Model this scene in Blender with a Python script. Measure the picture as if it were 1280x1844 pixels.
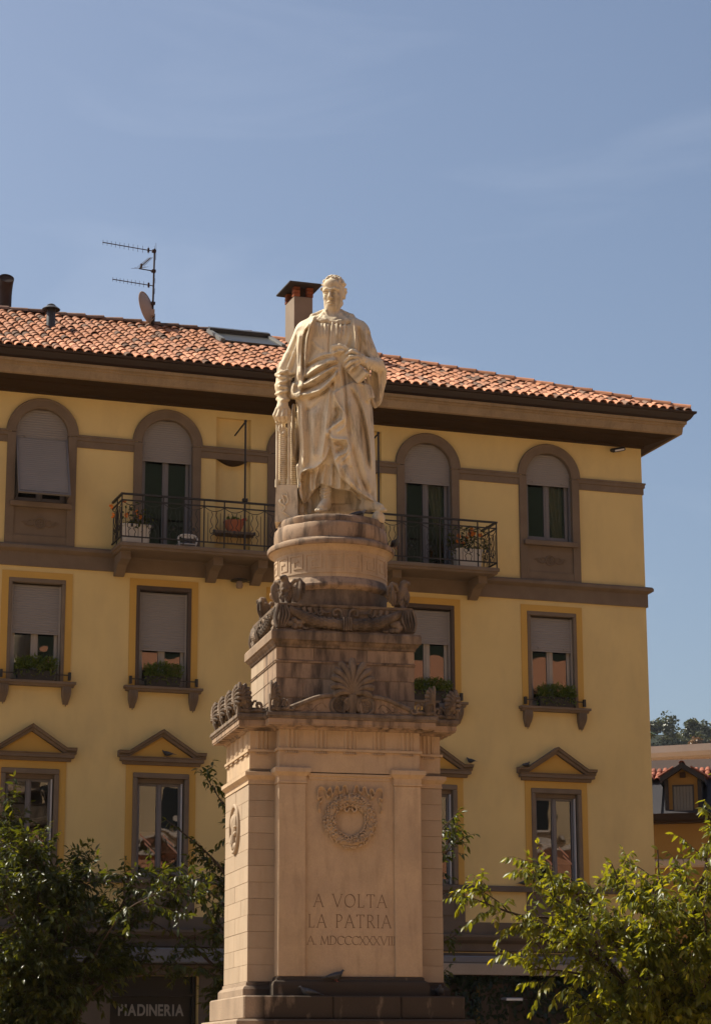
import bpy, math, random
import numpy as np
from mathutils import Vector, Matrix

for o in list(bpy.data.objects):
    bpy.data.objects.remove(o)
scene = bpy.context.scene
col = scene.collection
rad = math.radians

# ------------------------------------------------------------------ camera
cam_data = bpy.data.cameras.new("camera")
cam = bpy.data.objects.new("camera", cam_data)
col.objects.link(cam)
cam_data.sensor_fit = 'HORIZONTAL'
cam_data.sensor_width = 36.0
cam_data.lens = 116.14
cam_data.clip_start = 0.1
cam_data.clip_end = 3000
cam.matrix_world = (Matrix.Translation((0, 0, 1.65)) @ Matrix.Rotation(math.pi / 2 + 0.239306, 4, 'X')
                    @ Matrix.Rotation(-0.0031313, 4, 'Z'))
scene.camera = cam

# ------------------------------------------------------------------ sky and sun
SUN_EL = rad(48)
SUN_AZ = rad(-70)          # measured from +Y towards +X: behind the house, to the left
sun_dir = Vector((math.sin(SUN_AZ) * math.cos(SUN_EL), math.cos(SUN_AZ) * math.cos(SUN_EL), math.sin(SUN_EL)))
world = bpy.data.worlds.new("World")
scene.world = world
world.use_nodes = True
wn, wl = world.node_tree.nodes, world.node_tree.links
wn.clear()
w_out = wn.new('ShaderNodeOutputWorld')
w_bg = wn.new('ShaderNodeBackground')
w_bg.inputs['Strength'].default_value = 0.074
sky = wn.new('ShaderNodeTexSky')
sky.sky_type = 'NISHITA'
sky.sun_disc = False
sky.sun_elevation = SUN_EL
sky.sun_rotation = SUN_AZ
sky.altitude = 200
sky.air_density = 1.0
sky.dust_density = 3.0
sky.ozone_density = 1.4
# thin high cirrus, streaked noise laid out in sky directions
w_tc = wn.new('ShaderNodeTexCoord')
w_map = wn.new('ShaderNodeMapping')
w_map.inputs['Scale'].default_value = (1.5, 1.5, 7.0)
w_map.inputs['Location'].default_value = (6.159, 10.388, 15.63)
w_map.inputs['Rotation'].default_value = (0.0, 0.25, 0.3)
w_noise = wn.new('ShaderNodeTexNoise')
w_noise.inputs['Scale'].default_value = 2.6
w_noise.inputs['Detail'].default_value = 7
w_noise.inputs['Roughness'].default_value = 0.55
w_noise.inputs['Distortion'].default_value = 0.6
w_ramp = wn.new('ShaderNodeMapRange')
w_ramp.inputs['From Min'].default_value = 0.52
w_ramp.inputs['From Max'].default_value = 0.78
w_ramp.inputs['To Max'].default_value = 0.09
w_mix = wn.new('ShaderNodeMix')
w_mix.data_type = 'RGBA'
w_mix.inputs['B'].default_value = (9.2, 9.6, 10.6, 1)
wl.new(w_tc.outputs['Generated'], w_map.inputs['Vector'])
wl.new(w_map.outputs['Vector'], w_noise.inputs['Vector'])
wl.new(w_noise.outputs['Fac'], w_ramp.inputs['Value'])
wl.new(w_ramp.outputs['Result'], w_mix.inputs['Factor'])
wl.new(sky.outputs['Color'], w_mix.inputs['A'])
wl.new(w_mix.outputs['Result'], w_bg.inputs['Color'])
wl.new(w_bg.outputs['Background'], w_out.inputs['Surface'])

sun_data = bpy.data.lights.new("sun", 'SUN')
sun_data.energy = 4.6
sun_data.angle = rad(0.53)
sun_data.color = (1.0, 0.93, 0.78)
sun = bpy.data.objects.new("sun", sun_data)
col.objects.link(sun)
sun.rotation_euler = sun_dir.to_track_quat('Z', 'Y').to_euler()

scene.view_settings.view_transform = 'Standard'
scene.view_settings.look = 'None'
scene.view_settings.exposure = 0.7
scene.view_settings.gamma = 1.0
scene.view_settings.use_curve_mapping = False
scene.cycles.max_bounces = 8
scene.cycles.transparent_max_bounces = 12

# ------------------------------------------------------------------ materials
MATS = {}


def pmat(name, c, rough=0.8, var=0.12, scale=2.0, fine=0.08, fscale=40.0, bump=0.0, bscale=60.0, spec=0.3,
         metallic=0.0, stain=0.0, stain_col=(0.05, 0.04, 0.03), stain_scale=(1.5, 1.5, 0.35), stain_lo=0.5,
         stain_hi=0.75, rnd=0.0, tint=None, tint_col=None, fade_x=None):
    """Procedural surface: base colour, broad and fine mottling, streaked stains, fine relief."""
    m = bpy.data.materials.new(name)
    m.use_nodes = True
    n, l = m.node_tree.nodes, m.node_tree.links
    b = n['Principled BSDF']
    b.inputs['Roughness'].default_value = rough
    b.inputs['Metallic'].default_value = metallic
    b.inputs['Specular IOR Level'].default_value = spec
    tc = n.new('ShaderNodeTexCoord')
    oi = n.new('ShaderNodeObjectInfo')
    off = n.new('ShaderNodeVectorMath'); off.operation = 'MULTIPLY_ADD'
    cmb = n.new('ShaderNodeCombineXYZ')
    for k in range(3):
        l.new(oi.outputs['Random'], cmb.inputs[k])
    off.inputs[1].default_value = (7.3, 4.1, 9.7) if rnd else (0, 0, 0)
    l.new(cmb.outputs[0], off.inputs[0])
    l.new(tc.outputs['Object'], off.inputs[2])
    vec = off.outputs[0]

    def noise(s, detail=4, r=0.55, v=vec):
        t = n.new('ShaderNodeTexNoise')
        t.inputs['Scale'].default_value = s
        t.inputs['Detail'].default_value = detail
        t.inputs['Roughness'].default_value = r
        l.new(v, t.inputs['Vector'])
        return t.outputs['Fac']

    def scaled(fac, lo, hi):
        t = n.new('ShaderNodeMapRange')
        t.inputs['From Min'].default_value = 0.25
        t.inputs['From Max'].default_value = 0.75
        t.inputs['To Min'].default_value = lo
        t.inputs['To Max'].default_value = hi
        l.new(fac, t.inputs['Value'])
        return t.outputs['Result']

    def mul(a, bb):
        t = n.new('ShaderNodeMath'); t.operation = 'MULTIPLY'
        l.new(a, t.inputs[0]); l.new(bb, t.inputs[1])
        return t.outputs[0]
    v1 = scaled(noise(scale, 5), 1 - var, 1 + var)
    v2 = scaled(noise(fscale, 3), 1 - fine, 1 + fine)
    f = mul(v1, v2)
    if rnd:
        f = mul(f, scaled(oi.outputs['Random'], 1 - rnd * 0.5, 1 + rnd * 0.5))
    cc = n.new('ShaderNodeVectorMath'); cc.operation = 'SCALE'
    cc.inputs[0].default_value = c
    l.new(f, cc.inputs['Scale'])
    colout = cc.outputs[0]
    if tint_col is not None:
        mx = n.new('ShaderNodeMix'); mx.data_type = 'RGBA'; mx.blend_type = 'MIX'
        t = n.new('ShaderNodeMapRange')
        t.inputs['From Min'].default_value = 0.42
        t.inputs['From Max'].default_value = 0.68
        t.inputs['To Max'].default_value = tint
        l.new(noise(scale * 0.7, 6, 0.6), t.inputs['Value'])
        l.new(t.outputs[0], mx.inputs['Factor'])
        l.new(colout, mx.inputs['A'])
        mx.inputs['B'].default_value = (*tint_col, 1)
        colout = mx.outputs['Result']
    if stain:
        mp = n.new('ShaderNodeVectorMath'); mp.operation = 'MULTIPLY'
        mp.inputs[1].default_value = stain_scale
        l.new(vec, mp.inputs[0])
        t = n.new('ShaderNodeMapRange')
        t.inputs['From Min'].default_value = stain_lo
        t.inputs['From Max'].default_value = stain_hi
        t.inputs['To Max'].default_value = stain
        l.new(noise(3.0, 8, 0.62, mp.outputs[0]), t.inputs['Value'])
        sfac = t.outputs[0]
        if fade_x:                    # dark layer is weak at low x, full strength towards high x
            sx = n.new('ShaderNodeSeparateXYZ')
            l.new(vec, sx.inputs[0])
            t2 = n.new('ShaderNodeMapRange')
            t2.inputs['From Min'].default_value, t2.inputs['From Max'].default_value = fade_x
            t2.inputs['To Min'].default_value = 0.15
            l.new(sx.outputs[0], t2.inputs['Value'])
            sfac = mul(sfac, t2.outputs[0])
        mx = n.new('ShaderNodeMix'); mx.data_type = 'RGBA'
        l.new(sfac, mx.inputs['Factor'])
        l.new(colout, mx.inputs['A'])
        mx.inputs['B'].default_value = (*stain_col, 1)
        colout = mx.outputs['Result']
    l.new(colout, b.inputs['Base Color'])
    if bump:
        bp = n.new('ShaderNodeBump')
        bp.inputs['Strength'].default_value = bump
        bp.inputs['Distance'].default_value = 0.01
        l.new(noise(bscale, 6, 0.65), bp.inputs['Height'])
        l.new(bp.outputs[0], b.inputs['Normal'])
    MATS[name] = m
    return m


def glass_mat(name, tintc=(0.02, 0.022, 0.025), refl=0.9):
    """Window glass: Fresnel reflection over a see-through pane."""
    m = bpy.data.materials.new(name)
    m.use_nodes = True
    n, l = m.node_tree.nodes, m.node_tree.links
    n.clear()
    o = n.new('ShaderNodeOutputMaterial')
    mix = n.new('ShaderNodeMixShader')
    tr = n.new('ShaderNodeBsdfTransparent'); tr.inputs[0].default_value = (0.62, 0.64, 0.62, 1)
    gl = n.new('ShaderNodeBsdfGlossy'); gl.inputs['Roughness'].default_value = 0.012
    gl.inputs['Color'].default_value = (refl, refl, refl, 1)
    fr = n.new('ShaderNodeFresnel'); fr.inputs['IOR'].default_value = 2.1
    tc = n.new('ShaderNodeTexCoord')
    ns = n.new('ShaderNodeTexNoise'); ns.inputs['Scale'].default_value = 1.6; ns.inputs['Detail'].default_value = 1
    bp = n.new('ShaderNodeBump'); bp.inputs['Strength'].default_value = 0.18; bp.inputs['Distance'].default_value = 0.02
    l.new(tc.outputs['Object'], ns.inputs['Vector'])
    l.new(ns.outputs['Fac'], bp.inputs['Height'])
    l.new(bp.outputs[0], gl.inputs['Normal'])
    l.new(fr.outputs[0], mix.inputs[0])
    l.new(tr.outputs[0], mix.inputs[1])
    l.new(gl.outputs[0], mix.inputs[2])
    l.new(mix.outputs[0], o.inputs[0])
    MATS[name] = m
    return m


def leaf_mat(name, c, c2, c3=None, transl=0.45, rough=0.38):
    """Leaf: diffuse, translucent and a waxy sheen; the colour varies from leaf to leaf."""
    m = bpy.data.materials.new(name)
    m.use_nodes = True
    n, l = m.node_tree.nodes, m.node_tree.links
    n.clear()
    o = n.new('ShaderNodeOutputMaterial')
    at = n.new('ShaderNodeAttribute'); at.attribute_name = 'tint'
    rp = n.new('ShaderNodeValToRGB')
    rp.color_ramp.elements[0].color = (*c, 1)
    rp.color_ramp.elements[1].color = (*(c3 or c2), 1)
    if c3:
        e = rp.color_ramp.elements.new(0.82); e.color = (*c2, 1)
    l.new(at.outputs['Fac'], rp.inputs[0])
    d = n.new('ShaderNodeBsdfPrincipled')
    d.inputs['Roughness'].default_value = rough
    d.inputs['Specular IOR Level'].default_value = 0.5
    t = n.new('ShaderNodeBsdfTranslucent')
    l.new(rp.outputs[0], d.inputs['Base Color'])
    br = n.new('ShaderNodeVectorMath'); br.operation = 'MULTIPLY'
    br.inputs[1].default_value = (1.9, 1.6, 0.5)
    l.new(rp.outputs[0], br.inputs[0])
    l.new(br.outputs[0], t.inputs['Color'])
    mix = n.new('ShaderNodeMixShader'); mix.inputs[0].default_value = transl
    l.new(d.outputs[0], mix.inputs[1])
    l.new(t.outputs[0], mix.inputs[2])
    l.new(mix.outputs[0], o.inputs[0])
    MATS[name] = m
    return m


# ------------------------------------------------------------------ mesh helpers
def link(o, parent=None):
    col.objects.link(o)
    if parent is not None:
        o.parent = parent
    return o


def tag(o, label=None, cat=None, group=None, kind=None):
    if label: o['label'] = label
    if cat: o['category'] = cat
    if group: o['group'] = group
    if kind: o['kind'] = kind
    return o


def empty(name, loc=(0, 0, 0), rz=0.0, label=None, cat=None, group=None):
    o = bpy.data.objects.new(name, None)
    o.empty_display_size = 0.2
    col.objects.link(o)
    o.location = loc
    o.rotation_euler = (0, 0, rz)
    return tag(o, label, cat, group)


def inst(src, parent=None, loc=None, rot=None, scale=None, name=None):
    """A copy of one object that shares its mesh."""
    c = src.copy()
    if name: c.name = name
    col.objects.link(c)
    c.parent = parent
    if loc is not None: c.location = loc
    if rot is not None: c.rotation_euler = rot
    if scale is not None: c.scale = scale
    return c


def copy_tree(src, parent=None):
    c = src.copy()
    col.objects.link(c)
    c.parent = parent
    for ch in list(src.children):
        copy_tree(ch, c)
    return c


class MB:
    """Collects polygons and builds them as one mesh object."""

    def __init__(self):
        self.v = []
        self.f = []

    def add(self, vs, fs):
        k = len(self.v)
        self.v.extend([tuple(map(float, p)) for p in vs])
        self.f.extend([tuple(k + i for i in f) for f in fs])
        return self

    def box(self, x0, x1, y0, y1, z0, z1):
        return self.add([(x0, y0, z0), (x1, y0, z0), (x1, y1, z0), (x0, y1, z0), (x0, y0, z1), (x1, y0, z1),
                         (x1, y1, z1), (x0, y1, z1)],
                        [(0, 3, 2, 1), (4, 5, 6, 7), (0, 1, 5, 4), (1, 2, 6, 5), (2, 3, 7, 6), (3, 0, 4, 7)])

    def bbox(self, x0, x1, y0, y1, z0, z1, b=0.01):
        """Box whose edges are chamfered by b."""
        return self.loft([self.oct_(x0 + b, x1 - b, y0 + b, y1 - b, b, z0), self.oct_(x0, x1, y0, y1, b, z0 + b),
                          self.oct_(x0, x1, y0, y1, b, z1 - b), self.oct_(x0 + b, x1 - b, y0 + b, y1 - b, b, z1)])

    @staticmethod
    def oct_(x0, x1, y0, y1, b, z):
        return [(x0 + b, y0, z), (x1 - b, y0, z), (x1, y0 + b, z), (x1, y1 - b, z), (x1 - b, y1, z), (x0 + b, y1, z),
                (x0, y1 - b, z), (x0, y0 + b, z)]

    def loft(self, rings, caps=True, closed=True):
        n = len(rings[0])
        k = len(self.v)
        vs = [p for r in rings for p in r]
        fs = []
        for i in range(len(rings) - 1):
            for j in range(n if closed else n - 1):
                a, b = i * n + j, i * n + (j + 1) % n
                fs.append((a, b, b + n, a + n))
        if caps:
            fs.append(tuple(reversed(range(n))))
            fs.append(tuple(range((len(rings) - 1) * n, len(rings) * n)))
        return self.add(vs, fs)

    def prism(self, poly, y0, y1):
        """Polygon in x,z (counter-clockwise seen from -y) pushed from y0 to y1."""
        return self.loft([[(x, y0, z) for x, z in poly], [(x, y1, z) for x, z in poly]][::-1])

    def prism_x(self, poly, x0, x1):
        """Polygon in y,z pushed along x."""
        return self.loft([[(x0, y, z) for y, z in poly], [(x1, y, z) for y, z in poly]])

    def tube(self, pts, r, n=6, caps=True, flat=1.0):
        pts = [Vector(p) for p in pts]
        rs = r if isinstance(r, (list, tuple)) else [r] * len(pts)
        rings = []
        up = None
        for i, p in enumerate(pts):
            t = (pts[min(i + 1, len(pts) - 1)] - pts[max(i - 1, 0)])
            if t.length < 1e-9: t = Vector((0, 0, 1))
            t.normalize()
            if up is None:
                up = Vector((0, 1, 0)) if abs(t.y) < 0.9 else Vector((1, 0, 0))
            sx = t.cross(up)
            if sx.length < 1e-6: sx = t.orthogonal()
            sx.normalize()
            up = sx.cross(t).normalized()
            rings.append([tuple(p + sx * (rs[i] * math.cos(2 * math.pi * k / n)) + up * (
                rs[i] * flat * math.sin(2 * math.pi * k / n))) for k in range(n)])
        return self.loft(rings, caps)

    def lathe(self, prof, n=32, c=(0, 0, 0), caps=False):
        rings = [[(c[0] + r * math.cos(2 * math.pi * k / n), c[1] + r * math.sin(2 * math.pi * k / n), c[2] + z)
                  for k in range(n)] for r, z in prof]
        return self.loft(rings, caps)

    def ball(self, c, r, nu=8, nv=6, rot=None):
        r = r if isinstance(r, (tuple, list)) else (r, r, r)
        rings = []
        for i in range(nv + 1):
            th = math.pi * (0.001 + 0.998 * i / nv)
            ring = []
            for k in range(nu):
                p = Vector((r[0] * math.sin(th) * math.cos(2 * math.pi * k / nu),
                            r[1] * math.sin(th) * math.sin(2 * math.pi * k / nu), -r[2] * math.cos(th)))
                if rot is not None: p = rot @ p
                ring.append((c[0] + p.x, c[1] + p.y, c[2] + p.z))
            rings.append(ring)
        return self.loft(rings, False)

    def plan(self, poly, prof, cap_top=True, cap_bot=False):
        """Loft a closed plan polygon (x,y counter-clockwise) through (offset, z) pairs, mitred."""
        n = len(poly)
        nor = []
        for i in range(n):
            (ax, ay), (bx, by) = poly[i], poly[(i + 1) % n]
            d = math.hypot(bx - ax, by - ay)
            nor.append(((by - ay) / d, -(bx - ax) / d))
        rings = []
        for off, z in prof:
            ring = []
            for i in range(n):
                n0, n1 = nor[i - 1], nor[i]
                k = 1 + n0[0] * n1[0] + n0[1] * n1[1]
                ring.append((poly[i][0] + off * (n0[0] + n1[0]) / k, poly[i][1] + off * (n0[1] + n1[1]) / k, z))
            rings.append(ring)
        self.loft(rings, False)
        k = len(self.v) - n * len(prof)
        if cap_top: self.f.append(tuple(range(k + n * (len(prof) - 1), k + n * len(prof))))
        if cap_bot: self.f.append(tuple(reversed(range(k, k + n))))
        return self

    def mesh(self, name, smooth=False):
        me = bpy.data.meshes.new(name)
        me.from_pydata(self.v, [], self.f)
        me.validate()
        me.update()
        if smooth:
            me.polygons.foreach_set('use_smooth', [True] * len(me.polygons))
            if smooth != 'all':
                try:
                    me.set_sharp_from_angle(angle=rad(40))
                except Exception:
                    pass
        return me

    def build(self, name, mat, parent=None, smooth=False, loc=None, rot=None):
        me = self.mesh(name, smooth)
        me.materials.append(MATS[mat] if isinstance(mat, str) else mat)
        o = bpy.data.objects.new(name, me)
        link(o, parent)
        if loc is not None: o.location = loc
        if rot is not None: o.rotation_euler = rot
        return o


def rect(x0, x1, y0, y1):
    return [(x0, y0), (x1, y0), (x1, y1), (x0, y1)]


def np_mesh(name, verts, faces4=None, faces3=None, smooth=True, attr=None):
    """Fast mesh from numpy arrays."""
    me = bpy.data.meshes.new(name)
    verts = np.asarray(verts, np.float32)
    f = faces4 if faces4 is not None else faces3
    k = f.shape[1]
    me.vertices.add(len(verts))
    me.vertices.foreach_set('co', verts.ravel())
    me.loops.add(f.size)
    me.loops.foreach_set('vertex_index', f.astype(np.int32).ravel())
    me.polygons.add(len(f))
    me.polygons.foreach_set('loop_start', np.arange(0, f.size, k, dtype=np.int32))
    if smooth:
        me.polygons.foreach_set('use_smooth', np.ones(len(f), bool))
    if attr is not None:
        a = me.attributes.new('tint', 'FLOAT', 'POINT')
        a.data.foreach_set('value', np.asarray(attr, np.float32))
    me.update()
    me.validate()
    return me


def interp_path(pts, n):
    """Resample a polyline with a smooth (Catmull-Rom) curve."""
    p = [np.array(q, float) for q in pts]
    p = [2 * p[0] - p[1]] + p + [2 * p[-1] - p[-2]]
    out = []
    segs = len(p) - 3
    for i in range(n):
        t = i / (n - 1) * segs
        k = min(int(t), segs - 1)
        u = t - k
        a, b, c, d = p[k], p[k + 1], p[k + 2], p[k + 3]
        out.append(0.5 * ((2 * b) + (c - a) * u + (2 * a - 5 * b + 4 * c - d) * u * u + (3 * b - a - 3 * c + d) * u ** 3))
    return out
# ------------------------------------------------------------------ palette
STAIN = (0.055, 0.043, 0.033)
pmat('plaster', (0.655, 0.50, 0.225), 0.9, 0.09, 0.55, 0.04, 60, 0.15, 90, spec=0.15, stain=0.34, stain_col=(0.38, 0.285, 0.165), stain_scale=(0.55, 0.55, 0.22), stain_lo=0.46, stain_hi=0.78)
pmat('ochre', (0.54, 0.33, 0.085), 0.9, 0.06, 1.0, 0.03, 60, 0.1, 90, spec=0.15, stain=0.10, stain_col=(0.26,0.15,0.05), stain_scale=(0.8, 0.8, 0.2))
pmat('trim_stone', (0.175, 0.13, 0.092), 0.88, 0.14, 2.2, 0.10, 70, 0.25, 110, spec=0.2, stain=0.45, stain_col=(0.12, 0.09, 0.07), stain_scale=(1.2, 1.2, 0.25), stain_lo=0.48, stain_hi=0.8)
pmat('dado_stone', (0.14, 0.11, 0.085), 0.88, 0.14, 2.2, 0.08, 70, 0.2, 110, spec=0.2, stain=0.4, stain_col=(0.10, 0.085, 0.07), stain_scale=(0.7, 0.7, 0.3))
pmat('mid_surround', (0.18, 0.138, 0.10), 0.85, 0.10, 3, 0.06, 70, 0.15, 90, spec=0.2, stain=0.3, stain_col=(0.10, 0.08, 0.06))
pmat('dark_surround', (0.085, 0.062, 0.05), 0.8, 0.10, 3, 0.06, 70, 0.1, 90, spec=0.25)
pmat('cornice_stone', (0.31, 0.225, 0.135), 0.88, 0.14, 1.4, 0.10, 50, 0.25, 80, spec=0.15, stain=0.55, stain_col=(0.13, 0.095, 0.06), stain_scale=(1.6, 1.6, 1.2), stain_lo=0.45, stain_hi=0.8)
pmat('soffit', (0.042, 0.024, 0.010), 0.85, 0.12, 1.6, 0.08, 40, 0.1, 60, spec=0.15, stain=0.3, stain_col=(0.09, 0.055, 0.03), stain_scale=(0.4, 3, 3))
pmat('gutter', (0.022, 0.011, 0.008), 0.45, 0.15, 2, 0.1, 40, spec=0.4)
pmat('shutter', (0.24, 0.222, 0.215), 0.6, 0.05, 1.5, 0.02, 60, spec=0.3)
pmat('frame_blue', (0.165, 0.155, 0.16), 0.5, 0.05, 2, 0.02, 60, spec=0.4)
pmat('frame_white', (0.34, 0.30, 0.26), 0.5, 0.05, 2, 0.02, 60, spec=0.4)
pmat('alu', (0.50, 0.50, 0.52), 0.4, 0.05, 2, 0.02, 60, spec=0.5)
pmat('iron', (0.022, 0.020, 0.020), 0.5, 0.2, 6, 0.1, 60, spec=0.4)
pmat('rusty_iron', (0.045, 0.026, 0.020), 0.65, 0.3, 6, 0.2, 60, spec=0.3)
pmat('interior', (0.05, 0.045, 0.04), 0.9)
pmat('curtain', (0.42, 0.40, 0.28), 0.9, 0.08, 5)
pmat('film', (0.30, 0.25, 0.225), 0.6, 0.03, 2)
pmat('film_line', (0.62, 0.34, 0.22), 0.6, 0.03, 2)
pmat('tile', (0.47, 0.205, 0.12), 0.85, 0.22, 6, 0.12, 60, 0.2, 60, spec=0.15, rnd=0.6, tint=0.45, tint_col=(0.50, 0.31, 0.20))
pmat('tile_hip', (0.42, 0.185, 0.10), 0.85, 0.2, 6, 0.12, 60, 0.2, 60, spec=0.15, rnd=0.5)
pmat('tile_old', (0.20, 0.12, 0.085), 0.88, 0.25, 6, 0.12, 60, 0.2, 60, spec=0.15, rnd=0.6)
pmat('deck', (0.05, 0.03, 0.022), 0.9)
pmat('dark_metal', (0.05, 0.05, 0.055), 0.5, 0.1, 3, spec=0.4)
pmat('chimney_plaster', (0.27, 0.205, 0.15), 0.9, 0.12, 2, 0.08, 50, 0.25, 70, spec=0.15, stain=0.3, stain_col=(0.15, 0.12, 0.09))
pmat('brick', (0.28, 0.09, 0.04), 0.9, 0.25, 8, 0.1, 60, 0.3, 70, spec=0.15, rnd=0.4)
pmat('slate', (0.06, 0.05, 0.042), 0.85, 0.15, 4, 0.1, 60, 0.3, 50, spec=0.2)
pmat('skylight_glass', (0.05, 0.045, 0.035), 0.35, 0.1, 2, spec=0.4)
pmat('dish', (0.42, 0.31, 0.24), 0.6, 0.08, 3, spec=0.3)
pmat('terracotta', (0.42, 0.15, 0.08), 0.8, 0.12, 4, spec=0.2)
pmat('pot_white', (0.60, 0.55, 0.48), 0.6, 0.06, 4, spec=0.3)
pmat('planter_black', (0.022, 0.022, 0.026), 0.5, 0.1, 4, spec=0.3)
pmat('chair_white', (0.75, 0.72, 0.68), 0.5, 0.03, 4)
pmat('awning_grey', (0.17, 0.17, 0.185), 0.7, 0.06, 2, spec=0.2)
pmat('awning_cream', (0.34, 0.28, 0.22), 0.8, 0.06, 2, spec=0.2)
pmat('shop_dark', (0.012, 0.011, 0.010), 0.35, 0.1, 2, spec=0.5)
pmat('sign_white', (0.30, 0.275, 0.24), 0.6, 0.05, 2)
pmat('red_flower', (0.55, 0.02, 0.03), 0.7)
pmat('orange_flower', (0.65, 0.20, 0.03), 0.7, 0.2, 20)
# the monument
pmat('marble', (0.49, 0.35, 0.218), 0.78, 0.16, 1.3, 0.07, 50, 0.25, 45, spec=0.25, tint=0.5, tint_col=(0.36, 0.26, 0.19), stain=0.55, stain_col=(0.24, 0.16, 0.10), stain_scale=(2.4, 2.4, 0.5), stain_lo=0.50, stain_hi=0.80)
pmat('block', (0.385, 0.29, 0.20), 0.78, 0.10, 1.6, 0.05, 50, 0.18, 45, spec=0.25, rnd=0.08, stain=0.55, stain_col=(0.30, 0.20, 0.12), stain_scale=(2.5, 2.5, 0.4), stain_lo=0.47, stain_hi=0.85)
pmat('marble_worn', (0.33, 0.225, 0.148), 0.82, 0.18, 1.8, 0.08, 45, 0.3, 45, spec=0.2, rnd=0.16, stain=0.85, stain_col=(0.065, 0.047, 0.036), stain_scale=(2.0, 2.0, 0.40), stain_lo=0.45, stain_hi=0.64)
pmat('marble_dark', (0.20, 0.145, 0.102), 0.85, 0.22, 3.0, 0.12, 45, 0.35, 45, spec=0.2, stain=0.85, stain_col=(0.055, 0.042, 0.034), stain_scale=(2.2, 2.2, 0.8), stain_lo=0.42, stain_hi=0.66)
pmat('marble_dark2', (0.25, 0.175, 0.118), 0.85, 0.2, 2.4, 0.1, 45, 0.3, 45, spec=0.2, stain=0.85, stain_col=(0.06, 0.045, 0.035), stain_scale=(2.0, 2.0, 0.5), stain_lo=0.40, stain_hi=0.62, fade_x=(-1.05, -0.98))
pmat('plinth_stone', (0.33, 0.24, 0.165), 0.85, 0.2, 2.0, 0.12, 45, 0.35, 45, spec=0.2, stain=0.93, stain_col=(0.032, 0.023, 0.017), stain_scale=(1.2, 1.2, 0.45), stain_lo=0.20, stain_hi=0.42, fade_x=(-1.36, -1.22))
pmat('groove', (0.34, 0.255, 0.175), 0.9)
pmat('statue_marble', (0.69, 0.585, 0.43), 0.72, 0.10, 2.4, 0.06, 45, 0.2, 50, spec=0.3, tint=0.6, tint_col=(0.55, 0.40, 0.22), stain=0.80, stain_col=(0.17, 0.125, 0.08), stain_scale=(2.8, 2.8, 0.7), stain_lo=0.50, stain_hi=0.72)
pmat('letter', (0.22, 0.145, 0.092), 0.9)
# ground and surroundings
pmat('paving', (0.32, 0.22, 0.13), 0.85, 0.12, 0.5, 0.06, 8, spec=0.2)
pmat('salmon', (0.50, 0.23, 0.13), 0.9, 0.08, 0.5, spec=0.15)
pmat('cream', (0.50, 0.36, 0.22), 0.9, 0.08, 0.5, spec=0.15)
pmat('pink_wall', (0.47, 0.345, 0.27), 0.9, 0.14, 1.2, 0.12, 8, 0.3, 20, spec=0.15)
pmat('pink_trim', (0.50, 0.41, 0.35), 0.9, 0.08, 1.2, spec=0.15)
pmat('orange_wall', (0.33, 0.20, 0.07), 0.9, 0.08, 0.6, spec=0.15)
pmat('metal_roof', (0.035, 0.032, 0.036), 0.6, 0.15, 1, spec=0.35)
pmat('tile_red', (0.24, 0.085, 0.052), 0.85, 0.2, 6, 0.12, 60, 0.2, 60, spec=0.15, rnd=0.5)
pmat('grey_shutter', (0.16, 0.155, 0.15), 0.6, 0.06, 2)
pmat('bark', (0.075, 0.050, 0.034), 0.9, 0.25, 8, 0.15, 60, 0.4, 40, spec=0.15)
pmat('hill_green', (0.018, 0.022, 0.012), 0.95, 0.35, 0.05, 0.3, 1.2, spec=0.1)
pmat('pigeon', (0.060, 0.060, 0.068), 0.6, 0.25, 18, 0.2, 80, spec=0.3)
pmat('pigeon_pale', (0.20, 0.19, 0.19), 0.6, 0.25, 18, 0.2, 80, spec=0.3)
pmat('pigeon_foot', (0.35, 0.10, 0.07), 0.7)
glass_mat('glass')
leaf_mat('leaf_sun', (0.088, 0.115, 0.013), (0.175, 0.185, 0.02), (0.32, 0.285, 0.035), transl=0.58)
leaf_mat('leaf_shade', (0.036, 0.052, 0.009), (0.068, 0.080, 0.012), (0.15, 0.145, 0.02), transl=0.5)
leaf_mat('leaf_fern', (0.07, 0.12, 0.018), (0.16, 0.20, 0.03))
leaf_mat('leaf_ivy', (0.018, 0.032, 0.012), (0.032, 0.050, 0.016))
leaf_mat('leaf_far', (0.040, 0.052, 0.026), (0.070, 0.078, 0.036), transl=0.2)
leaf_mat('leaf_autumn', (0.14, 0.075, 0.035), (0.20, 0.11, 0.045), transl=0.2)
leaf_mat('leaf_cedar', (0.025, 0.045, 0.012), (0.055, 0.075, 0.018), transl=0.2)
# ------------------------------------------------------------------ pedestal
# local frame: x to the right along the front, -y towards the viewer, z up
ped = empty('pedestal', (-0.354, 32.0166, 0), 0.239329,
            'tall beige stone pedestal with wreath, inscription and drum under the statue', 'pedestal')
PX, PP, FY, PY, BY = 1.345, 0.985, -0.90, -1.15, 0.78
shaft = [(-PX, FY), (-PP, FY), (-PP, PY), (PP, PY), (PP, FY), (PX, FY), (PX, BY), (-PX, BY)]
prng = random.Random(11)
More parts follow.
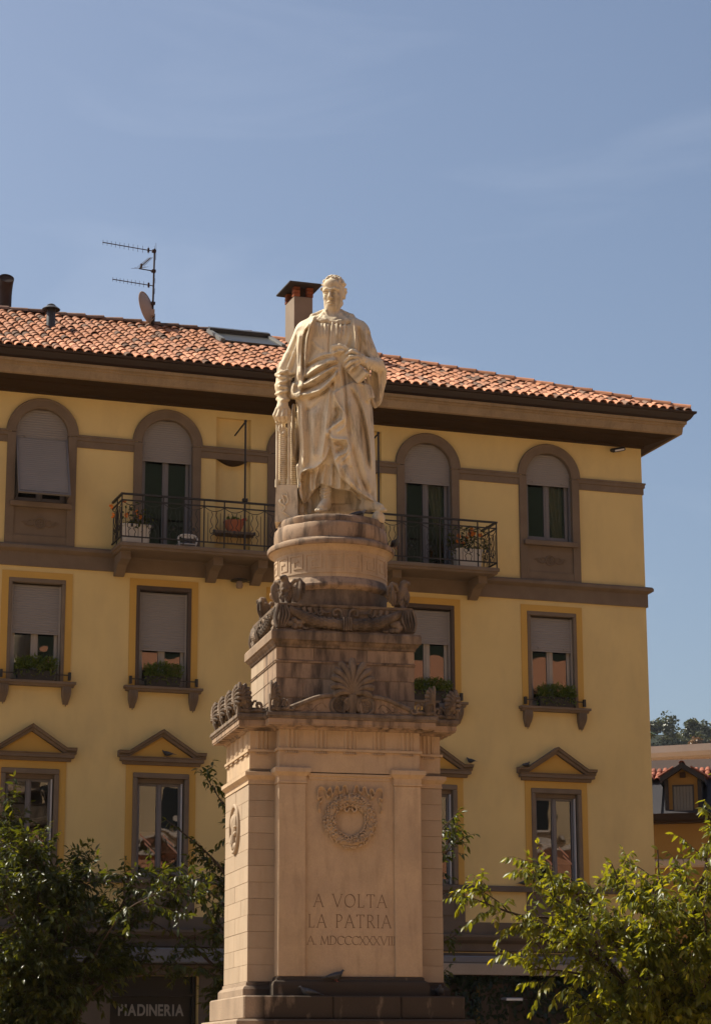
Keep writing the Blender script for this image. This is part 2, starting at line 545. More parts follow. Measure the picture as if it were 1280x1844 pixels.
# steps and plinth
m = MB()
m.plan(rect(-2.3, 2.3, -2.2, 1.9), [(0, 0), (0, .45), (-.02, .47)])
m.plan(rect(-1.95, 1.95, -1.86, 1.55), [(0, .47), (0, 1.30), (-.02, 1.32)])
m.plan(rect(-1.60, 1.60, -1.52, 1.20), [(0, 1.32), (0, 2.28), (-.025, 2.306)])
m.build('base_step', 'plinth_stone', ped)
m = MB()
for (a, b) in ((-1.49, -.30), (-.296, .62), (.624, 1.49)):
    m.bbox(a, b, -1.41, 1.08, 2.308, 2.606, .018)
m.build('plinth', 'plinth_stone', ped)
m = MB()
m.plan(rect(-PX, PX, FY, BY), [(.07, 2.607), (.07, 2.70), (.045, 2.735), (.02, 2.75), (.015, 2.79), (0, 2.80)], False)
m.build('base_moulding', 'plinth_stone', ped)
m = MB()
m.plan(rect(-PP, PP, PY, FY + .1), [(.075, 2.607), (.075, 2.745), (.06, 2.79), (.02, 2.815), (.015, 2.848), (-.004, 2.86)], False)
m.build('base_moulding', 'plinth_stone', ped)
# core, a touch behind the block faces so that the joints are recessed
m = MB()
m.plan(rect(-PX + .012, PX - .012, FY + .012, BY - .012), [(0, 2.6), (0, 5.62)])
m.build('core', 'groove', ped)
NC = 12
ch_ = (5.405 - 2.80) / NC
for k in range(NC):
    z0, z1 = 2.80 + k * ch_ + .0015, 2.80 + (k + 1) * ch_ - .0015
    sp = (.05 if k % 2 else -.35) + prng.uniform(-.06, .06)
    for sg in (-1, 1):
        a, b = sorted((sg * PX, sg * (PP - .01)))
        for (y0, y1) in ((FY, sp - .003), (sp + .003, BY)):
            m = MB()
            j = prng.uniform(-.0015, .0025)
            m.bbox(a - (j if sg < 0 else 0), b + (j if sg > 0 else 0), y0 - (j if y0 == FY else 0), y1, z0, z1, .003)
            m.build('block', 'block', ped)
# pavilion front: recessed panel and two pilasters
m = MB()
m.box(-.62, .62, PY + .04, FY + .02, 2.861, 5.541)
panel = m.build('panel', 'marble', ped)
for sg in (-1, 1):
    a, b = sorted((sg * .612, sg * PP))
    m = MB()
    m.bbox(a, b, PY, FY + .02, 2.861, 5.40, .008)
    pil = m.build('pilaster', 'marble', ped)
    m = MB()
    pl = rect(a, b, PY, FY + .03)
    m.plan(pl, [(.0, 5.401), (.012, 5.405), (.012, 5.43), (.004, 5.435), (.004, 5.50), (.03, 5.525), (.045, 5.54), (.06, 5.55), (.06, 5.605), (.05, 5.615), (0.0, 5.62)], True, True)
    m.build('capital', 'marble', pil)
# moulding at the head of the panel
m = MB()
m.plan(rect(-.555, .555, PY + .035, FY), [(0, 5.46), (.008, 5.47), (.008, 5.50), (.03, 5.52), (.03, 5.545)], True, True)
m.build('panel_moulding', 'marble', ped)
m = MB()
m.plan(rect(-PX, PX, FY, BY), [(0, 5.408), (.01, 5.41), (.01, 5.43), (.004, 5.435), (.004, 5.47), (.03, 5.495), (.045, 5.51), (.055, 5.52), (.055, 5.57), (0, 5.58)], False)
m.build('capital_moulding', 'marble', ped)
# entablature
m = MB()
m.plan(shaft, [(-.012, 5.56), (-.012, 5.842), (.02, 5.845), (.02, 5.878), (-.012, 5.882), (-.012, 6.13)], False)
m.build('entablature', 'marble', ped)


def triglyph():
    mm = MB()
    for k in range(3):
        x = -.085 + .06 * k
        mm.add([(x, 0, 5.884), (x + .012, -.016, 5.884), (x + .038, -.016, 5.884), (x + .05, 0, 5.884),
                (x, 0, 6.128), (x + .012, -.016, 6.128), (x + .038, -.016, 6.128), (x + .05, 0, 6.128)],
               [(0, 1, 5, 4), (1, 2, 6, 5), (2, 3, 7, 6), (0, 3, 2, 1), (4, 5, 6, 7)])
    for k in range(6):       # guttae under the taenia
        x = -.078 + .031 * k
        mm.loft([[(x - .008, -.018, 5.842), (x + .008, -.018, 5.842), (x + .008, 0, 5.842), (x - .008, 0, 5.842)],
                 [(x - .012, -.026, 5.812), (x + .012, -.026, 5.812), (x + .012, 0, 5.812), (x - .012, 0, 5.812)]])
    me = mm.mesh('triglyph')
    me.materials.append(MATS['marble'])
    return me


tg = triglyph()
for x in (-.80, -.40, 0.0, .40, .80):
    link(bpy.data.objects.new('triglyph', tg), ped).location = (x, PY + .012, 0)
for x in (-1.165, 1.165):
    link(bpy.data.objects.new('triglyph', tg), ped).location = (x, FY + .012, 0)
for y in (-.75, -.38, -.02, .34, .66):
    o = link(bpy.data.objects.new('triglyph', tg), ped)
    o.location = (-PX + .012, y, 0); o.rotation_euler = (0, 0, -math.pi / 2)
    o = link(bpy.data.objects.new('triglyph', tg), ped)
    o.location = (PX - .012, y, 0); o.rotation_euler = (0, 0, math.pi / 2)
m = MB()
m.plan(shaft, [(-.012, 6.128), (.02, 6.13), (.03, 6.15), (.06, 6.162), (.165, 6.168), (.165, 6.185), (.175, 6.19), (.175, 6.25)], False)
m.build('corona', 'marble_worn', ped)
m = MB()
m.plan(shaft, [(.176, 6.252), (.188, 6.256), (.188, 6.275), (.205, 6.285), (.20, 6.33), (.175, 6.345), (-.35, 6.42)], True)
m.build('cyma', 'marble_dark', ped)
# small square holes and drip blocks under the corona (mutules)
mu = MB()
mu.box(-.04, .04, -.05, .05, -.011, .0)
mu = mu.mesh('mutule'); mu.materials.append(MATS['marble_worn'])
for k in range(12):
    link(bpy.data.objects.new('mutule', mu), ped).location = (-1.02 + k * .1855, PY - .105, 6.166)
for k in range(9):
    for sg in (-1, 1):
        o = link(bpy.data.objects.new('mutule', mu), ped)
        o.location = (sg * (PX + .105), FY + .05 + k * .19, 6.166); o.rotation_euler = (0, 0, math.pi / 2)


# volute pediment over the front
def volute_half(sg):
    top = interp_path([(-1.14, 6.352), (-.95, 6.37), (-.72, 6.46), (-.48, 6.555), (-.27, 6.583), (-.13, 6.545), (-.055, 6.45), (-.09, 6.365)], 26)
    poly = [(p[0] * -sg, p[1]) for p in top] + [(-1.14 * -sg, 6.335)]
    if sg < 0: poly = poly[::-1]
    mm = MB()
    mm.prism(poly, PY - .13, PY + .15)
    o = mm.build('pediment_scroll', 'marble_worn', ped)
    mm = MB()
    spiral = [(-.172 + r * math.cos(t), 6.452 + r * math.sin(t)) for t, r in zip(np.linspace(-1.2, -7.0, 22), np.linspace(.128, .104, 22))]
    pts = [(p[0], p[1]) for p in top[:20]] + spiral
    mm.tube([(x * -sg, PY - .135, z) for x, z in pts], [.022] + [.033] * (len(pts) - 1), 6)
    mm.build('rim', 'marble_dark', o, True)
    mm = MB()
    cx, cz = -.172 * -sg, 6.452
    mm.loft([[(cx + r * math.cos(2 * math.pi * k / 20), y, cz + r * math.sin(2 * math.pi * k / 20)) for k in range(20)]
             for r, y in ((.088, PY - .13), (.088, PY - .15), (.074, PY - .15), (.07, PY - .137), (.001, PY - .137))], False)
    for k in range(9):
        a = 2 * math.pi * k / 9
        mm.ball((cx + .046 * math.cos(a), PY - .142, cz + .046 * math.sin(a)), (.026, .012, .010), 6, 4, Matrix.Rotation(-a, 3, 'Y'))
    mm.ball((cx, PY - .145, cz), .017, 8, 6)
    mm.build('rosette', 'marble_dark', o, True)
    # low engraved arabesque on the tympanum
    mm = MB()
    P = lambda x, z: (x * -sg, PY - .131, z)
    mm.tube(interp_path([P(-.36, 6.42), P(-.42, 6.48), P(-.50, 6.44), P(-.56, 6.38), P(-.64, 6.41), P(-.70, 6.37), P(-.80, 6.365)], 22), .007, 4)
    mm.tube(interp_path([P(-.42, 6.40), P(-.46, 6.365), P(-.51, 6.39), P(-.48, 6.42)], 9), .006, 4)
    mm.tube(interp_path([P(-.55, 6.46), P(-.60, 6.44), P(-.58, 6.40)], 7), .006, 4)
    mm.build('arabesque', 'marble_worn', o)


volute_half(1)
volute_half(-1)


def lobes(mm, angs, lens, y=0.0, base=(0, 0), bend=0.55, rr=.034, th=.6):
    for a, L in zip(angs, lens):
        s = math.sin(a); c = math.cos(a)
        b0 = (base[0] + .10 * L * s * .3, base[1])
        pts = []
        for t in np.linspace(0, 1, 9):
            aa = a * (.25 + .75 * t ** .7) + (bend * (1 if a > 0 else -1) * t ** 3 * .5 if abs(a) > .05 else 0)
            pts.append((base[0] + L * t * math.sin(aa), y - .035 * math.sin(math.pi * t) - .012 * t, base[1] + L * t * math.cos(aa)))
        rs = [rr * (.22 + .78 * t ** .9) for t in np.linspace(0, 1, 9)]
        rs[-1] = rr * .62
        mm.tube(pts, rs, 7, True, th)


def full_palmette(h):
    mm = MB()
    lobes(mm, [0, .24, -.24, .48, -.48, .74, -.74, 1.04, -1.04, 1.42, -1.42], [h * v for v in (.70, .66, .66, .60, .60, .52, .52, .43, .43, .34, .34)], 0, (0, h * .30), .22, .076 * h, 1.0)
    # calyx and stem
    mm.tube([(0, 0, 0), (0, -.015, h * .12), (0, -.02, h * .24), (0, -.025, h * .34)], [.085 * h, .07 * h, .10 * h, .08 * h], 8, True, .8)
    for sg in (-1, 1):
        mm.tube(interp_path([(sg * .02, -.02, h * .18), (sg * .09 * h, -.03, h * .27), (sg * .14 * h, -.03, h * .23), (sg * .12 * h, -.03, h * .19), (sg * .09 * h, -.03, h * .21)], 12), [.028 * h] * 9 + [.025 * h, .02 * h, .016 * h], 6)
    # back slab tying the lobes together
    out = [(0.30 * h * math.sin(t) * (1.05), h * .50 + .34 * h * math.cos(t)) for t in np.linspace(0, 2 * math.pi, 18)[:-1]]
    mm.prism([(x, z) for x, z in out][::-1], .0, .06)
    me = mm.mesh('palmette', True)
    me.materials.append(MATS['marble_dark'])
    return me


def half_palmette(h):
    """Corner palmette: a fan opening to +x, a rosette and a running scroll."""
    mm = MB()
    lobes(mm, [.02, .26, .52, .80, 1.10, 1.42], [h * v for v in (.68, .68, .64, .58, .51, .43)], 0, (.03, h * .36), .3, .098 * h, 1.1)
    mm.bbox(0, .05, -.015, .05, 0, h * .62, .01)
    cx, cz = .16, h * .30
    mm.loft([[(cx + r * math.cos(2 * math.pi * k / 16), y, cz + r * math.sin(2 * math.pi * k / 16)) for k in range(16)]
             for r, y in ((.085, .04), (.085, -.035), (.068, -.04), (.06, -.028), (.02, -.04), (.001, -.045))], False)
    sp = [(.34 + r * math.cos(t), -.01, h * .27 + r * math.sin(t)) for t, r in zip(np.linspace(-1.6, 5.0, 18), np.linspace(.062, .012, 18))]
    mm.tube([(.05, -.01, .05), (.18, -.01, .03), (.28, -.01, .05)] + sp, [.026] * 3 + [.024] * 18, 6)
    mm.tube(interp_path([(.36, -.01, .06), (.43, -.01, .03), (.50, -.01, .06), (.47, -.01, .09)], 9), .022, 6)
    mm.tube(interp_path([(.24, -.01, h * .30), (.27, -.01, h * .42), (.31, -.01, h * .42)], 7), .018, 5)
    mm.bbox(.0, .50, 0.0, .06, -.012, h * .22, .01)
    me = mm.mesh('corner_palmette', True)
    me.materials.append(MATS['marble_dark'])
    return me


fp = full_palmette(.76)
link(bpy.data.objects.new('palmette', fp), ped).location = (0, PY - .12, 6.345)
hp_ = half_palmette(.40)
for x, y, sx in ((-1.545, FY - .165, 1), (-1.155, PY - .165, .8), (1.545, FY - .165, -1), (1.155, PY - .165, -.8)):
    o = link(bpy.data.objects.new('corner_palmette', hp_), ped)
    o.location = (x, y, 6.335); o.scale = (sx * .86, 1, 1)
sp_ = full_palmette(.44)
for k, y in enumerate((-1.03, -.50, .03, .56)):
    for sg in (-1, 1):
        o = link(bpy.data.objects.new('antefix', sp_), ped)
        o.location = (sg * (PX + .16), y + .06, 6.335); o.rotation_euler = (0, 0, -sg * -math.pi / 2 if sg > 0 else -math.pi / 2)
        o.scale = (1.15, 1.3, .92)

# second die with its blocks, moulding and cornice
DX, DF, DB = .975, -.90, .88
m = MB()
m.plan(rect(-DX + .012, DX - .012, DF + .012, DB - .012), [(0, 6.35), (0, 7.32)])
m.build('core', 'groove', ped)
for row, (z0, z1, cuts) in enumerate(((6.41, 6.60, (-.62, .15)), (6.606, 6.868, (-.60, .60)), (6.874, 7.085, (-.2,)), (7.126, 7.298, (-.45, .30)))):
    xs_ = [-DX] + list(cuts) + [DX]
    for k in range(len(xs_) - 1):
        m = MB()
        m.bbox(xs_[k] + (.003 if k else 0), xs_[k + 1] - (.003 if k < len(xs_) - 2 else 0), DF - prng.uniform(0, .002), -.05, z0, z1, .005)
        m.build('block', 'marble_worn', ped)
    for sg in (-1, 1):
        a, b = sorted((sg * DX, sg * .3))
        m = MB(); m.bbox(a, b, -.044, .42, z0, z1, .005); m.build('block', 'marble_worn' if sg > 0 else 'block', ped)
        m = MB(); m.bbox(a, b, .426, DB, z0, z1, .005); m.build('block', 'marble_worn' if sg > 0 else 'block', ped)
m = MB()
m.plan(rect(-DX, DX, DF, DB), [(0, 7.087), (.012, 7.09), (.012, 7.105), (.02, 7.11), (.0, 7.124)], False)
m.build('fillet', 'marble_worn', ped)
m = MB()
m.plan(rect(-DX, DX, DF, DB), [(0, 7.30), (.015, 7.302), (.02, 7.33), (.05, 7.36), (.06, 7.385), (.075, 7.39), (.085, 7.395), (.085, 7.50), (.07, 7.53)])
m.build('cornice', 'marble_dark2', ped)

# garland block
GX, GF, GB = .955, -.90, .88
m = MB()
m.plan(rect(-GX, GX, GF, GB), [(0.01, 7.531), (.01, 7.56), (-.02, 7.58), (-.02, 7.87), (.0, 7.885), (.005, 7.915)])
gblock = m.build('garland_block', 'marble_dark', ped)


def garland(seed):
    mm = MB()
    r = random.Random(seed)
    path = interp_path([(-.80, 0, 7.84), (-.62, -.035, 7.74), (-.40, -.05, 7.665), (0, -.055, 7.635), (.40, -.05, 7.665), (.62, -.035, 7.74), (.80, 0, 7.84)], 41)
    rad_ = [.04 + .052 * math.sin(math.pi * k / 40) ** .6 for k in range(41)]
    mm.tube([tuple(p) for p in path], [v * .8 for v in rad_], 8)
    for k in range(1, 40):          # overlapping bay leaves
        sgn = 1 if k < 20 else -1
        p, q = path[k], path[k + 1] if k < 40 else path[k]
        t = Vector(q - p).normalized() * -sgn
        for j in range(6):
            an = math.pi * (j + .5 * (k % 2)) / 5 - .1
            nrm = Vector((0, -math.sin(an), math.cos(an)))
            c = Vector(p) + nrm * rad_[k] * .86
            side = t.cross(nrm).normalized()
            L, W = .062, .020
            mm.add([tuple(c - t * L * .5), tuple(c + side * W + nrm * .004), tuple(c + t * L * .5 + nrm * .012), tuple(c - side * W + nrm * .004), tuple(c + nrm * .012)],
                   [(0, 1, 4), (1, 2, 4), (2, 3, 4), (3, 0, 4)])
    # straps in the middle
    for x in (-.05, -.018, .018, .05):
        mm.tube([(x, -.02, 7.73), (x, -.13, 7.72), (x, -.155, 7.64), (x, -.12, 7.55)], .015, 5)
    # ribbons fluttering above
    for sg in (-1, 1):
        P = lambda x, z, y=-.02: (sg * x, y, z)
        mm.tube(interp_path([P(.05, 7.74), P(.06, 7.82), P(.11, 7.86), P(.17, 7.83), P(.16, 7.77), P(.12, 7.78)], 16), .017, 6)
        for k in range(5):
            x = .36 + .085 * k
            mm.tube(interp_path([P(x, 7.87 - .004 * k), P(x - .03, 7.80), P(x + .01, 7.76 + .012 * k), P(x + .045, 7.80), P(x + .055, 7.87)], 9), .019, 6)
        mm.tube(interp_path([P(.22, 7.82), P(.28, 7.80), P(.34, 7.83), P(.38, 7.79)], 9), .016, 5)
        # ram's head lump, hanging cloth and fruit at the corner
        for k in range(4):
            mm.tube(interp_path([P(.84 + .028 * k, 7.88), P(.80 + .045 * k, 7.76, -.05), P(.83 + .04 * k, 7.66, -.055), P(.87 + .025 * k, 7.57, -.03)], 10), .017, 6)
        for k in range(9):
            mm.ball((sg * (.60 + .2 * r.random()), -.03, 7.58 + .11 * r.random()), (.05, .04, .045), 7, 5)
        mm.tube(interp_path([P(.62, 7.60), P(.58, 7.56, -.05), P(.53, 7.57, -.05)], 7), .02, 5)
    me = mm.mesh('garland', True)
    me.materials.append(MATS['marble_dark'])
    return me


gm = garland(3)
for (x, y, rz) in ((0, GF + .02, 0), (-GX + .02, -.01, -math.pi / 2), (GX - .02, -.01, math.pi / 2)):
    o = link(bpy.data.objects.new('garland', gm), ped)
    o.location = (x, y, 0); o.rotation_euler = (0, 0, rz)

# round drum
m = MB()
m.lathe([(.80, 7.90), (.795, 8.0), (.80, 8.17)], 64)
m.build('lower_drum', 'marble_dark', ped, 'all')
m = MB()
m.lathe([(.80, 8.165), (.85, 8.19), (.872, 8.215), (.872, 8.245), (.85, 8.27), (.84, 8.30), (.815, 8.33), (.803, 8.347)], 64)
m.build('torus_moulding', 'marble_worn', ped, True)
m = MB()
m.lathe([(.80, 8.34), (.80, 8.725), (.815, 8.74), (.82, 8.76), (.845, 8.785), (.885, 8.80)], 64)
m.build('fret_drum', 'marble', ped, True)
m = MB()
m.lathe([(.884, 8.80), (.905, 8.81), (.91, 8.83), (.91, 8.865), (.895, 8.885), (.86, 8.895), (.79, 8.935)], 64)
m.build('ring_cornice', 'marble_worn', ped, True)
# Greek key band: raised strips wrapped round the drum
m = MB()
NM = 18
cell = 2 * math.pi * .80 / NM


def strip(u0, u1, z0, z1):
    r0, r1 = .798, .809
    n = max(1, int((u1 - u0) / .05))
    for k in range(n):
        ua, ub = (u0 + (u1 - u0) * k / n) / .80, (u0 + (u1 - u0) * (k + 1) / n) / .80
        q = []
        for rr_ in (r0, r1):
            q += [(rr_ * math.sin(ua), -rr_ * math.cos(ua), z0), (rr_ * math.sin(ub), -rr_ * math.cos(ub), z0), (rr_ * math.sin(ub), -rr_ * math.cos(ub), z1), (rr_ * math.sin(ua), -rr_ * math.cos(ua), z1)]
        m.add(q, [(4, 5, 6, 7), (0, 1, 5, 4), (1, 2, 6, 5), (2, 3, 7, 6), (3, 0, 4, 7)])


ZB, ZT, SW = 8.405, 8.685, .026
for k in range(NM):
    u = k * cell
    g1 = cell
    strip(u, u + g1 * .88, ZT - SW, ZT)
    strip(u, u + SW, ZB, ZT - SW)
    strip(u + SW, u + g1 * .88, ZB, ZB + SW) if False else None
    strip(u + g1 * .88 - SW, u + g1 * .88, ZB + .07, ZT - SW)
    strip(u + g1 * .30, u + g1 * .88 - SW, ZB + .07, ZB + .07 + SW)
    strip(u + g1 * .30, u + g1 * .30 + SW, ZB + .07 + SW, ZT - .085)
    strip(u + g1 * .30 + SW, u + g1 * .62, ZT - .085 - SW, ZT - .085)
    strip(u + SW, u + g1 * .16, ZB, ZB + SW)
    strip(u + g1 * .16, u + g1, ZB, ZB + SW)
m.build('fret_band', 'marble', ped)
# two rough discs under the feet
drng = np.random.RandomState(4)


def rough_disc(prof, seed, n=72, amp=.012):
    rs = np.random.RandomState(seed)
    ph = rs.rand(6) * 6.28
    rings = []
    for j, (r, z) in enumerate(prof):
        ring = []
        for k in range(n):
            a = 2 * math.pi * k / n
            d = sum(math.sin(a * f_ + ph[i] + j * .8) / (1 + i) for i, f_ in enumerate((3, 7, 11, 17, 23, 31))) * amp * .6 + rs.uniform(-amp, amp) * .5
            rr_ = max(r + (d if r > .1 else 0), .0005)
            ring.append((rr_ * math.cos(a), rr_ * math.sin(a), z + (rs.uniform(-amp, amp) * .35 if 0 < j < len(prof) - 1 else 0)))
        rings.append(ring)
    mm = MB()
    mm.loft(rings, False)
    return mm


rough_disc([(.80, 8.92), (.81, 8.96), (.807, 9.06), (.80, 9.13), (.775, 9.155), (.70, 9.165)], 2).build('footing_disc', 'marble_worn', ped, True)
rough_disc([(.765, 9.14), (.772, 9.19), (.768, 9.235), (.745, 9.262), (.68, 9.268), (.35, 9.268), (.0, 9.268)], 7, amp=.014).build('footing_disc', 'marble_worn', ped, True)

# ------------------------------------------------------------------ wreath with ribbons
m = MB()
WC = (.004, PY + .04, 4.915)
wr = random.Random(8)
RW, TW = .285, .078
m.loft([[(WC[0] + (RW + TW * .8 * math.cos(b)) * math.cos(a), WC[1] - .02 - TW * .55 * math.sin(b), WC[2] + (RW + TW * .8 * math.cos(b)) * math.sin(a)) for b in np.linspace(0, math.pi, 9)]
        for a in np.linspace(0, 2 * math.pi, 49)], False, False)
for k in range(620):
    a = wr.uniform(0, 2 * math.pi)
    b = wr.uniform(.05, math.pi - .05)
    rr_ = RW + TW * math.cos(b)
    c = Vector((WC[0] + rr_ * math.cos(a), WC[1] - .022 - TW * .62 * math.sin(b), WC[2] + rr_ * math.sin(a)))
    nrm = Vector((math.cos(b) * math.cos(a), -math.sin(b), math.cos(b) * math.sin(a))).normalized()
    if wr.random() < .28:
        m.ball(tuple(c + nrm * .008), wr.uniform(.010, .017), 6, 4)
    else:
        an = a + math.pi / 2 * (1 if math.cos(a) < 0 else -1) + wr.uniform(-.9, .9)
        t = Vector((math.cos(an), 0, math.sin(an)))
        t = (t - nrm * t.dot(nrm)).normalized()
        s = t.cross(nrm)
        L, W = wr.uniform(.03, .048), wr.uniform(.012, .018)
        m.add([tuple(c - t * L * .5), tuple(c + s * W), tuple(c + t * L * .5 + nrm * .02), tuple(c - s * W), tuple(c + nrm * .016)], [(0, 1, 4), (1, 2, 4), (2, 3, 4), (3, 0, 4)])
wreath = m.build('wreath', 'marble', ped)


def ribbon(mm, pts, w=.03, y=0.0):
    """A flat band twisting over a path in x,z; w is the half width across the path in depth and height."""
    n = len(pts)
    vs, fs = [], []
    for i, (x, z, tw) in enumerate(pts):
        vs += [(x - w * math.sin(tw) * .9, WC[1] - .012 - .030 - .028 * math.cos(tw * 1.3), z - w * .55), (x + w * math.sin(tw) * .9, WC[1] - .012 - .030 + .02 * math.cos(tw * 1.3), z + w * .55)]
    for i in range(n - 1):
        fs.append((2 * i, 2 * i + 1, 2 * i + 3, 2 * i + 2))
    mm.add(vs, fs)


m = MB()
for sg in (-1, 1):
    P = lambda x, z: (WC[0] + sg * x, WC[1] - .03, z)
    for pth in ([(.045, 5.29), (.06, 5.37), (.10, 5.375), (.115, 5.31), (.15, 5.285), (.17, 5.35), (.205, 5.36), (.225, 5.29)],
                [(.225, 5.29), (.255, 5.25), (.265, 5.32), (.30, 5.335), (.335, 5.26), (.30, 5.22), (.275, 5.26)],
                [(.33, 5.25), (.36, 5.33), (.43, 5.345), (.455, 5.27), (.44, 5.20), (.39, 5.215), (.40, 5.16)],
                [(.40, 5.16), (.43, 5.13), (.44, 5.06), (.415, 5.04)]):
        pp = interp_path([P(*q) for q in pth], 18)
        # band: a tall flattened tube
        rings = []
        for i, p in enumerate(pp):
            t = pp[min(i + 1, 17)] - pp[max(i - 1, 0)]
            t = t / (np.linalg.norm(t) + 1e-9)
            nx, nz = -t[2], t[0]
            wd_, th_ = .022, .004
            sk = .018
            rings.append([(p[0] + nx * th_, p[1] - wd_, p[2] + nz * th_ + sk), (p[0] - nx * th_, p[1] - wd_, p[2] - nz * th_ + sk),
                          (p[0] - nx * th_, p[1] + wd_, p[2] - nz * th_ - sk), (p[0] + nx * th_, p[1] + wd_, p[2] + nz * th_ - sk)])
        m.loft(rings)
    # bow in the middle
    m.tube(interp_path([P(.005, 5.13), P(.05, 5.12), P(.085, 5.075), P(.05, 5.035), P(.012, 5.09)], 14), .016, 6, True, 1.6)
    m.tube(interp_path([P(.0, 5.27), P(.015, 5.21), P(.03, 5.15)], 7), .022, 6)
m.build('ribbon', 'marble', ped)

# ------------------------------------------------------------------ medallion on the left side
m = MB()
MC = (-PX, 0.0, 4.89)
nm_ = 40


def ring_lx(r, x):
    return [(x, MC[1] + r * .93 * math.cos(2 * math.pi * k / nm_), MC[2] + r * math.sin(2 * math.pi * k / nm_)) for k in range(nm_)]


m.loft([ring_lx(r, MC[0] - d) for r, d in ((.345, -.01), (.345, .03), (.325, .045), (.30, .04), (.29, .012), (.001, .012))], False)
med = m.build('medallion', 'block', ped, True)
m = MB()
X = lambda y, z, d: (MC[0] - .015 - d, MC[1] + y, MC[2] + z)
m.ball(X(.0, .05, .0), (.045, .12, .155), 14, 10)
m.ball(X(.03, .09, .0), (.055, .13, .12), 12, 8)
m.ball(X(-.11, .02, .01), (.03, .035, .02), 8, 6)
m.ball(X(-.08, -.07, .005), (.035, .05, .035), 8, 6)
m.tube([X(.02, -.08, .0), X(.03, -.2, .0)], [.055, .08], 10)
m.ball(X(.02, -.24, 0), (.04, .16, .06), 12, 6)
m.build('profile_head', 'block', med, True)

# ------------------------------------------------------------------ inscription
GLY = {
    'A': (.80, [((.02, 0), (.40, 1)), ((.40, 1), (.78, 0)), ((.17, .38), (.63, .38))], [(.02, 0), (.78, 0)]),
    'V': (.80, [((.02, 1), (.40, 0)), ((.40, 0), (.78, 1))], [(.02, 1), (.78, 1)]),
    'L': (.55, [((.10, 0), (.10, 1)), ((.10, 0), (.52, 0)), ((.52, 0), (.53, .16))], [(.10, 1), (.10, 0)]),
    'T': (.72, [((.36, 0), (.36, 1)), ((.04, 1), (.68, 1)), ((.04, 1), (.04, .88)), ((.68, 1), (.68, .88))], [(.36, 0)]),
    'P': (.60, [((.10, 0), (.10, 1))] + [((.10, 1), (.34, 1)), ((.34, 1), (.50, .90)), ((.50, .90), (.54, .75)), ((.54, .75), (.50, .59)), ((.50, .59), (.34, .48)), ((.34, .48), (.10, .48))], [(.10, 0), (.10, 1)]),
    'R': (.70, [((.10, 0), (.10, 1))] + [((.10, 1), (.34, 1)), ((.34, 1), (.50, .90)), ((.50, .90), (.54, .75)), ((.54, .75), (.50, .59)), ((.50, .59), (.34, .50)), ((.34, .50), (.10, .50)), ((.32, .50), (.68, 0))], [(.10, 0), (.10, 1), (.68, 0)]),
    'I': (.22, [((.11, 0), (.11, 1))], [(.11, 0), (.11, 1)]),
    'M': (.98, [((.06, 0), (.14, 1)), ((.14, 1), (.48, .05)), ((.48, .05), (.82, 1)), ((.82, 1), (.92, 0))], [(.06, 0), (.92, 0)]),
    'X': (.74, [((.04, 0), (.68, 1)), ((.04, 1), (.70, 0))], [(.04, 0), (.70, 0), (.04, 1), (.68, 1)]),
    '.': (.22, [((.10, 0), (.10, .07))], []),
}


def arc_pts(cx, cz, rx, rz, a0, a1, n=14):
    p = [(cx + rx * math.cos(a0 + (a1 - a0) * k / n), cz + rz * math.sin(a0 + (a1 - a0) * k / n)) for k in range(n + 1)]
    return [(p[k], p[k + 1]) for k in range(n)]


GLY['O'] = (.92, arc_pts(.46, .5, .44, .5, 0, 2 * math.pi, 22), [])
GLY['D'] = (.80, [((.10, 0), (.10, 1)), ((.10, 1), (.30, 1)), ((.10, 0), (.30, 0))] + arc_pts(.30, .5, .46, .5, -math.pi / 2, math.pi / 2), [(.10, 0), (.10, 1)])
GLY['C'] = (.78, arc_pts(.46, .5, .44, .5, .75, 2 * math.pi - .75, 18), [(.78, .84)])


def inscription(text, x0, x1, z0, h, sw, track=.16, space=.62):
    width = 0
    for c in text:
        width += (space if c == ' ' else GLY[c][0] + track)
    width -= track
    k = (x1 - x0) / width
    y0, y1 = PY + .04 - .0022, PY + .045
    x = x0

    def stroke(mm, a, b, wd_):
        a, b = Vector(a), Vector(b)
        d = b - a
        if d.length < 1e-6: return
        nn = Vector((-d.y, d.x)).normalized() * wd_ / 2
        e = d.normalized() * wd_ * .3
        mm.prism([tuple(a - e - nn), tuple(b + e - nn), tuple(b + e + nn), tuple(a - e + nn)], y0, y1)
    for c in text:
        if c == ' ':
            x += space * k
            continue
        wd_, st, se = GLY[c]
        mm = MB()
        for (a, b) in st:
            p, q = (x + a[0] * k, z0 + a[1] * h), (x + b[0] * k, z0 + b[1] * h)
            slanted = (b[0] - a[0]) * (b[1] - a[1]) > 0
            stroke(mm, p, q, sw * (.62 if slanted or a[1] == b[1] else 1.0))
        for (a, b) in se:
            stroke(mm, (x + a * k - .013, z0 + b * h), (x + a * k + .013, z0 + b * h), sw * .6)
        mm.build('letter', 'letter', panel)
        x += (wd_ + track) * k


inscription('A VOLTA', -.492, .502, 3.772, .168, .014, .22, .62)
inscription('LA PATRIA', -.566, .560, 3.503, .168, .014, .22, .66)
inscription('A. MDCCCXXXVIII', -.580, .622, 3.278, .112, .011, .10, .34)
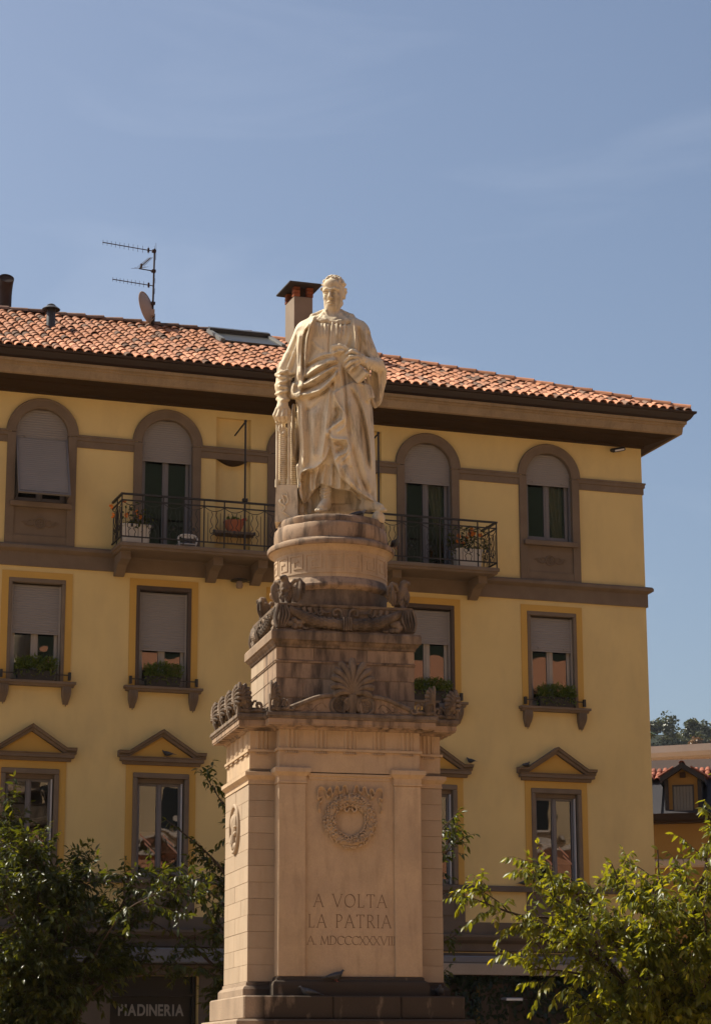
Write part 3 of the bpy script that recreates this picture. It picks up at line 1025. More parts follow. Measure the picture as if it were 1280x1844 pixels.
# ------------------------------------------------------------------ sculpting volume
def surface_nets(D, org, h):
    """Mesh the zero level of a signed distance grid (negative inside)."""
    D = D.astype(np.float32)
    S = D < 0
    nx, ny, nz = D.shape
    cnt = np.zeros((nx - 1, ny - 1, nz - 1), np.uint8)
    offs = [(i, j, k) for i in (0, 1) for j in (0, 1) for k in (0, 1)]
    for (i, j, k) in offs:
        cnt += S[i:nx - 1 + i, j:ny - 1 + j, k:nz - 1 + k]
    act = (cnt > 0) & (cnt < 8)
    idx = -np.ones(act.shape, np.int64)
    ci = np.argwhere(act)
    idx[act] = np.arange(len(ci))
    pos = np.zeros((len(ci), 3), np.float64)
    num = np.zeros(len(ci))
    for a in range(8):
        for ax in range(3):
            o0 = offs[a]
            if o0[ax]: continue
            o1 = list(o0); o1[ax] = 1
            d0 = D[ci[:, 0] + o0[0], ci[:, 1] + o0[1], ci[:, 2] + o0[2]]
            d1 = D[ci[:, 0] + o1[0], ci[:, 1] + o1[1], ci[:, 2] + o1[2]]
            cr = (d0 < 0) != (d1 < 0)
            t = np.where(cr, d0 / np.where(cr, d0 - d1, 1), 0)
            p = np.tile(np.array(o0, float), (len(ci), 1))
            p[:, ax] += t
            pos += p * cr[:, None]
            num += cr
    pos = (ci + pos / num[:, None]) * h + np.array(org)
    faces = []
    for ax in range(3):
        sl0 = [slice(None)] * 3; sl1 = [slice(None)] * 3
        sl0[ax] = slice(0, -1); sl1[ax] = slice(1, None)
        a, b = S[tuple(sl0)], S[tuple(sl1)]
        u, v = [q for q in range(3) if q != ax]
        e = np.argwhere(a != b)
        ok = (e[:, u] > 0) & (e[:, v] > 0) & (e[:, u] < D.shape[u] - 1) & (e[:, v] < D.shape[v] - 1)
        e = e[ok]
        flip = a[e[:, 0], e[:, 1], e[:, 2]]
        q = []
        for du, dv in ((-1, -1), (0, -1), (0, 0), (-1, 0)):
            c = e.copy(); c[:, u] += du; c[:, v] += dv
            q.append(idx[c[:, 0], c[:, 1], c[:, 2]])
        q = np.stack(q, 1)
        if ax == 1: flip = ~flip
        q[~flip] = q[~flip][:, ::-1]
        faces.append(q)
    return pos, np.concatenate(faces)


class Vol:
    """A box of signed distances that solids are smoothly added to or carved from."""

    def __init__(self, lo, hi, h):
        self.lo, self.h = np.array(lo, float), h
        self.n = np.ceil((np.array(hi) - self.lo) / h).astype(int) + 1
        self.ax = [(self.lo[i] + h * np.arange(self.n[i])).astype(np.float32) for i in range(3)]
        self.d = np.full(self.n, 30.0, np.float32)

    def sub(self, lo, hi):
        s = []
        for i in range(3):
            a = max(0, int((lo[i] - self.lo[i]) / self.h) - 1)
            b = min(self.n[i], int((hi[i] - self.lo[i]) / self.h) + 3)
            s.append(slice(a, max(a, b)))
        X = self.ax[0][s[0]][:, None, None]; Y = self.ax[1][s[1]][None, :, None]; Z = self.ax[2][s[2]][None, None, :]
        return tuple(s), X, Y, Z

    def put(self, s, d, k, cut=False):
        a = self.d[s]
        if cut:
            d = -d
            if k > 0:
                hh = np.clip(.5 - .5 * (a - d) / k, 0, 1)
                self.d[s] = a * (1 - hh) + d * hh + k * hh * (1 - hh)
            else:
                self.d[s] = np.maximum(a, d)
        else:
            if k > 0:
                hh = np.clip(.5 + .5 * (a - d) / k, 0, 1)
                self.d[s] = a * (1 - hh) + d * hh - k * hh * (1 - hh)
            else:
                self.d[s] = np.minimum(a, d)

    def cap(self, p, q, r0, r1=None, k=3.0, cut=False, flat=None):
        """Tapered capsule."""
        r1 = r0 if r1 is None else r1
        p, q = np.array(p, float), np.array(q, float)
        R_ = max(r0, r1) + 8 + k
        s, X, Y, Z = self.sub(np.minimum(p, q) - R_, np.maximum(p, q) + R_)
        d = q - p
        L2 = max(float(d @ d), 1e-6)
        t = np.clip(((X - p[0]) * d[0] + (Y - p[1]) * d[1] + (Z - p[2]) * d[2]) / L2, 0, 1)
        dd = np.sqrt((X - p[0] - t * d[0]) ** 2 + (Y - p[1] - t * d[1]) ** 2 + (Z - p[2] - t * d[2]) ** 2) - (r0 + (r1 - r0) * t)
        self.put(s, dd, k, cut)

    def path(self, pts, rs, k=2.0, cut=False):
        for i in range(len(pts) - 1):
            r0 = rs if np.isscalar(rs) else rs[i]
            r1 = rs if np.isscalar(rs) else rs[i + 1]
            self.cap(pts[i], pts[i + 1], r0, r1, k, cut)

    def ell(self, c, r, k=3.0, cut=False, rot=None):
        c = np.array(c, float); r = np.array(r, float)
        R_ = (max(r) if rot is not None else r) + 8 + k
        s, X, Y, Z = self.sub(c - R_, c + R_)
        x, y, z = X - c[0], Y - c[1], Z - c[2]
        if rot is not None:
            M = np.array(rot.inverted())
            x, y, z = (M[0][0] * x + M[0][1] * y + M[0][2] * z, M[1][0] * x + M[1][1] * y + M[1][2] * z, M[2][0] * x + M[2][1] * y + M[2][2] * z)
        k0 = np.sqrt((x / r[0]) ** 2 + (y / r[1]) ** 2 + (z / r[2]) ** 2)
        k1 = np.sqrt((x / r[0] ** 2) ** 2 + (y / r[1] ** 2) ** 2 + (z / r[2] ** 2) ** 2) + 1e-6
        self.put(s, k0 * (k0 - 1) / k1, k, cut)

    def box(self, c, hs, rot, r=1.0, k=2.0, cut=False):
        c = np.array(c, float)
        R_ = np.linalg.norm(hs) + 8 + k
        s, X, Y, Z = self.sub(c - R_, c + R_)
        M = np.array(rot.inverted())
        x, y, z = X - c[0], Y - c[1], Z - c[2]
        q = [abs(M[i][0] * x + M[i][1] * y + M[i][2] * z) - hs[i] + r for i in range(3)]
        d = np.sqrt(sum(np.maximum(v, 0) ** 2 for v in q)) + np.minimum(np.maximum(np.maximum(q[0], q[1]), q[2]), 0) - r
        self.put(s, d, k, cut)


# ------------------------------------------------------------------ the statue
# The figure is drawn on a front elevation sheet (u to the right, v downwards; 1 unit = 8.09 mm), with f the depth
# towards the front. Sheet heights are foreshortened for a viewer below, which EL() undoes.
UN = .00809


def vb(v):
    return .243 + (925 - v) * .000264


def P3(u, v, f=0.0):
    return (u - 600.0, -f, (925 - v) * 1.0416 + 21 - vb(v) * f)


V = Vol((-116, -92, -4), (112, 78, 476), 1.12)
X_, Y_, Z_ = V.ax[0][:, None, None], V.ax[1][None, :, None], V.ax[2][None, None, :]

# body under the clothes: elliptic sections from the hem to the shoulders
tab = np.array([  # z, centre x, half width, half depth, centre depth(f)
    [0, 9, 60, 36, 2], [24, 9, 61, 38, 3], [60, 6, 64, 41, 5], [110, 3, 65, 43, 6], [170, 1, 65, 43, 6], [210, 0, 64, 42, 6], [240, -1, 61, 40, 6],
    [262, -1, 53, 37, 7], [285, 0, 46, 34, 8], [310, 2, 48, 35, 7], [340, 3, 54, 36, 4], [362, 3, 58, 33, 1], [378, 3, 50, 27, -2], [388, 3, 36, 21, -3], [396, 3, 20, 14, -3]])
zz = V.ax[2]
cx_, ax_, bx_, fx_ = [np.interp(zz, tab[:, 0], tab[:, i]).astype(np.float32) for i in (1, 2, 3, 4)]
body = np.sqrt(((X_ - cx_) / ax_) ** 2 + ((Y_ + fx_) / bx_) ** 2) - 1.0
body = (body * np.minimum(ax_, bx_)).astype(np.float32)
body = np.maximum(body, np.maximum(-(Z_ - 2), (Z_ - 394)))

# drapery: relief drawn on the sheet as ridges (+) and furrows (-)
SU0, SV0, SUN, SVN = 480, 560, 230, 380
H = np.zeros((SUN, SVN), np.float32)
gu, gv = np.meshgrid(np.arange(SU0, SU0 + SUN), np.arange(SV0, SV0 + SVN), indexing='ij')


def line_dist(pts):
    best = np.full(gu.shape, 1e9); bt = np.zeros(gu.shape)
    n = len(pts) - 1
    for i in range(n):
        (ax, ay), (bx, by) = pts[i][:2], pts[i + 1][:2]
        dx, dy = bx - ax, by - ay
        t = np.clip(((gu - ax) * dx + (gv - ay) * dy) / (dx * dx + dy * dy + 1e-9), 0, 1)
        d = np.hypot(gu - ax - t * dx, gv - ay - t * dy)
        m_ = d < best
        best[m_] = d[m_]; bt[m_] = ((i + t) / n)[m_]
    return best, bt


def fold(pts, amp, w, taper=.12):
    global H
    pp = interp_path([(a, b) for a, b in pts], max(8, len(pts) * 5)) if len(pts) > 2 else pts
    d, t = line_dist([tuple(p) for p in pp])
    tp = np.clip(np.minimum(t, 1 - t) / taper, 0, 1) if taper else 1.0
    H += (amp * 1.12 * np.exp(-(d / w) ** 1.35) * tp).astype(np.float32)


def region(poly, val, soft=1.2):
    """Raise or sink a patch of the sheet with a crisp edge."""
    global H
    inside = np.zeros(gu.shape, bool)
    n = len(poly)
    j = n - 1
    for i in range(n):
        (xi, yi), (xj, yj) = poly[i], poly[j]
        c = ((yi > gv) != (yj > gv)) & (gu < (xj - xi) * (gv - yi) / (yj - yi + 1e-9) + xi)
        inside ^= c
        j = i
    d, _ = line_dist(list(poly) + [poly[0]])
    sd = np.where(inside, d, -d)
    H += (val * np.clip(.5 + sd / (2 * soft), 0, 1)).astype(np.float32)


# coat fronts lie over the shirt
region([(573, 570), (548, 580), (520, 620), (500, 670), (500, 720), (545, 720), (556, 668), (556, 640), (559, 612), (566, 588)], 6)
region([(640, 574), (660, 580), (700, 640), (705, 720), (668, 720), (650, 660), (642, 636), (643, 606)], 6)
fold([(572, 574), (563, 592), (558, 620), (556, 664)], 4.5, 3.2)
fold([(566, 582), (553, 600), (548, 640), (547, 690)], 4, 4)
fold([(560, 590), (551, 620), (551, 690)], -5, 2.6)
fold([(545, 598), (541, 640), (542, 690)], 4, 4)
fold([(640, 578), (644, 606), (642, 634)], 4.5, 3.2)
fold([(650, 590), (653, 620), (651, 640)], -3.5, 3)
fold([(658, 590), (664, 620), (668, 650)], 4, 4)
fold([(666, 600), (674, 625), (680, 645)], -3.5, 3)
# shirt: placket, gathers
fold([(600, 580), (598, 610), (597, 640)], -3.2, 1.5, .05)
fold([(603, 580), (601, 610), (600, 640)], 1.6, 1.8, .05)
for u0 in (577, 584, 590, 612, 619, 627):
    fold([(u0, 582), (u0 + (600 - u0) * .04, 596), (u0 + (600 - u0) * .10, 612)], 2.2, 2.0, .25)
    fold([(u0 + 3, 582), (u0 + 3, 600)], -1.6, 1.6, .25)
fold([(566, 612), (575, 626), (590, 634)], 1.6, 3)
fold([(635, 600), (630, 622), (618, 632)], 1.6, 3)
# waist: folds of the wrapped cloak running up to the knot
fold([(557, 658), (575, 647), (592, 641), (606, 640)], 3.5, 2.6)
fold([(556, 664), (576, 653), (604, 645)], -3.2, 1.8)
fold([(556, 669), (578, 657), (606, 649)], 3.2, 2.4)
fold([(552, 682), (574, 666), (596, 655), (614, 650)], 7.5, 5.0)
fold([(548, 692), (572, 676), (600, 662), (614, 656)], -6, 2.6)
fold([(540, 700), (566, 688), (592, 672), (613, 660)], 7.5, 4.6)
fold([(546, 707), (572, 697), (598, 680), (614, 664)], -5.5, 2.6)
fold([(535, 712), (556, 712), (582, 704), (604, 684), (615, 668)], 8, 4.2)
fold([(560, 722), (590, 708), (608, 688)], -6, 3.0)
fold([(536, 690), (532, 700), (534, 712), (545, 716)], 6, 3.6)
# hanging folds of the skirt, viewer's left
fold([(533, 722), (531, 760), (531, 800), (536, 836)], 4, 3)
fold([(540, 722), (541, 770), (543, 800), (541, 842)], -5.5, 2.6)
fold([(548, 722), (549, 760), (552, 800), (551, 850)], 5, 4)
fold([(556, 726), (560, 770), (562, 810), (560, 846)], -3.5, 3.4)
fold([(600, 690), (595, 740), (590, 790), (584, 832)], 4.2, 4)
fold([(606, 682), (602, 740), (597, 800)], -4.6, 2.8)
fold([(595, 706), (585, 760), (576, 820)], -2.4, 5)
fold([(575, 735), (570, 780), (571, 830)], 3.0, 9)
fold([(588, 716), (570, 735), (556, 742)], -2.2, 4)
# falling panel from the knot
fold([(612, 656), (607, 700), (603, 730), (597, 772)], 5, 3.4)
fold([(617, 656), (620, 690), (623, 712), (628, 770)], 4.5, 3.0)
fold([(622, 660), (626, 700), (630, 760)], -5.5, 2.2)
zig = [(604, 709), (612, 728), (622, 744), (622, 756), (611, 764), (599, 773), (595, 781), (603, 791), (616, 793), (627, 793), (632, 803), (627, 815), (614, 821), (606, 830)]
region(zig + [(618, 857), (640, 880), (662, 897), (690, 910), (700, 800), (700, 700), (640, 690)], 5.5)
fold(zig, 5.0, 2.6, .02)
fold([(609, 735), (614, 748), (604, 764)], -5, 3.4)
fold([(606, 799), (619, 801), (622, 808), (609, 816)], -5.5, 3.6)
fold([(628, 748), (626, 768), (611, 781)], 3.2, 3)
fold([(637, 780), (636, 812), (618, 835)], 3.2, 3)
# the cloak over his left leg
fold([(636, 700), (652, 735), (664, 790), (670, 850)], -5, 2.8)
fold([(642, 694), (658, 735), (669, 790), (673, 850)], 4, 3.4)
fold([(631, 720), (640, 760), (654, 820), (672, 890)], 4.4, 4.2)
fold([(629, 740), (636, 790), (650, 850), (668, 894)], -4.2, 2.8)
fold([(632, 800), (638, 840), (656, 880), (674, 902)], 3.6, 3.4)
fold([(620, 838), (634, 864), (654, 886), (678, 904)], 4.2, 2.6, .04)
fold([(650, 690), (660, 700), (668, 730)], 4, 3)
fold([(655, 760), (662, 820), (664, 870)], -2.6, 4)
# under-tunic showing between the two hems
tri = [(600, 806), (592, 826), (583, 836), (572, 844), (560, 846), (549, 852), (548, 866), (553, 905), (690, 935), (652, 890), (627, 869), (617, 857), (606, 832)]
region(tri, -9)
fold([(549, 864), (548, 852), (560, 845), (573, 843), (584, 834), (593, 825), (601, 806)], 3.6, 2.4, .02)
for u0, a_ in ((573, 3.5), (580, -4), (587, 3.5), (594, -4), (602, 3.6), (609, -3.6), (617, 3.4), (625, -3.2), (634, 3.0), (645, -3)):
    fold([(u0 + (604 - u0) * .25, 836), (u0, 862), (u0 - 1, 890)], a_, 2.4, .1)
fold([(549, 868), (545, 884), (550, 902)], 3, 2.4)
fold([(560, 850), (557, 870), (557, 898)], -5, 2.6)
fold([(566, 850), (565, 870), (566, 888)], 4, 2.6)

vmap = 925 - (Z_ - 21 + (.243 + .27 * .2) * np.minimum(-Y_, 60)) / 1.0416
iu = np.clip(np.broadcast_to((X_ + 600 - SU0), body.shape), 0, SUN - 1.01)
iv = np.clip(np.broadcast_to(vmap - SV0, body.shape), 0, SVN - 1.01)
near = (body < 16) & (body > -16)
ui, vi = iu[near], iv[near]
a0, b0 = ui.astype(int), vi.astype(int)
fu, fv = ui - a0, vi - b0
Hs = H[a0, b0] * (1 - fu) * (1 - fv) + H[a0 + 1, b0] * fu * (1 - fv) + H[a0, b0 + 1] * (1 - fu) * fv + H[a0 + 1, b0 + 1] * fu * fv
frontw = np.clip((np.broadcast_to(-Y_, body.shape)[near] + 4) / 14, 0, 1)
ang_ = np.broadcast_to(np.arctan2(Y_, X_ + 0.01), body.shape)[near]
zb_ = np.broadcast_to(Z_, body.shape)[near]
back = 2.6 * np.sin(ang_ * 13 + zb_ * .012) + 1.6 * np.sin(ang_ * 23 + 1 + zb_ * .02)
body[near] -= (np.sign(Hs) * np.abs(Hs) ** 1.04 * 1.28 * frontw + back * (1 - frontw) * np.clip((300 - zb_) / 60, 0, 1)).astype(np.float32)
# hem line: cut the cloth below it and hollow it out from underneath
hem = np.array([(470, 838), (532, 838), (539, 876), (550, 901), (556, 899), (566, 885), (582, 871), (600, 876), (613, 881), (636, 882), (650, 892), (666, 900), (680, 905), (720, 905)], float)
hv = np.interp(V.ax[0] + 600, hem[:, 0], hem[:, 1])
hz = ((925 - hv) * 1.0416 + 21 - .25 * 34).astype(np.float32)[:, None, None]
hz = np.where(Y_ < 6, hz, np.minimum(hz, 30) * np.clip(1 - (Y_ - 6) / 20, 0, 1) + 26 * np.clip((Y_ - 6) / 20, 0, 1))
body = np.maximum(body, (hz - Z_))
inner = np.sqrt(((X_ - cx_) / (ax_ - 24)) ** 2 + ((Y_ + fx_) / (bx_ - 22)) ** 2) - 1.0
inner = np.maximum(inner * np.minimum(ax_ - 24, bx_ - 22), Z_ - (hz + 12))
body = np.maximum(body, -inner)
V.put((slice(None),) * 3, body.astype(np.float32), 0)
del body, inner, iu, iv, near

# shoulders and coat
V.cap(P3(556, 595, -2), P3(566, 588, -2), 17, 15, 8)
V.cap(P3(652, 597, -2), P3(640, 588, -2), 17, 15, 8)
# arm on the viewer's left: coat sleeve, shirt sleeve, hand
V.cap(P3(550, 600, -2), P3(531, 652, 4), 15.5, 17.5, 6)
V.cap(P3(530, 650, 4), P3(525, 668, 5), 17.5, 16, 3)
V.path([P3(*q) for q in ((508, 664, 6), (514, 672, 19), (527, 674, 21), (539, 672, 12))], 3.6, 2)
V.path([P3(*q) for q in ((538, 640, 16), (541, 680, 14), (545, 712, 12))], [4, 5, 4], 3)
for q in (((544, 604, 14), (533, 640, 20), (524, 664, 22)), ((537, 606, 9), (523, 640, 14), (512, 664, 17)), ((551, 606, 15), (542, 650, 20), (535, 672, 21))):
    V.path([P3(*a) for a in q], [3.2, 4.2, 4.0], 3)
V.path([P3(*a) for a in ((540, 606, 16), (529, 640, 21), (519, 664, 23))], 2.6, 2, True)
V.cap(P3(518, 664, 6), P3(514, 700, 12), 14.5, 13.5, 3)
V.cap(P3(514, 700, 12), P3(515, 722, 17), 13.5, 9.5, 3)
for k_, (v0, b_) in enumerate(((672, 4), (681, -3), (690, 5), (699, -3), (708, 4))):
    V.path([P3(502, v0 + b_, 14), P3(510, v0 + b_ * .3, 26), P3(520, v0 - b_ * .4, 27), P3(528, v0 - b_, 19)], 2.6, 1.6)
V.path([P3(505, 721, 16), P3(514, 724, 28), P3(524, 722, 20)], 3.4, 2)
V.cap(P3(514, 726, 19), P3(512, 738, 24), 8.5, 9.5, 2)
V.cap(P3(518, 728, 20), P3(520, 742, 24), 6, 6, 2)
for (a, b, c, r) in (((505, 738, 26), (500, 750, 28), (503, 758, 24), 3.6), ((510, 740, 29), (506, 752, 33), (509, 760, 28), 3.7), ((516, 741, 30), (514, 752, 34), (515, 760, 29), 3.6), ((521, 741, 28), (521, 751, 31), (520, 757, 27), 3.3)):
    V.path([P3(*a), P3(*b), P3(*c)], [r, r * .95, r * .8], .8)
V.path([P3(520, 732, 24), P3(526, 742, 24), P3(524, 752, 22)], [3.8, 3.5, 3.0], 1.2)
# arm on the viewer's right: bent at the elbow, open hanging sleeve
V.cap(P3(653, 602, -2), P3(669, 648, 4), 17, 18, 6)
V.path([P3(*q) for q in ((654, 604, 16), (663, 630, 22), (674, 648, 24))], [3.2, 4.2, 3.4], 3)
V.path([P3(*q) for q in ((664, 604, 12), (676, 632, 18), (687, 650, 18))], [3.2, 4.2, 3.4], 3)
V.path([P3(*q) for q in ((659, 604, 18), (669, 630, 24), (680, 648, 24))], 2.6, 2, True)
V.ell(P3(684, 690, 0), (12.5, 20, 46), 5)
V.ell(P3(677, 700, 14), (9, 15, 36), 3, True)
V.path([P3(*q) for q in ((676, 648, 22), (690, 654, 22), (697, 670, 16), (696, 690, 10), (690, 712, 6), (681, 734, 4))], [4, 4, 4, 4, 4, 3.4], 2)
V.path([P3(*q) for q in ((666, 662, 14), (668, 690, 6), (672, 715, 6), (679, 735, 6))], [3.6, 3.6, 3.4, 3], 2)
V.path([P3(*q) for q in ((690, 660, 18), (689, 690, 16), (684, 722, 10))], 2.4, 2, True)
V.cap(P3(684, 662, 18), P3(664, 655, 38), 11.5, 9.5, 3)
for t_ in (.15, .4, .65, .9):
    u_, v_, f_ = 684 - 20 * t_, 662 - 7 * t_, 18 + 20 * t_
    V.path([P3(u_ - 1, v_ - 10, f_ + 3), P3(u_ - 2, v_, f_ + 11), P3(u_ + 1, v_ + 10, f_ + 4)], 2.0, 1.4)
V.ell(P3(653, 649, 44), (11, 8, 10), 3)
for (a, b, c, r) in (((650, 640, 48), (638, 634, 52), (628, 640, 50), 3.7), ((648, 645, 52), (635, 645, 56), (626, 653, 51), 3.8), ((648, 651, 52), (637, 655, 56), (628, 663, 50), 3.7), ((650, 656, 50), (641, 663, 53), (634, 670, 48), 3.4)):
    V.path([P3(*a), P3(*b), P3(*c)], [r, r, r * .78], .8)
V.path([P3(651, 642, 46), P3(643, 634, 46), P3(634, 632, 44)], [4.2, 3.8, 3.0], 1.2)
# knot of cloth above the book
V.ell(P3(612, 634, 40), (13, 8, 9), 3)
V.path([P3(*q) for q in ((602, 636, 40), (606, 627, 45), (616, 625, 47), (627, 629, 46), (636, 636, 43))], [3.6, 4.4, 4.4, 4.0, 3.4], 1.6)
V.path([P3(*q) for q in ((604, 640, 43), (612, 634, 49), (622, 634, 48))], 3.2, 1.4)
V.ell(P3(610, 633, 49), (4.5, 4, 3.2), 1.2, True)
# collar roll round the neck and coat lapels on the shoulders
V.path([P3(*q) for q in ((588, 564, 4), (586, 568, 12), (590, 574, 20), (599, 579, 25))], [4, 4, 3.6, 2.6], 3)
V.path([P3(*q) for q in ((617, 564, 4), (619, 568, 12), (612, 575, 20), (602, 580, 25))], [4, 4, 3.6, 2.6], 3)
V.path([P3(*q) for q in ((588, 563, -12), (603, 566, -18), (618, 563, -12))], 6, 4)
for q in (((586, 566, 4), (574, 574, 17), (573, 577, 20), (583, 579, 25), (592, 578, 27), (600, 581, 28)), ((620, 566, 4), (634, 574, 15), (640, 580, 19), (630, 580, 24), (617, 583, 28), (602, 580, 28))):
    V.path([P3(*a) for a in q], [3.0, 3.0, 2.6, 2.8, 2.8, 2.2], 1.4)
for q in (((586, 569, 10), (580, 575, 22), (592, 577, 27)), ((619, 569, 10), (630, 577, 22), (614, 580, 28)), ((624, 572, 14), (634, 579, 20), (620, 580, 27))):
    V.path([P3(*a) for a in q], 3.2, 2)
V.path([P3(*q) for q in ((574, 580, 22), (583, 583, 27), (592, 582, 29), (599, 585, 30), (608, 585, 30), (618, 587, 30), (630, 585, 26), (640, 584, 21))], 1.5, .8, True)
V.path([P3(*q) for q in ((622, 564, -4), (638, 571, 6), (646, 584, 12))], 4.6, 3)
V.path([P3(*q) for q in ((583, 564, -4), (568, 571, 4), (560, 584, 11))], 5, 3)
# neck
V.cap(P3(602, 552, 5), P3(602, 584, 3), 13.2, 15.5, 3)
V.path([P3(*q) for q in ((592, 560, 16), (598, 578, 21))], 2.2, 2)
# feet
V.cap(P3(592, 868, 10), P3(591, 902, 16), 12, 8.5, 3)
V.cap(P3(591, 906, 16), P3(584, 914, 38), 9.5, 7.5, 3)
V.cap(P3(592, 910, 8), P3(590, 912, 18), 9, 9, 3)
for k_, (du, L_) in enumerate(((-6, 47), (-1.5, 48), (2.5, 46), (6, 43), (9, 39))):
    V.cap(P3(584 + du, 916, 36), P3(581 + du, 919, L_), 3.4 - .25 * k_, 3.0 - .25 * k_, .9)
for v0 in (880, 886, 892):
    V.path([P3(581, v0, 14), P3(589, v0 + 3, 26), P3(600, v0 - 1, 18)], 1.8, 1.4)
V.cap(P3(662, 880, 4), P3(664, 906, 10), 12, 9.5, 3)
V.cap(P3(666, 908, 12), P3(687, 914, 34), 10.5, 7.0, 3)
V.cap(P3(658, 914, 4), P3(668, 914, 16), 8.5, 9, 3)
for k_, (du, L_) in enumerate(((6, 46), (2.5, 47), (-1, 46), (-4.5, 43), (-8, 38))):
    V.cap(P3(686 + du * .7, 916, 34), P3(692 + du * .7, 919, L_ - 4), 3.4 - .2 * k_, 2.9 - .2 * k_, .9)
# rough stone prop under the overhanging foot, and the tail of the cloak behind
V.ell(P3(684, 934, 26), (12, 16, 14), 4)
V.ell(P3(562, 896, -16), (17, 12, 36), 4)
V.path([P3(*q) for q in ((548, 850, -4), (545, 890, -2), (548, 922, 0))], [5, 5, 6], 3)
V.path([P3(*q) for q in ((578, 880, -6), (579, 905, -4), (578, 924, -4))], [4, 4.5, 5], 3)
V.path([P3(*q) for q in ((564, 882, -2), (563, 905, 0), (562, 924, 0))], [4, 4, 4.5], 2)
# head, turned a little to the viewer's left and bowed
HR = Matrix.Rotation(rad(-16), 3, 'Z') @ Matrix.Rotation(rad(8), 3, 'X')
hc = np.array(P3(605, 528, 6))


def Hd(x, y, z):
    """Point in head space: x to his left as seen (right on the sheet), y back, z up."""
    p = HR @ Vector((x, y, z))
    return (hc[0] + p.x, hc[1] + p.y, hc[2] + p.z)


V.ell(Hd(0, 3, 5), (19.5, 24, 24), 2, rot=HR)
V.ell(Hd(0, -4, -13), (15.5, 17.2, 22), 6, rot=HR)
V.ell(Hd(0, -11, -27), (9.5, 9.5, 8.5), 6, rot=HR)
V.cap(Hd(-12, 2, -20), Hd(-5, -12, -29), 5, 5, 5)
V.cap(Hd(12, 2, -20), Hd(5, -12, -29), 5, 5, 5)
V.ell(Hd(0, -13, 14), (14, 8, 10), 5, rot=HR)
for sg in (-1, 1):
    V.path([Hd(sg * 2, -20.8, 2.8), Hd(sg * 8, -20.3, 4), Hd(sg * 14, -14.6, 2)], [2.6, 3.0, 2.6], 2)
    V.ell(Hd(sg * 7.6, -20.8, -2.8), (5.6, 5.0, 4.1), 1.4, True, HR)
    V.ell(Hd(sg * 7.6, -16.6, -3.2), (4.0, 3.4, 3.2), .8, rot=HR)
    V.path([Hd(sg * 3.6, -19.4, -1.6), Hd(sg * 7.6, -20.6, -.6), Hd(sg * 11.6, -18, -2)], 1.1, .6)
    V.path([Hd(sg * 3.8, -19.2, -5.6), Hd(sg * 7.6, -19.8, -6.2), Hd(sg * 11.2, -17.6, -5.4)], 1.1, .8)
    V.ell(Hd(sg * 10.5, -12.5, -10), (5.4, 5, 4.6), 4, rot=HR)
    V.path([Hd(sg * 4.5, -21.5, -13.0), Hd(sg * 7.5, -19.6, -18)], .9, 1.2, True)
    V.ell(Hd(sg * 9, -8, -18), (6.0, 8, 8), 4, rot=HR)
    V.ell(Hd(sg * 18.6, 5, -5), (2.8, 5.2, 8.2), 1.2, rot=HR)
    V.ell(Hd(sg * 20.6, 3, -4), (1.6, 2.6, 4.2), .8, True, HR)
V.path([Hd(0, -20.5, .5), Hd(0, -24, -6), Hd(0, -27.4, -12)], [2.2, 2.6, 3.4], 1.4)
V.cap(Hd(-3.2, -23, -13), Hd(3.2, -23, -13), 2.4, 2.4, 1.2)
V.path([Hd(-6, -19.2, -20.2), Hd(-2, -21.6, -19.4), Hd(2, -21.6, -19.4), Hd(6, -19.2, -20.2)], 1.6, 1)
V.path([Hd(-5, -19, -23.2), Hd(0, -21.2, -23.6), Hd(5, -19, -23.2)], 1.9, 1)
V.path([Hd(-6.5, -20, -21.6), Hd(0, -22.8, -21.4), Hd(6.5, -20, -21.6)], .9, .5, True)
V.path([Hd(-3.5, -20.3, -26.0), Hd(3.5, -20.3, -26.0)], .9, 1.0, True)
# hair: short curled locks
hr = random.Random(21)
for k_ in range(190):
    th = hr.uniform(-math.pi, math.pi)          # 0 = front
    el = hr.uniform(-.65, 1.5)
    if abs(th) < .95 and el < .92 - abs(th) * .25: continue
    if abs(th) < 1.35 and el < .10: continue
    if abs(abs(th) - 1.7) < .36 and -.65 < el < -.02: continue
    dx, dy, dz = math.sin(th) * math.cos(el), -math.cos(th) * math.cos(el), math.sin(el)
    c = (dx * 19.6, 3 + dy * 23.6, 5 + dz * 24.5)
    r = hr.uniform(2.0, 3.2)
    a2 = hr.uniform(0, 6.28)
    t1 = Vector((dx, dy, dz)).orthogonal().normalized()
    t2 = Vector((dx, dy, dz)).cross(t1)
    o1 = t1 * math.cos(a2) + t2 * math.sin(a2)
    V.path([Hd(c[0] - o1.x * 3.5, c[1] - o1.y * 3.5, c[2] - o1.z * 3.5), Hd(c[0] + dx * 2.2, c[1] + dy * 2.2, c[2] + dz * 2.2), Hd(c[0] + o1.x * 3.5, c[1] + o1.y * 3.5, c[2] + o1.z * 3.5)], [r * .7, r, r * .6], .7)
for k_ in range(26):                            # furrows between the locks
    th = hr.uniform(-math.pi, math.pi); el = hr.uniform(.2, 1.4)
    if abs(th) < .9 and el < 1.0: continue
    dx, dy, dz = math.sin(th) * math.cos(el), -math.cos(th) * math.cos(el), math.sin(el)
    V.ell(Hd(dx * 22.0, 3 + dy * 26, 5 + dz * 27.0), (2.4, 2.4, 2.0), .8, True)
for sg in (-1, 1):                              # whiskers in front of the ears
    for j_ in range(4):
        V.ell(Hd(sg * (17 - j_ * .4), -4 + j_ * .6, 2 - j_ * 5), (2.2, 3.0, 3.0), .8, rot=HR)

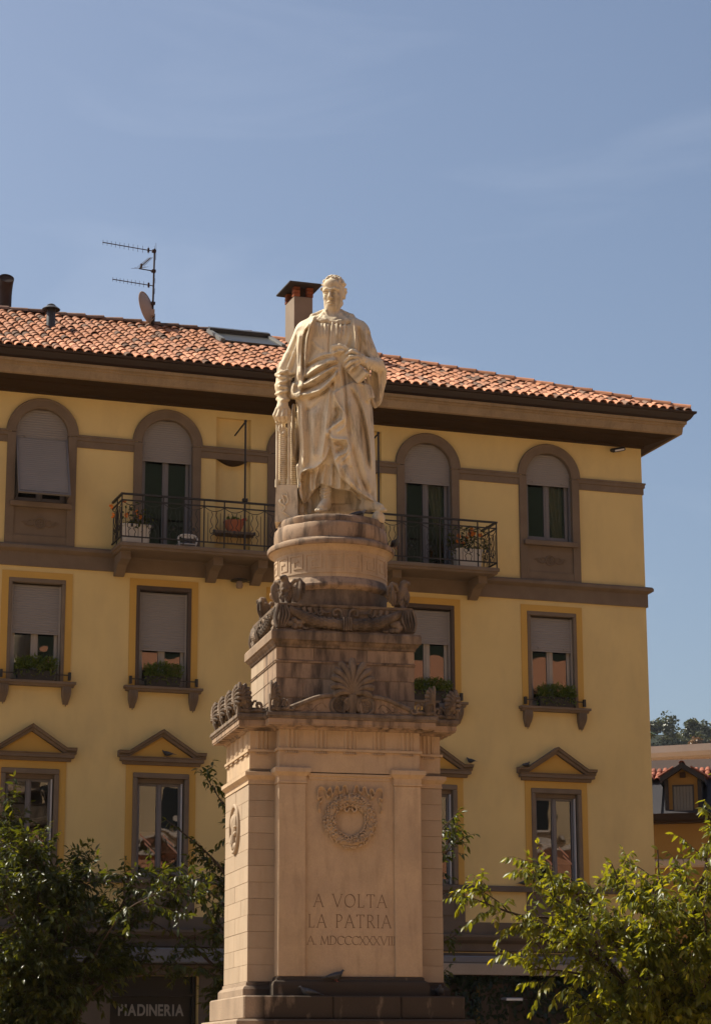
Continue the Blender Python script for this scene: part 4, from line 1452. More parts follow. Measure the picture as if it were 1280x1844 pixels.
statue = empty('statue', (-.354, 32.0166, 9.266), 0.0,
               'pale marble statue of a robed man holding a book, standing on top of the pedestal', 'statue')
pos, quads = surface_nets(V.d, V.lo, V.h)
me = np_mesh('figure', pos * UN, quads)
me.materials.append(MATS['statue_marble'])
fig = bpy.data.objects.new('figure', me)
link(fig, statue)
del V

# book under the hand
m = MB()
m.bbox(-.245, .245, -.05, .05, -.105, .105, .008)
bk = m.build('book', 'statue_marble', statue)
bc = P3(640, 663, 40)
bk.location = tuple(v * UN for v in bc)
bk.rotation_euler = (rad(18), rad(50), rad(-12))

# voltaic pile on its block, at the viewer's left
def S3(u, v, f=0.0):
    return Vector(P3(u, v, f)) * UN


m = MB()
b0_, b1_ = S3(502, 932, 4), S3(542, 880, 4)
zt = b1_.z
m.loft([[(b0_.x, -.26, -.01), (b1_.x, -.26, -.01), (b1_.x, .14, -.01), (b0_.x, .14, -.01)],
        [(b0_.x + .005, -.25, zt * .6), (b1_.x - .002, -.25, zt * .6), (b1_.x - .002, .13, zt * .6), (b0_.x + .005, .13, zt * .6)],
        [(b0_.x + .012, -.24, zt), (b1_.x - .012, -.24, zt), (b1_.x - .012, .12, zt), (b0_.x + .012, .12, zt)]])
blk = m.build('instrument_block', 'statue_marble', statue)
m = MB()
sxc, szc = b0_.x + .115, zt * .56
sn = [(sxc + r * math.cos(t), -.262, szc + r * math.sin(t)) for t, r in zip(np.linspace(.6, 8.0, 26), np.linspace(.022, .085, 26))]
m.tube([tuple(p) for p in sn] + [(sxc + .03, -.262, szc - .11), (sxc - .005, -.264, szc - .16), (sxc + .05, -.266, szc - .20), (sxc + .11, -.268, szc - .24)], [.010] * 8 + [.016] * 20 + [.014, .010], 6)
m.tube([(sxc + .06, -.258, szc + .055), (sxc + .05, -.256, szc + .12), (sxc + .0, -.254, szc + .16)], [.014, .012, .006], 6)
m.build('snake_relief', 'statue_marble', blk, True)
zp0, zp1 = zt, S3(515, 752, 18).z
for (u, f) in ((505, 18), (526, 22), (531, -8)):
    m = MB()
    x, y = S3(u, 850, f).x, -f * UN
    m.tube([(x, y, zp0 - .01), (x, y, zp0 + .10), (x, y, zp0 + .105), (x, y, zp1 - .10), (x, y, zp1 - .095), (x, y, zp1 + .02)], [.030, .030, .021, .021, .031, .031], 10)
    m.ball((x, y, zp1 + .03), .034)
    m.build('post', 'statue_marble', statue, True)
prof = []
nd = 30
dz = (zp1 - .16 - zp0) / nd
for k in range(nd):
    z = zp0 + k * dz
    prof += [(.052, z + dz * .04), (.064, z + dz * .16), (.064, z + dz * .84), (.052, z + dz * .96)]
m = MB()
px_, py_ = S3(515.5, 850, 12).x, -12 * UN
m.lathe(prof, 16, (px_, py_, 0))
m.lathe([(.03, zp1 - .16), (.03, zp1 - .06), (.001, zp1 - .05)], 10, (px_, py_, 0))
m.build('disc_stack', 'statue_marble', statue, True)
m = MB()
m.lathe(prof, 12, (S3(534, 850, -2).x, .03, 0))
m.build('disc_stack', 'statue_marble', statue, True)
m = MB()
m.tube(interp_path([S3(504, 756, 22), S3(512, 750, 26), S3(520, 757, 26), S3(526, 750, 24)], 12), .026, 8)
m.tube(interp_path([S3(512, 762, 24), S3(508, 775, 26), S3(513, 784, 26), S3(518, 778, 24)], 12), .015, 7)
m.tube([S3(502, 764, 20), S3(528, 762, 22)], .016, 7)
m.build('clamp', 'statue_marble', statue, True)
# ------------------------------------------------------------------ ground
g = MB()
g.add([(-400, -400, 0), (400, -400, 0), (400, 600, 0), (-400, 600, 0)], [(0, 1, 2, 3)])
tag(g.build('ground', 'paving'), 'warm stone paving of the square', None, None, 'structure')

# ------------------------------------------------------------------ the yellow house
# local frame: x along the facade (0 at its right corner), y into the house, z up
house = empty('yellow_building', (6.0936, 47.2553, 0), 0.331006,
              'four storey yellow house with arched top windows, balcony and tiled roof behind the statue', 'building')
SL, SR, DEPTH, ZW = -17.5, 0.0, 8.2, 14.57
C0, C1, C2, C3, C4 = -12.89, -10.38, -7.63, -4.875, -2.17
openings = []
arch_cols = [(C0, 12.36), (C1, 11.53), (C2, 11.53), (C3, 11.53), (C4, 12.36)]
SPRING, RIN, ROUT = 13.74, 0.515, 0.70
for c, z0 in arch_cols:
    openings.append((c - 0.60, c + 0.60, z0 if z0 < 12 else 11.51, SPRING + 0.60))
mid_cols = [C0 - 0.01, C1 - 0.02, C2, C3 - 0.01, C4 - 0.005]
for c in mid_cols:
    openings.append((c - 0.50, c + 0.50, 8.86, 10.80))
low_cols = [C0 - 0.04, C1 - 0.02, C2, C3, C4 + 0.005]
for c in low_cols:
    openings.append((c - 0.50, c + 0.50, 5.22, 7.15))
shops = [(-13.9, -12.05, 0.0, 3.40), (-11.30, -9.60, 0.0, 3.40), (-8.6, -6.6, 0, 3.4), (-5.6, -3.9, 0.0, 3.45), (-3.3, -0.9, 0.0, 3.45)]
openings += shops
niches = [(-9.38, -8.66, 11.53, 14.41), (-6.60, -5.88, 11.53, 14.41)]
openings += niches
xs = sorted({SL, SR} | {o[0] for o in openings} | {o[1] for o in openings})
zs = sorted({0.0, ZW} | {o[2] for o in openings} | {o[3] for o in openings})
w = MB()
for i in range(len(xs) - 1):
    for j in range(len(zs) - 1):
        cx, cz = (xs[i] + xs[i + 1]) / 2, (zs[j] + zs[j + 1]) / 2
        if any(a < cx < b and c < cz < d for a, b, c, d in openings):
            continue
        w.add([(xs[i], 0, zs[j]), (xs[i + 1], 0, zs[j]), (xs[i + 1], 0, zs[j + 1]), (xs[i], 0, zs[j + 1])], [(0, 1, 2, 3)])
for a, b, c, d in openings:           # reveals
    w.add([(a, 0, c), (a, 0.28, c), (a, 0.28, d), (a, 0, d)], [(0, 1, 2, 3)])
    w.add([(b, 0, c), (b, 0.28, c), (b, 0.28, d), (b, 0, d)], [(3, 2, 1, 0)])
    w.add([(a, 0, d), (b, 0, d), (b, 0.28, d), (a, 0.28, d)], [(3, 2, 1, 0)])
    w.add([(a, 0, c), (b, 0, c), (b, 0.28, c), (a, 0.28, c)], [(0, 1, 2, 3)])
for c, z0 in arch_cols:               # spandrels above the arches
    for sg in (-1, 1):
        arc = [(c + sg * 0.60 * math.cos(t), 0, SPRING + 0.60 * math.sin(t)) for t in np.linspace(0, math.pi / 2, 9)]
        cn = (c + sg * 0.60, 0, SPRING + 0.60)
        for k in range(8):
            w.add([arc[k], arc[k + 1], cn], [(0, 2, 1) if sg > 0 else (0, 1, 2)])
w.add([(SR, 0, 0), (SR, DEPTH, 0), (SR, DEPTH, ZW), (SR, 0, ZW)], [(0, 1, 2, 3)])
w.add([(SL, 0, 0), (SL, DEPTH, 0), (SL, DEPTH, ZW), (SL, 0, ZW)], [(3, 2, 1, 0)])
w.add([(SL, DEPTH, 0), (SR, DEPTH, 0), (SR, DEPTH, ZW), (SL, DEPTH, ZW)], [(3, 2, 1, 0)])
w.build('wall', 'plaster', house)
# back walls of the rooms and the floors, dark inside
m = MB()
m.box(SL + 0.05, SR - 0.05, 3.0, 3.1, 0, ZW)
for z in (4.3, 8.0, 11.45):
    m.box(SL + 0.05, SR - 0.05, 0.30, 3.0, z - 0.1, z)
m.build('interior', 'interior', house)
for a, b, c, d in niches:
    m = MB()
    m.box(a - 0.02, b + 0.02, 0.11, 0.14, c - 0.02, d + 0.02)
    nb = m.build('niche_back', 'plaster', house)


def ring_profile(profile, x0, x1, ret=0.12):
    """Moulding along the facade; profile is (outward, z). It returns round the right-hand corner."""
    mm = MB()
    p = [(SL, 0)] + []
    rings = []
    for e, z in profile:
        rings.append([(x0, -e, z), (x1 + (e if x1 == SR else 0), -e, z)] + ([(x1 + e, DEPTH, z)] if x1 == SR else []))
    n = len(rings[0])
    mm.loft(rings, caps=False, closed=False)
    if x1 != SR:
        for xe, fl in ((x0, 0), (x1, 1)):
            q = [(xe, -e, z) for e, z in profile]
            mm.add(q, [tuple(range(len(q)))] if fl else [tuple(reversed(range(len(q))))])
    return mm


# string courses and belts
ring_profile([(0.0, 11.09), (0.035, 11.09), (0.035, 11.36), (0.10, 11.40), (0.13, 11.42), (0.13, 11.475), (0.10, 11.51), (0.0, 11.515)], SL, SR).build('string_course', 'trim_stone', house)
ring_profile([(0.0, 5.11), (0.09, 5.11), (0.09, 5.19), (0.07, 5.22), (0.0, 5.225)], SL, SR).build('string_course', 'dado_stone', house)
ring_profile([(0.0, 4.27), (0.03, 4.27), (0.03, 4.495), (0.0, 4.50)], SL, SR).build('band', 'dado_stone', house)
ring_profile([(0.0, 3.92), (0.05, 3.94), (0.05, 4.08), (0.16, 4.14), (0.20, 4.20), (0.20, 4.25), (0.0, 4.272)], SL, SR).build('shop_cornice', 'dado_stone', house)
belt = [(0.0, 13.53), (0.022, 13.53), (0.022, 13.66), (0.045, 13.67), (0.045, 13.73), (0.06, 13.74), (0.06, 13.775), (0.0, 13.785)]
segs = [SL, C0 - 0.67, C0 + 0.67, C1 - 0.67, C1 + 0.67, C2 - 0.67, C2 + 0.67, C3 - 0.67, C3 + 0.67, C4 - 0.67, C4 + 0.67, SR]
for k in range(0, len(segs), 2):
    a, b = segs[k], segs[k + 1]
    nin = [nn for nn in niches if a < nn[0] and nn[1] < b]
    ring_profile(belt, a, b).build('belt_course', 'trim_stone', house)
    for nn in nin:   # hollow curved shelf under the belt in the niche
        m = MB()
        arc = [(nn[0] + 0.03 + (nn[1] - nn[0] - 0.06) * t, 13.56 - 0.13 * math.sin(math.pi * t)) for t in np.linspace(0, 1, 13)]
        m.prism([(arc[0][0], 13.655)] + arc + [(arc[-1][0], 13.655)], -0.012, 0.115)
        m.build('shelf_apron', 'soffit', house)
for a in (C0, C1, C2, C3, C4):
    pass
# dado panels under the first floor windows
for c in low_cols:
    m = MB()
    m.box(c - 0.69, c + 0.69, -0.025, 0.0, 4.50, 5.11)
    p = m.build('dado', 'dado_stone', house)
    m = MB()
    for (a, b, z0, z1) in ((c - 0.5, c + 0.5, 4.62, 4.64), (c - 0.5, c + 0.5, 4.98, 5.0), (c - 0.5, c - 0.48, 4.62, 5.0), (c + 0.48, c + 0.5, 4.62, 5.0)):
        m.box(a, b, -0.04, -0.025, z0, z1)
    m.build('panel_moulding', 'dado_stone', p)
# ground floor piers
xs2 = [SL] + [v for s in shops for v in s[:2]] + [SR]
for k in range(0, len(xs2), 2):
    m = MB()
    m.box(xs2[k] + 0.002, xs2[k + 1] - 0.002, -0.03, 0.0, 0.0, 3.9)
    m.build('pier', 'dado_stone', house)
for (a, b, z0, z1) in shops:
    m = MB()
    m.box(a, b, -0.028, 0.0, z1, 3.9)
    m.build('lintel', 'dado_stone', house)

# eaves: coved soffit, stone fascia, gutter
ZE = 14.80


def eave(profile, name, mat):
    """Closed-in eave swept along front and right side; profile is (outward, z)."""
    mm = MB()
    rings = [[(SL, -e, z), (e, -e, z), (e, DEPTH + e, z)] for e, z in profile]
    mm.loft(rings, caps=False, closed=False)
    return mm.build(name, mat, house)


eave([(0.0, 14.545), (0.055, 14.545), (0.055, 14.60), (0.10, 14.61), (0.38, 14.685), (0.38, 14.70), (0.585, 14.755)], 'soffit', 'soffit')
eave([(0.585, 14.757), (0.60, 14.735), (0.655, 14.75), (0.665, 14.80), (0.675, 14.90), (0.70, 14.915), (0.70, 14.95), (0.735, 14.96), (0.74, 15.02), (0.60, 15.03)], 'fascia', 'cornice_stone')
eave([(0.70, 15.022), (0.755, 15.03), (0.80, 15.06), (0.84, 15.12), (0.86, 15.16), (0.895, 15.17), (0.905, 15.215), (0.88, 15.215), (0.60, 15.10)], 'gutter', 'gutter')

# roof: ridge parallel to the facade, hipped at the right
RE, RZ = 3.62, 17.38         # ridge depth and height
RS = -7.62                   # ridge end
SLOPE = (RZ - 15.20) / (RE + 0.86)
roof = MB()
A = (SL, -0.86, 15.20); B = (0.86, -0.86, 15.20); Cc = (RS, RE, RZ); Dd = (SL, RE, RZ); E = (0.86, RE * 2 + 0.86, 15.20); F = (SL, RE * 2 + 0.86, 15.20)
roof.add([A, B, Cc, Dd], [(0, 1, 2, 3)])
roof.add([B, E, Cc], [(0, 1, 2)])
roof.add([E, F, Dd, Cc], [(0, 1, 2, 3)])
roof.add([A, Dd, F], [(0, 1, 2)])
roof = roof.build('roof', 'deck', house)
ang = math.atan(SLOPE)


def tile_mesh(name, mat, L=0.38, w0=0.088, w1=0.070, n=7, th=0.014):
    mm = MB()
    ro, ri = [], []
    rings = []
    for yy, wv in ((0, w0), (L, w1)):
        out = [(wv * math.cos(math.pi - math.pi * k / n), yy, wv * 0.82 * math.sin(math.pi * k / n)) for k in range(n + 1)]
        inn = [((wv - th) * math.cos(math.pi * k / n), yy, (wv - th) * 0.82 * math.sin(math.pi * k / n)) for k in range(n + 1)]
        rings.append(out + inn)
    mm.loft(rings)
    me = mm.mesh(name, True)
    me.materials.append(MATS[mat])
    return me


tmesh = tile_mesh('tile', 'tile')
told = tile_mesh('tile', 'tile_old')
rng = random.Random(5)
COLW, EXPO = 0.198, 0.295
tiles = []
slen = math.hypot(RE + 0.86, RZ - 15.20)
for r in range(int(slen / EXPO) + 1):
    t = r * EXPO - 0.05
    y, z = -0.86 + t * math.cos(ang), 15.20 + t * math.sin(ang)
    xmax = 0.80 + (RS - 0.86) * max(t, 0) / slen - 0.02
    xi = -15.2 + 0.05
    while xi < xmax:
        if t > slen - 0.25:
            break
        # leave the skylight, the chimney and the vent free
        in_sky = -8.80 < xi - 0.30 * (t - 3.4) * 0 < -7.28 and 3.32 < t < 4.62 and False
        tiles.append((xi, y, z, r))
        xi += COLW
sky_box = (-8.70, -7.34, 3.35, 4.60)     # skylight on the slope: x from, to, distance up the slope from, to


def tile_free(x, r):
    t = r * EXPO
    return not (sky_box[0] - 0.05 < x < sky_box[1] + 0.05 and sky_box[2] - 0.25 < t < sky_box[3])


tiles = [q for q in tiles if tile_free(q[0], q[3])]
big = [q for q in tiles if q[3] <= 3 and -13.95 < q[0]][:300]
bigset = set(id(q) for q in big)
for q in big:
    o = bpy.data.objects.new('tile', told if rng.random() < 0.10 else tmesh)
    link(o, roof)
    o.location = (q[0] + rng.uniform(-.012, .012), q[1] + rng.uniform(-.02, .02), q[2] + 0.02 + rng.uniform(-.006, .01))
    o.rotation_euler = (ang - 0.03 + rng.uniform(-.02, .02), rng.uniform(-.05, .05), rng.uniform(-.035, .035))
# the tiles further up the slope and the channels between: real tiles in one mesh, in three tones
base_v = np.array([v.co[:] for v in tmesh.vertices])
base_f = [tuple(p.vertices) for p in tmesh.polygons]
rest = [q for q in tiles if id(q) not in bigset]
for tone, (mname, lo, hi) in enumerate((('tile', 0.0, 0.50), ('tile_hip', 0.50, 0.88), ('tile_old', 0.88, 1.01))):
    mm = MB()
    for q in rest:
        hsh = random.Random(int(q[0] * 1000) * 31 + q[3]).random()
        if not (lo <= hsh < hi): continue
        M = (Matrix.Translation((q[0] + rng.uniform(-.012, .012), q[1] + rng.uniform(-.02, .02), q[2] + 0.02 + rng.uniform(-.006, .012)))
             @ Matrix.Rotation(ang - 0.03 + rng.uniform(-.02, .02), 4, 'X') @ Matrix.Rotation(rng.uniform(-.05, .05), 4, 'Y') @ Matrix.Rotation(rng.uniform(-.035, .035), 4, 'Z'))
        mm.add([tuple(M @ Vector(v)) for v in base_v], base_f)
    o = mm.build('upper_tiles', mname, roof, True)
    o['kind'] = 'stuff'


# ridge and hip tiles
def ridge_run(p0, p1, mat, n, w0=0.125):
    me = tile_mesh('ridge_tile', mat, L=0.47, w0=w0, w1=w0 * 0.84)
    p0, p1 = Vector(p0), Vector(p1)
    d = p1 - p0
    q = d.to_track_quat('Y', 'Z')
    for k in range(n):
        o = bpy.data.objects.new('ridge_tile', me)
        link(o, roof)
        o.location = p0 + d * (k / n) + Vector((0, 0, 0.045 + rng.uniform(-.008, .012)))
        o.rotation_mode = 'QUATERNION'
        o.rotation_quaternion = q @ Matrix.Rotation(0.035 + rng.uniform(-.02, .02), 3, 'X').inverted().to_quaternion()


ridge_run((0.80, -0.80, 15.22), Cc, 'tile_hip', 23)
ridge_run(Cc, (-15.5, RE, RZ), 'tile_old', 19, 0.13)

# skylight lying on the slope
def on_slope(x, t, h=0.0):
    return (x, -0.86 + t * math.cos(ang) - h * math.sin(ang), 15.20 + t * math.sin(ang) + h * math.cos(ang))


m = MB()
x0, x1, t0, t1 = sky_box
m.loft([[on_slope(x0, t0, .06), on_slope(x1, t0, .06), on_slope(x1, t1, .06), on_slope(x0, t1, .06)],
        [on_slope(x0, t0, .10), on_slope(x1, t0, .10), on_slope(x1, t1, .10), on_slope(x0, t1, .10)]])
sk = m.build('skylight', 'skylight_glass', roof)
# (frame rails and a raised upper casing)
for (a, b, c, d, h) in ((x0 - .04, x0 + .05, t0 - .05, t1, .14), (x1 - .05, x1 + .04, t0 - .05, t1, .14)):
    m = MB()
    m.loft([[on_slope(a, c, .02), on_slope(b, c, .02), on_slope(b, d, .02), on_slope(a, d, .02)],
            [on_slope(a, c, h), on_slope(b, c, h), on_slope(b, d, h), on_slope(a, d, h)]])
    m.build('skylight_frame', 'grey_shutter', roof)
m = MB()
m.loft([[on_slope(x0, t1 - .12, .02), on_slope(x1, t1 - .12, .02), on_slope(x1, t1 + .06, .02), on_slope(x0, t1 + .06, .02)],
        [on_slope(x0, t1 - .12, .19), on_slope(x1, t1 - .12, .19), on_slope(x1, t1 + .06, .19), on_slope(x0, t1 + .06, .19)]])
m.build('skylight_casing', 'dark_metal', roof)

# chimney behind the statue's shoulder
chx0, chx1, chy0, chy1 = -7.04, -6.62, 2.30, 2.95
m = MB()
m.bbox(chx0, chx1, chy0, chy1, 16.3, 17.98, 0.008)
ch = m.build('chimney', 'chimney_plaster', house)
for k, (bx, by) in enumerate(((chx0, chy0), (chx1 - .12, chy0), (chx0, chy1 - .12), (chx1 - .12, chy1 - .12))):
    for j in range(3):
        m = MB()
        m.bbox(bx - .012, bx + .13, by - .012, by + .13, 17.985 + j * .075, 18.05 + j * .075, 0.006)
        m.build('brick', 'brick', ch)
m = MB()
m.box(chx0 + .1, chx1 - .1, chy0 + .1, chy1 - .1, 17.97, 18.20)
m.build('flue', 'deck', ch)
m = MB()
m.bbox(chx0 - .16, chx1 + .16, chy0 - .18, chy1 + .18, 18.215, 18.262, 0.012)
m.build('cap_slab', 'slate', ch)

# ------------------------------------------------------------------ windows
def corrug(mm, x0, x1, z0, z1, y, pitch=0.047, arch=None):
    """Roller shutter curtain: horizontal slats with rounded fronts; arch=(centre, spring, radius) trims the top."""
    n = max(2, int(round((z1 - z0) / pitch)))
    rows = []
    for k in range(n):
        za = z0 + (z1 - z0) * k / n
        zb = z0 + (z1 - z0) * (k + 1) / n
        h = zb - za
        rows += [(za, 0.004), (za + h * .12, 0.0), (za + h * .55, -0.004), (za + h * .88, 0.0), (zb - 1e-4, 0.004)]
    vs, fs = [], []
    for z, dy in rows:
        a, b = x0, x1
        if arch and z > arch[1]:
            hw = math.sqrt(max(arch[2] ** 2 - (z - arch[1]) ** 2, 1e-6))
            a, b = max(a, arch[0] - hw), min(b, arch[0] + hw)
        vs += [(a, y + dy, z), (b, y + dy, z)]
    for k in range(len(rows) - 1):
        fs.append((2 * k, 2 * k + 1, 2 * k + 3, 2 * k + 2))
    return mm.add(vs, fs)


def casement(parent, x0, x1, z0, z1, y, mat, stile=0.055, gap=0.06, name='window', leaf_y=0.02):
    """Two-leaf window: outer frame and leaf frames in one mesh, two panes as sub-parts."""
    m = MB()
    c = (x0 + x1) / 2
    m.box(x0, x0 + .03, y, y + .07, z0, z1)
    m.box(x1 - .03, x1, y, y + .07, z0, z1)
    m.box(x0 + .03, x1 - .03, y, y + .07, z1 - .035, z1)
    m.box(x0 + .03, x1 - .03, y, y + .07, z0, z0 + .035)
    panes = []
    for a, b in ((x0 + .032, c - .002), (c + .002, x1 - .032)):
        yy = y - leaf_y
        zl, zh = z0 + .04, z1 - .038
        m.bbox(a, a + stile, yy, yy + .055, zl, zh, .006)
        m.bbox(b - stile, b, yy, yy + .055, zl, zh, .006)
        m.bbox(a + stile, b - stile, yy, yy + .055, zl, zl + stile + .02, .006)
        m.bbox(a + stile, b - stile, yy, yy + .055, zh - stile, zh, .006)
        panes.append((a + stile, b - stile, zl + stile + .02, zh - stile, yy + .03))
    m.bbox(c - .028, c + .028, y - leaf_y - .018, y - leaf_y - .002, z0 + .05, z1 - .05, .006)
    wd = m.build(name, mat, parent)
    for (a, b, zl, zh, yy) in panes:
        p = MB()
        p.add([(a - .005, yy, zl - .005), (b + .005, yy, zl - .005), (b + .005, yy, zh + .005), (a - .005, yy, zh + .005)], [(0, 1, 2, 3)])
        p.build('pane', 'glass', wd)
    return wd


def curtain(parent, x0, x1, z0, z1, y, gather, n=26):
    """Curtain gathered to one side: vertical folds; gather(z) gives the inner edge."""
    vs, fs = [], []
    zs_ = np.linspace(z0, z1, 14)
    for z in zs_:
        xa, xb = gather(z)
        for k in range(n + 1):
            t = k / n
            vs.append((xa + (xb - xa) * t, y + 0.03 * math.sin(t * 22), z))
    for j in range(len(zs_) - 1):
        for k in range(n):
            a = j * (n + 1) + k
            fs.append((a, a + 1, a + n + 2, a + n + 1))
    return MB().add(vs, fs).build('curtain', 'curtain', parent, True)


def knobs(mm, pts, y):
    for x, z in pts:
        mm.box(x - .012, x + .012, y - .025, y, z - .012, z + .012)


def rosette(parent, c, z, y, mat):
    m = MB()
    nseg = 24
    m.loft([[(c + r * math.cos(2 * math.pi * k / nseg), yy, z + r * math.sin(2 * math.pi * k / nseg)) for k in range(nseg)]
            for r, yy in ((.118, y), (.118, y - .018), (.105, y - .026), (.092, y - .018), (.086, y - .004), (.001, y - .004))][::-1], False)
    for k in range(8):
        a = 2 * math.pi * k / 8
        m.tube([(c + .02 * math.cos(a), y - .012, z + .02 * math.sin(a)), (c + .055 * math.cos(a), y - .02, z + .055 * math.sin(a)), (c + .08 * math.cos(a), y - .01, z + .08 * math.sin(a))], [.008, .013, .004], 5)
    m.ball((c, y - .015, z), .02)
    for sg in (-1, 1):
        P = lambda a, b: (c + sg * a, y - .012, z + b)
        m.tube(interp_path([P(.12, .02), P(.17, .055), P(.22, .04), P(.21, .0), P(.18, .005)], 14), [.012] * 9 + [.011, .010, .009, .008, .006], 5)
        m.tube(interp_path([P(.12, -.03), P(.17, -.06), P(.23, -.05), P(.27, -.01), P(.33, .0), P(.38, .012)], 14), [.013] * 8 + [.012, .011, .010, .008, .006, .003], 5)
        m.tube(interp_path([P(.22, -.045), P(.27, -.055), P(.30, -.03), P(.28, -.02)], 8), .009, 5)
        m.tube(interp_path([P(.26, -.005), P(.29, .035), P(.33, .03)], 7), .009, 5)
    return m.build('relief_ornament', mat, parent, True)


def arch_surround(c, zbot, name='arch_surround'):
    m = MB()
    n = 28
    rings = []
    for t in np.linspace(0, math.pi, n):
        cs, sn = math.cos(t), math.sin(t)
        rings.append([(c + RIN * cs, .22, SPRING + RIN * sn), (c + RIN * cs, -.035, SPRING + RIN * sn), (c + (RIN + .02) * cs, -.05, SPRING + (RIN + .02) * sn),
                      (c + (ROUT - .03) * cs, -.055, SPRING + (ROUT - .03) * sn), (c + ROUT * cs, -.075, SPRING + ROUT * sn), (c + (ROUT + .012) * cs, -.06, SPRING + (ROUT + .012) * sn), (c + (ROUT + .012) * cs, 0.0, SPRING + (ROUT + .012) * sn)])
    m.loft(rings, False, False)
    for sg in (-1, 1):
        a, b = sorted((c + sg * RIN, c + sg * (ROUT - .018)))
        m.bbox(a, b, -.048, .22, zbot, SPRING - .006, .006)
    return m.build(name, 'trim_stone', house)


for idx, (c, z0) in enumerate(arch_cols):
    is_win = z0 > 12
    sur = arch_surround(c, 11.515)
    zb = 12.36 if is_win else 11.56
    wd = casement(house, c - RIN + .01, c + RIN - .01, zb, 14.0, .15, 'frame_blue', .06)
    # shutter in the arch head
    zs0 = {0: 13.66, 1: 13.42, 2: 13.30, 3: 13.42, 4: 13.60}[idx]
    m = MB()
    corrug(m, c - RIN + .002, c + RIN - .002, zs0, SPRING + RIN - .012, .075, arch=(c, SPRING, RIN + .004))
    m.box(c - RIN + .004, c + RIN - .004, .062, .085, zs0 - .03, zs0 - .001)
    knobs(m, ((c - .33, zs0 + .035), (c + .33, zs0 + .035)), .07)
    m.build('shutter', 'shutter', wd)
    for sg in (-1, 1):
        a, b = sorted((c + sg * (RIN - .002), c + sg * (RIN - .03)))
        if idx != 0:
            m = MB()
            m.box(a, b, .05, .105, zb, zs0 - .035)
            m.build('shutter_guide', 'frame_blue', wd)
    if is_win:
        m = MB()
        m.bbox(c - .605, c + .605, -.13, .15, 12.245, 12.352, .012)
        m.build('sill', 'trim_stone', wd)
        m = MB()
        m.box(c - RIN, c + RIN, -.012, .2, 11.515, 12.244)
        m.bbox(c - .535, c + .535, -.035, -.013, 11.52, 11.70, .006)
        m.build('apron_panel', 'trim_stone', house)
        rosette(wd, c, 11.95, -.012, 'trim_stone')
    if idx == 0:
        # the shutter is pushed out at the bottom on its stays
        e1, zb1, zt1 = .44, 12.50, 13.66
        L = math.hypot(e1, zt1 - zb1)
        m = MB()
        corrug(m, c - .475, c + .475, 0.0, L - .01, 0.0)
        sh = m.build('shutter_flap', 'shutter', wd)
        tilt = math.atan2(e1, zt1 - zb1)
        sh.location = (0, -e1 + .05, zb1)
        sh.rotation_euler = (-tilt, 0, 0)
        m = MB()
        m.box(c - .505, c - .476, -.03, .03, -.03, L)
        m.box(c + .476, c + .505, -.03, .03, -.03, L)
        m.box(c - .505, c + .505, -.028, .028, -.065, -.031)
        fr = m.build('flap_frame', 'frame_blue', wd)
        fr.location = sh.location; fr.rotation_euler = sh.rotation_euler
        for sg in (-1, 1):
            m = MB()
            m.tube([(c + sg * .5, .12, zb1 - .1), (c + sg * .5, -e1 + .06, zb1 - .02)], .008, 5)
            m.build('stay', 'iron', wd)
    if idx == 3:
        curtain(wd, 0, 0, 11.65, 13.9, .30, lambda z: (c + .04 + .28 * max(0, min(1, (13.6 - z) / 1.4)), c + .42))
        curtain(wd, 0, 0, 11.65, 13.9, .30, lambda z: (c - .44, c - .30 - .10 * max(0, min(1, (13.6 - z) / 1.4))))
    if idx == 4:
        curtain(wd, 0, 0, 12.4, 13.9, .30, lambda z: (c + .03 + .20 * max(0, min(1, (13.4 - z) / 1.0)), c + .42))
        curtain(wd, 0, 0, 12.4, 13.9, .30, lambda z: (c - .44, c - .36))

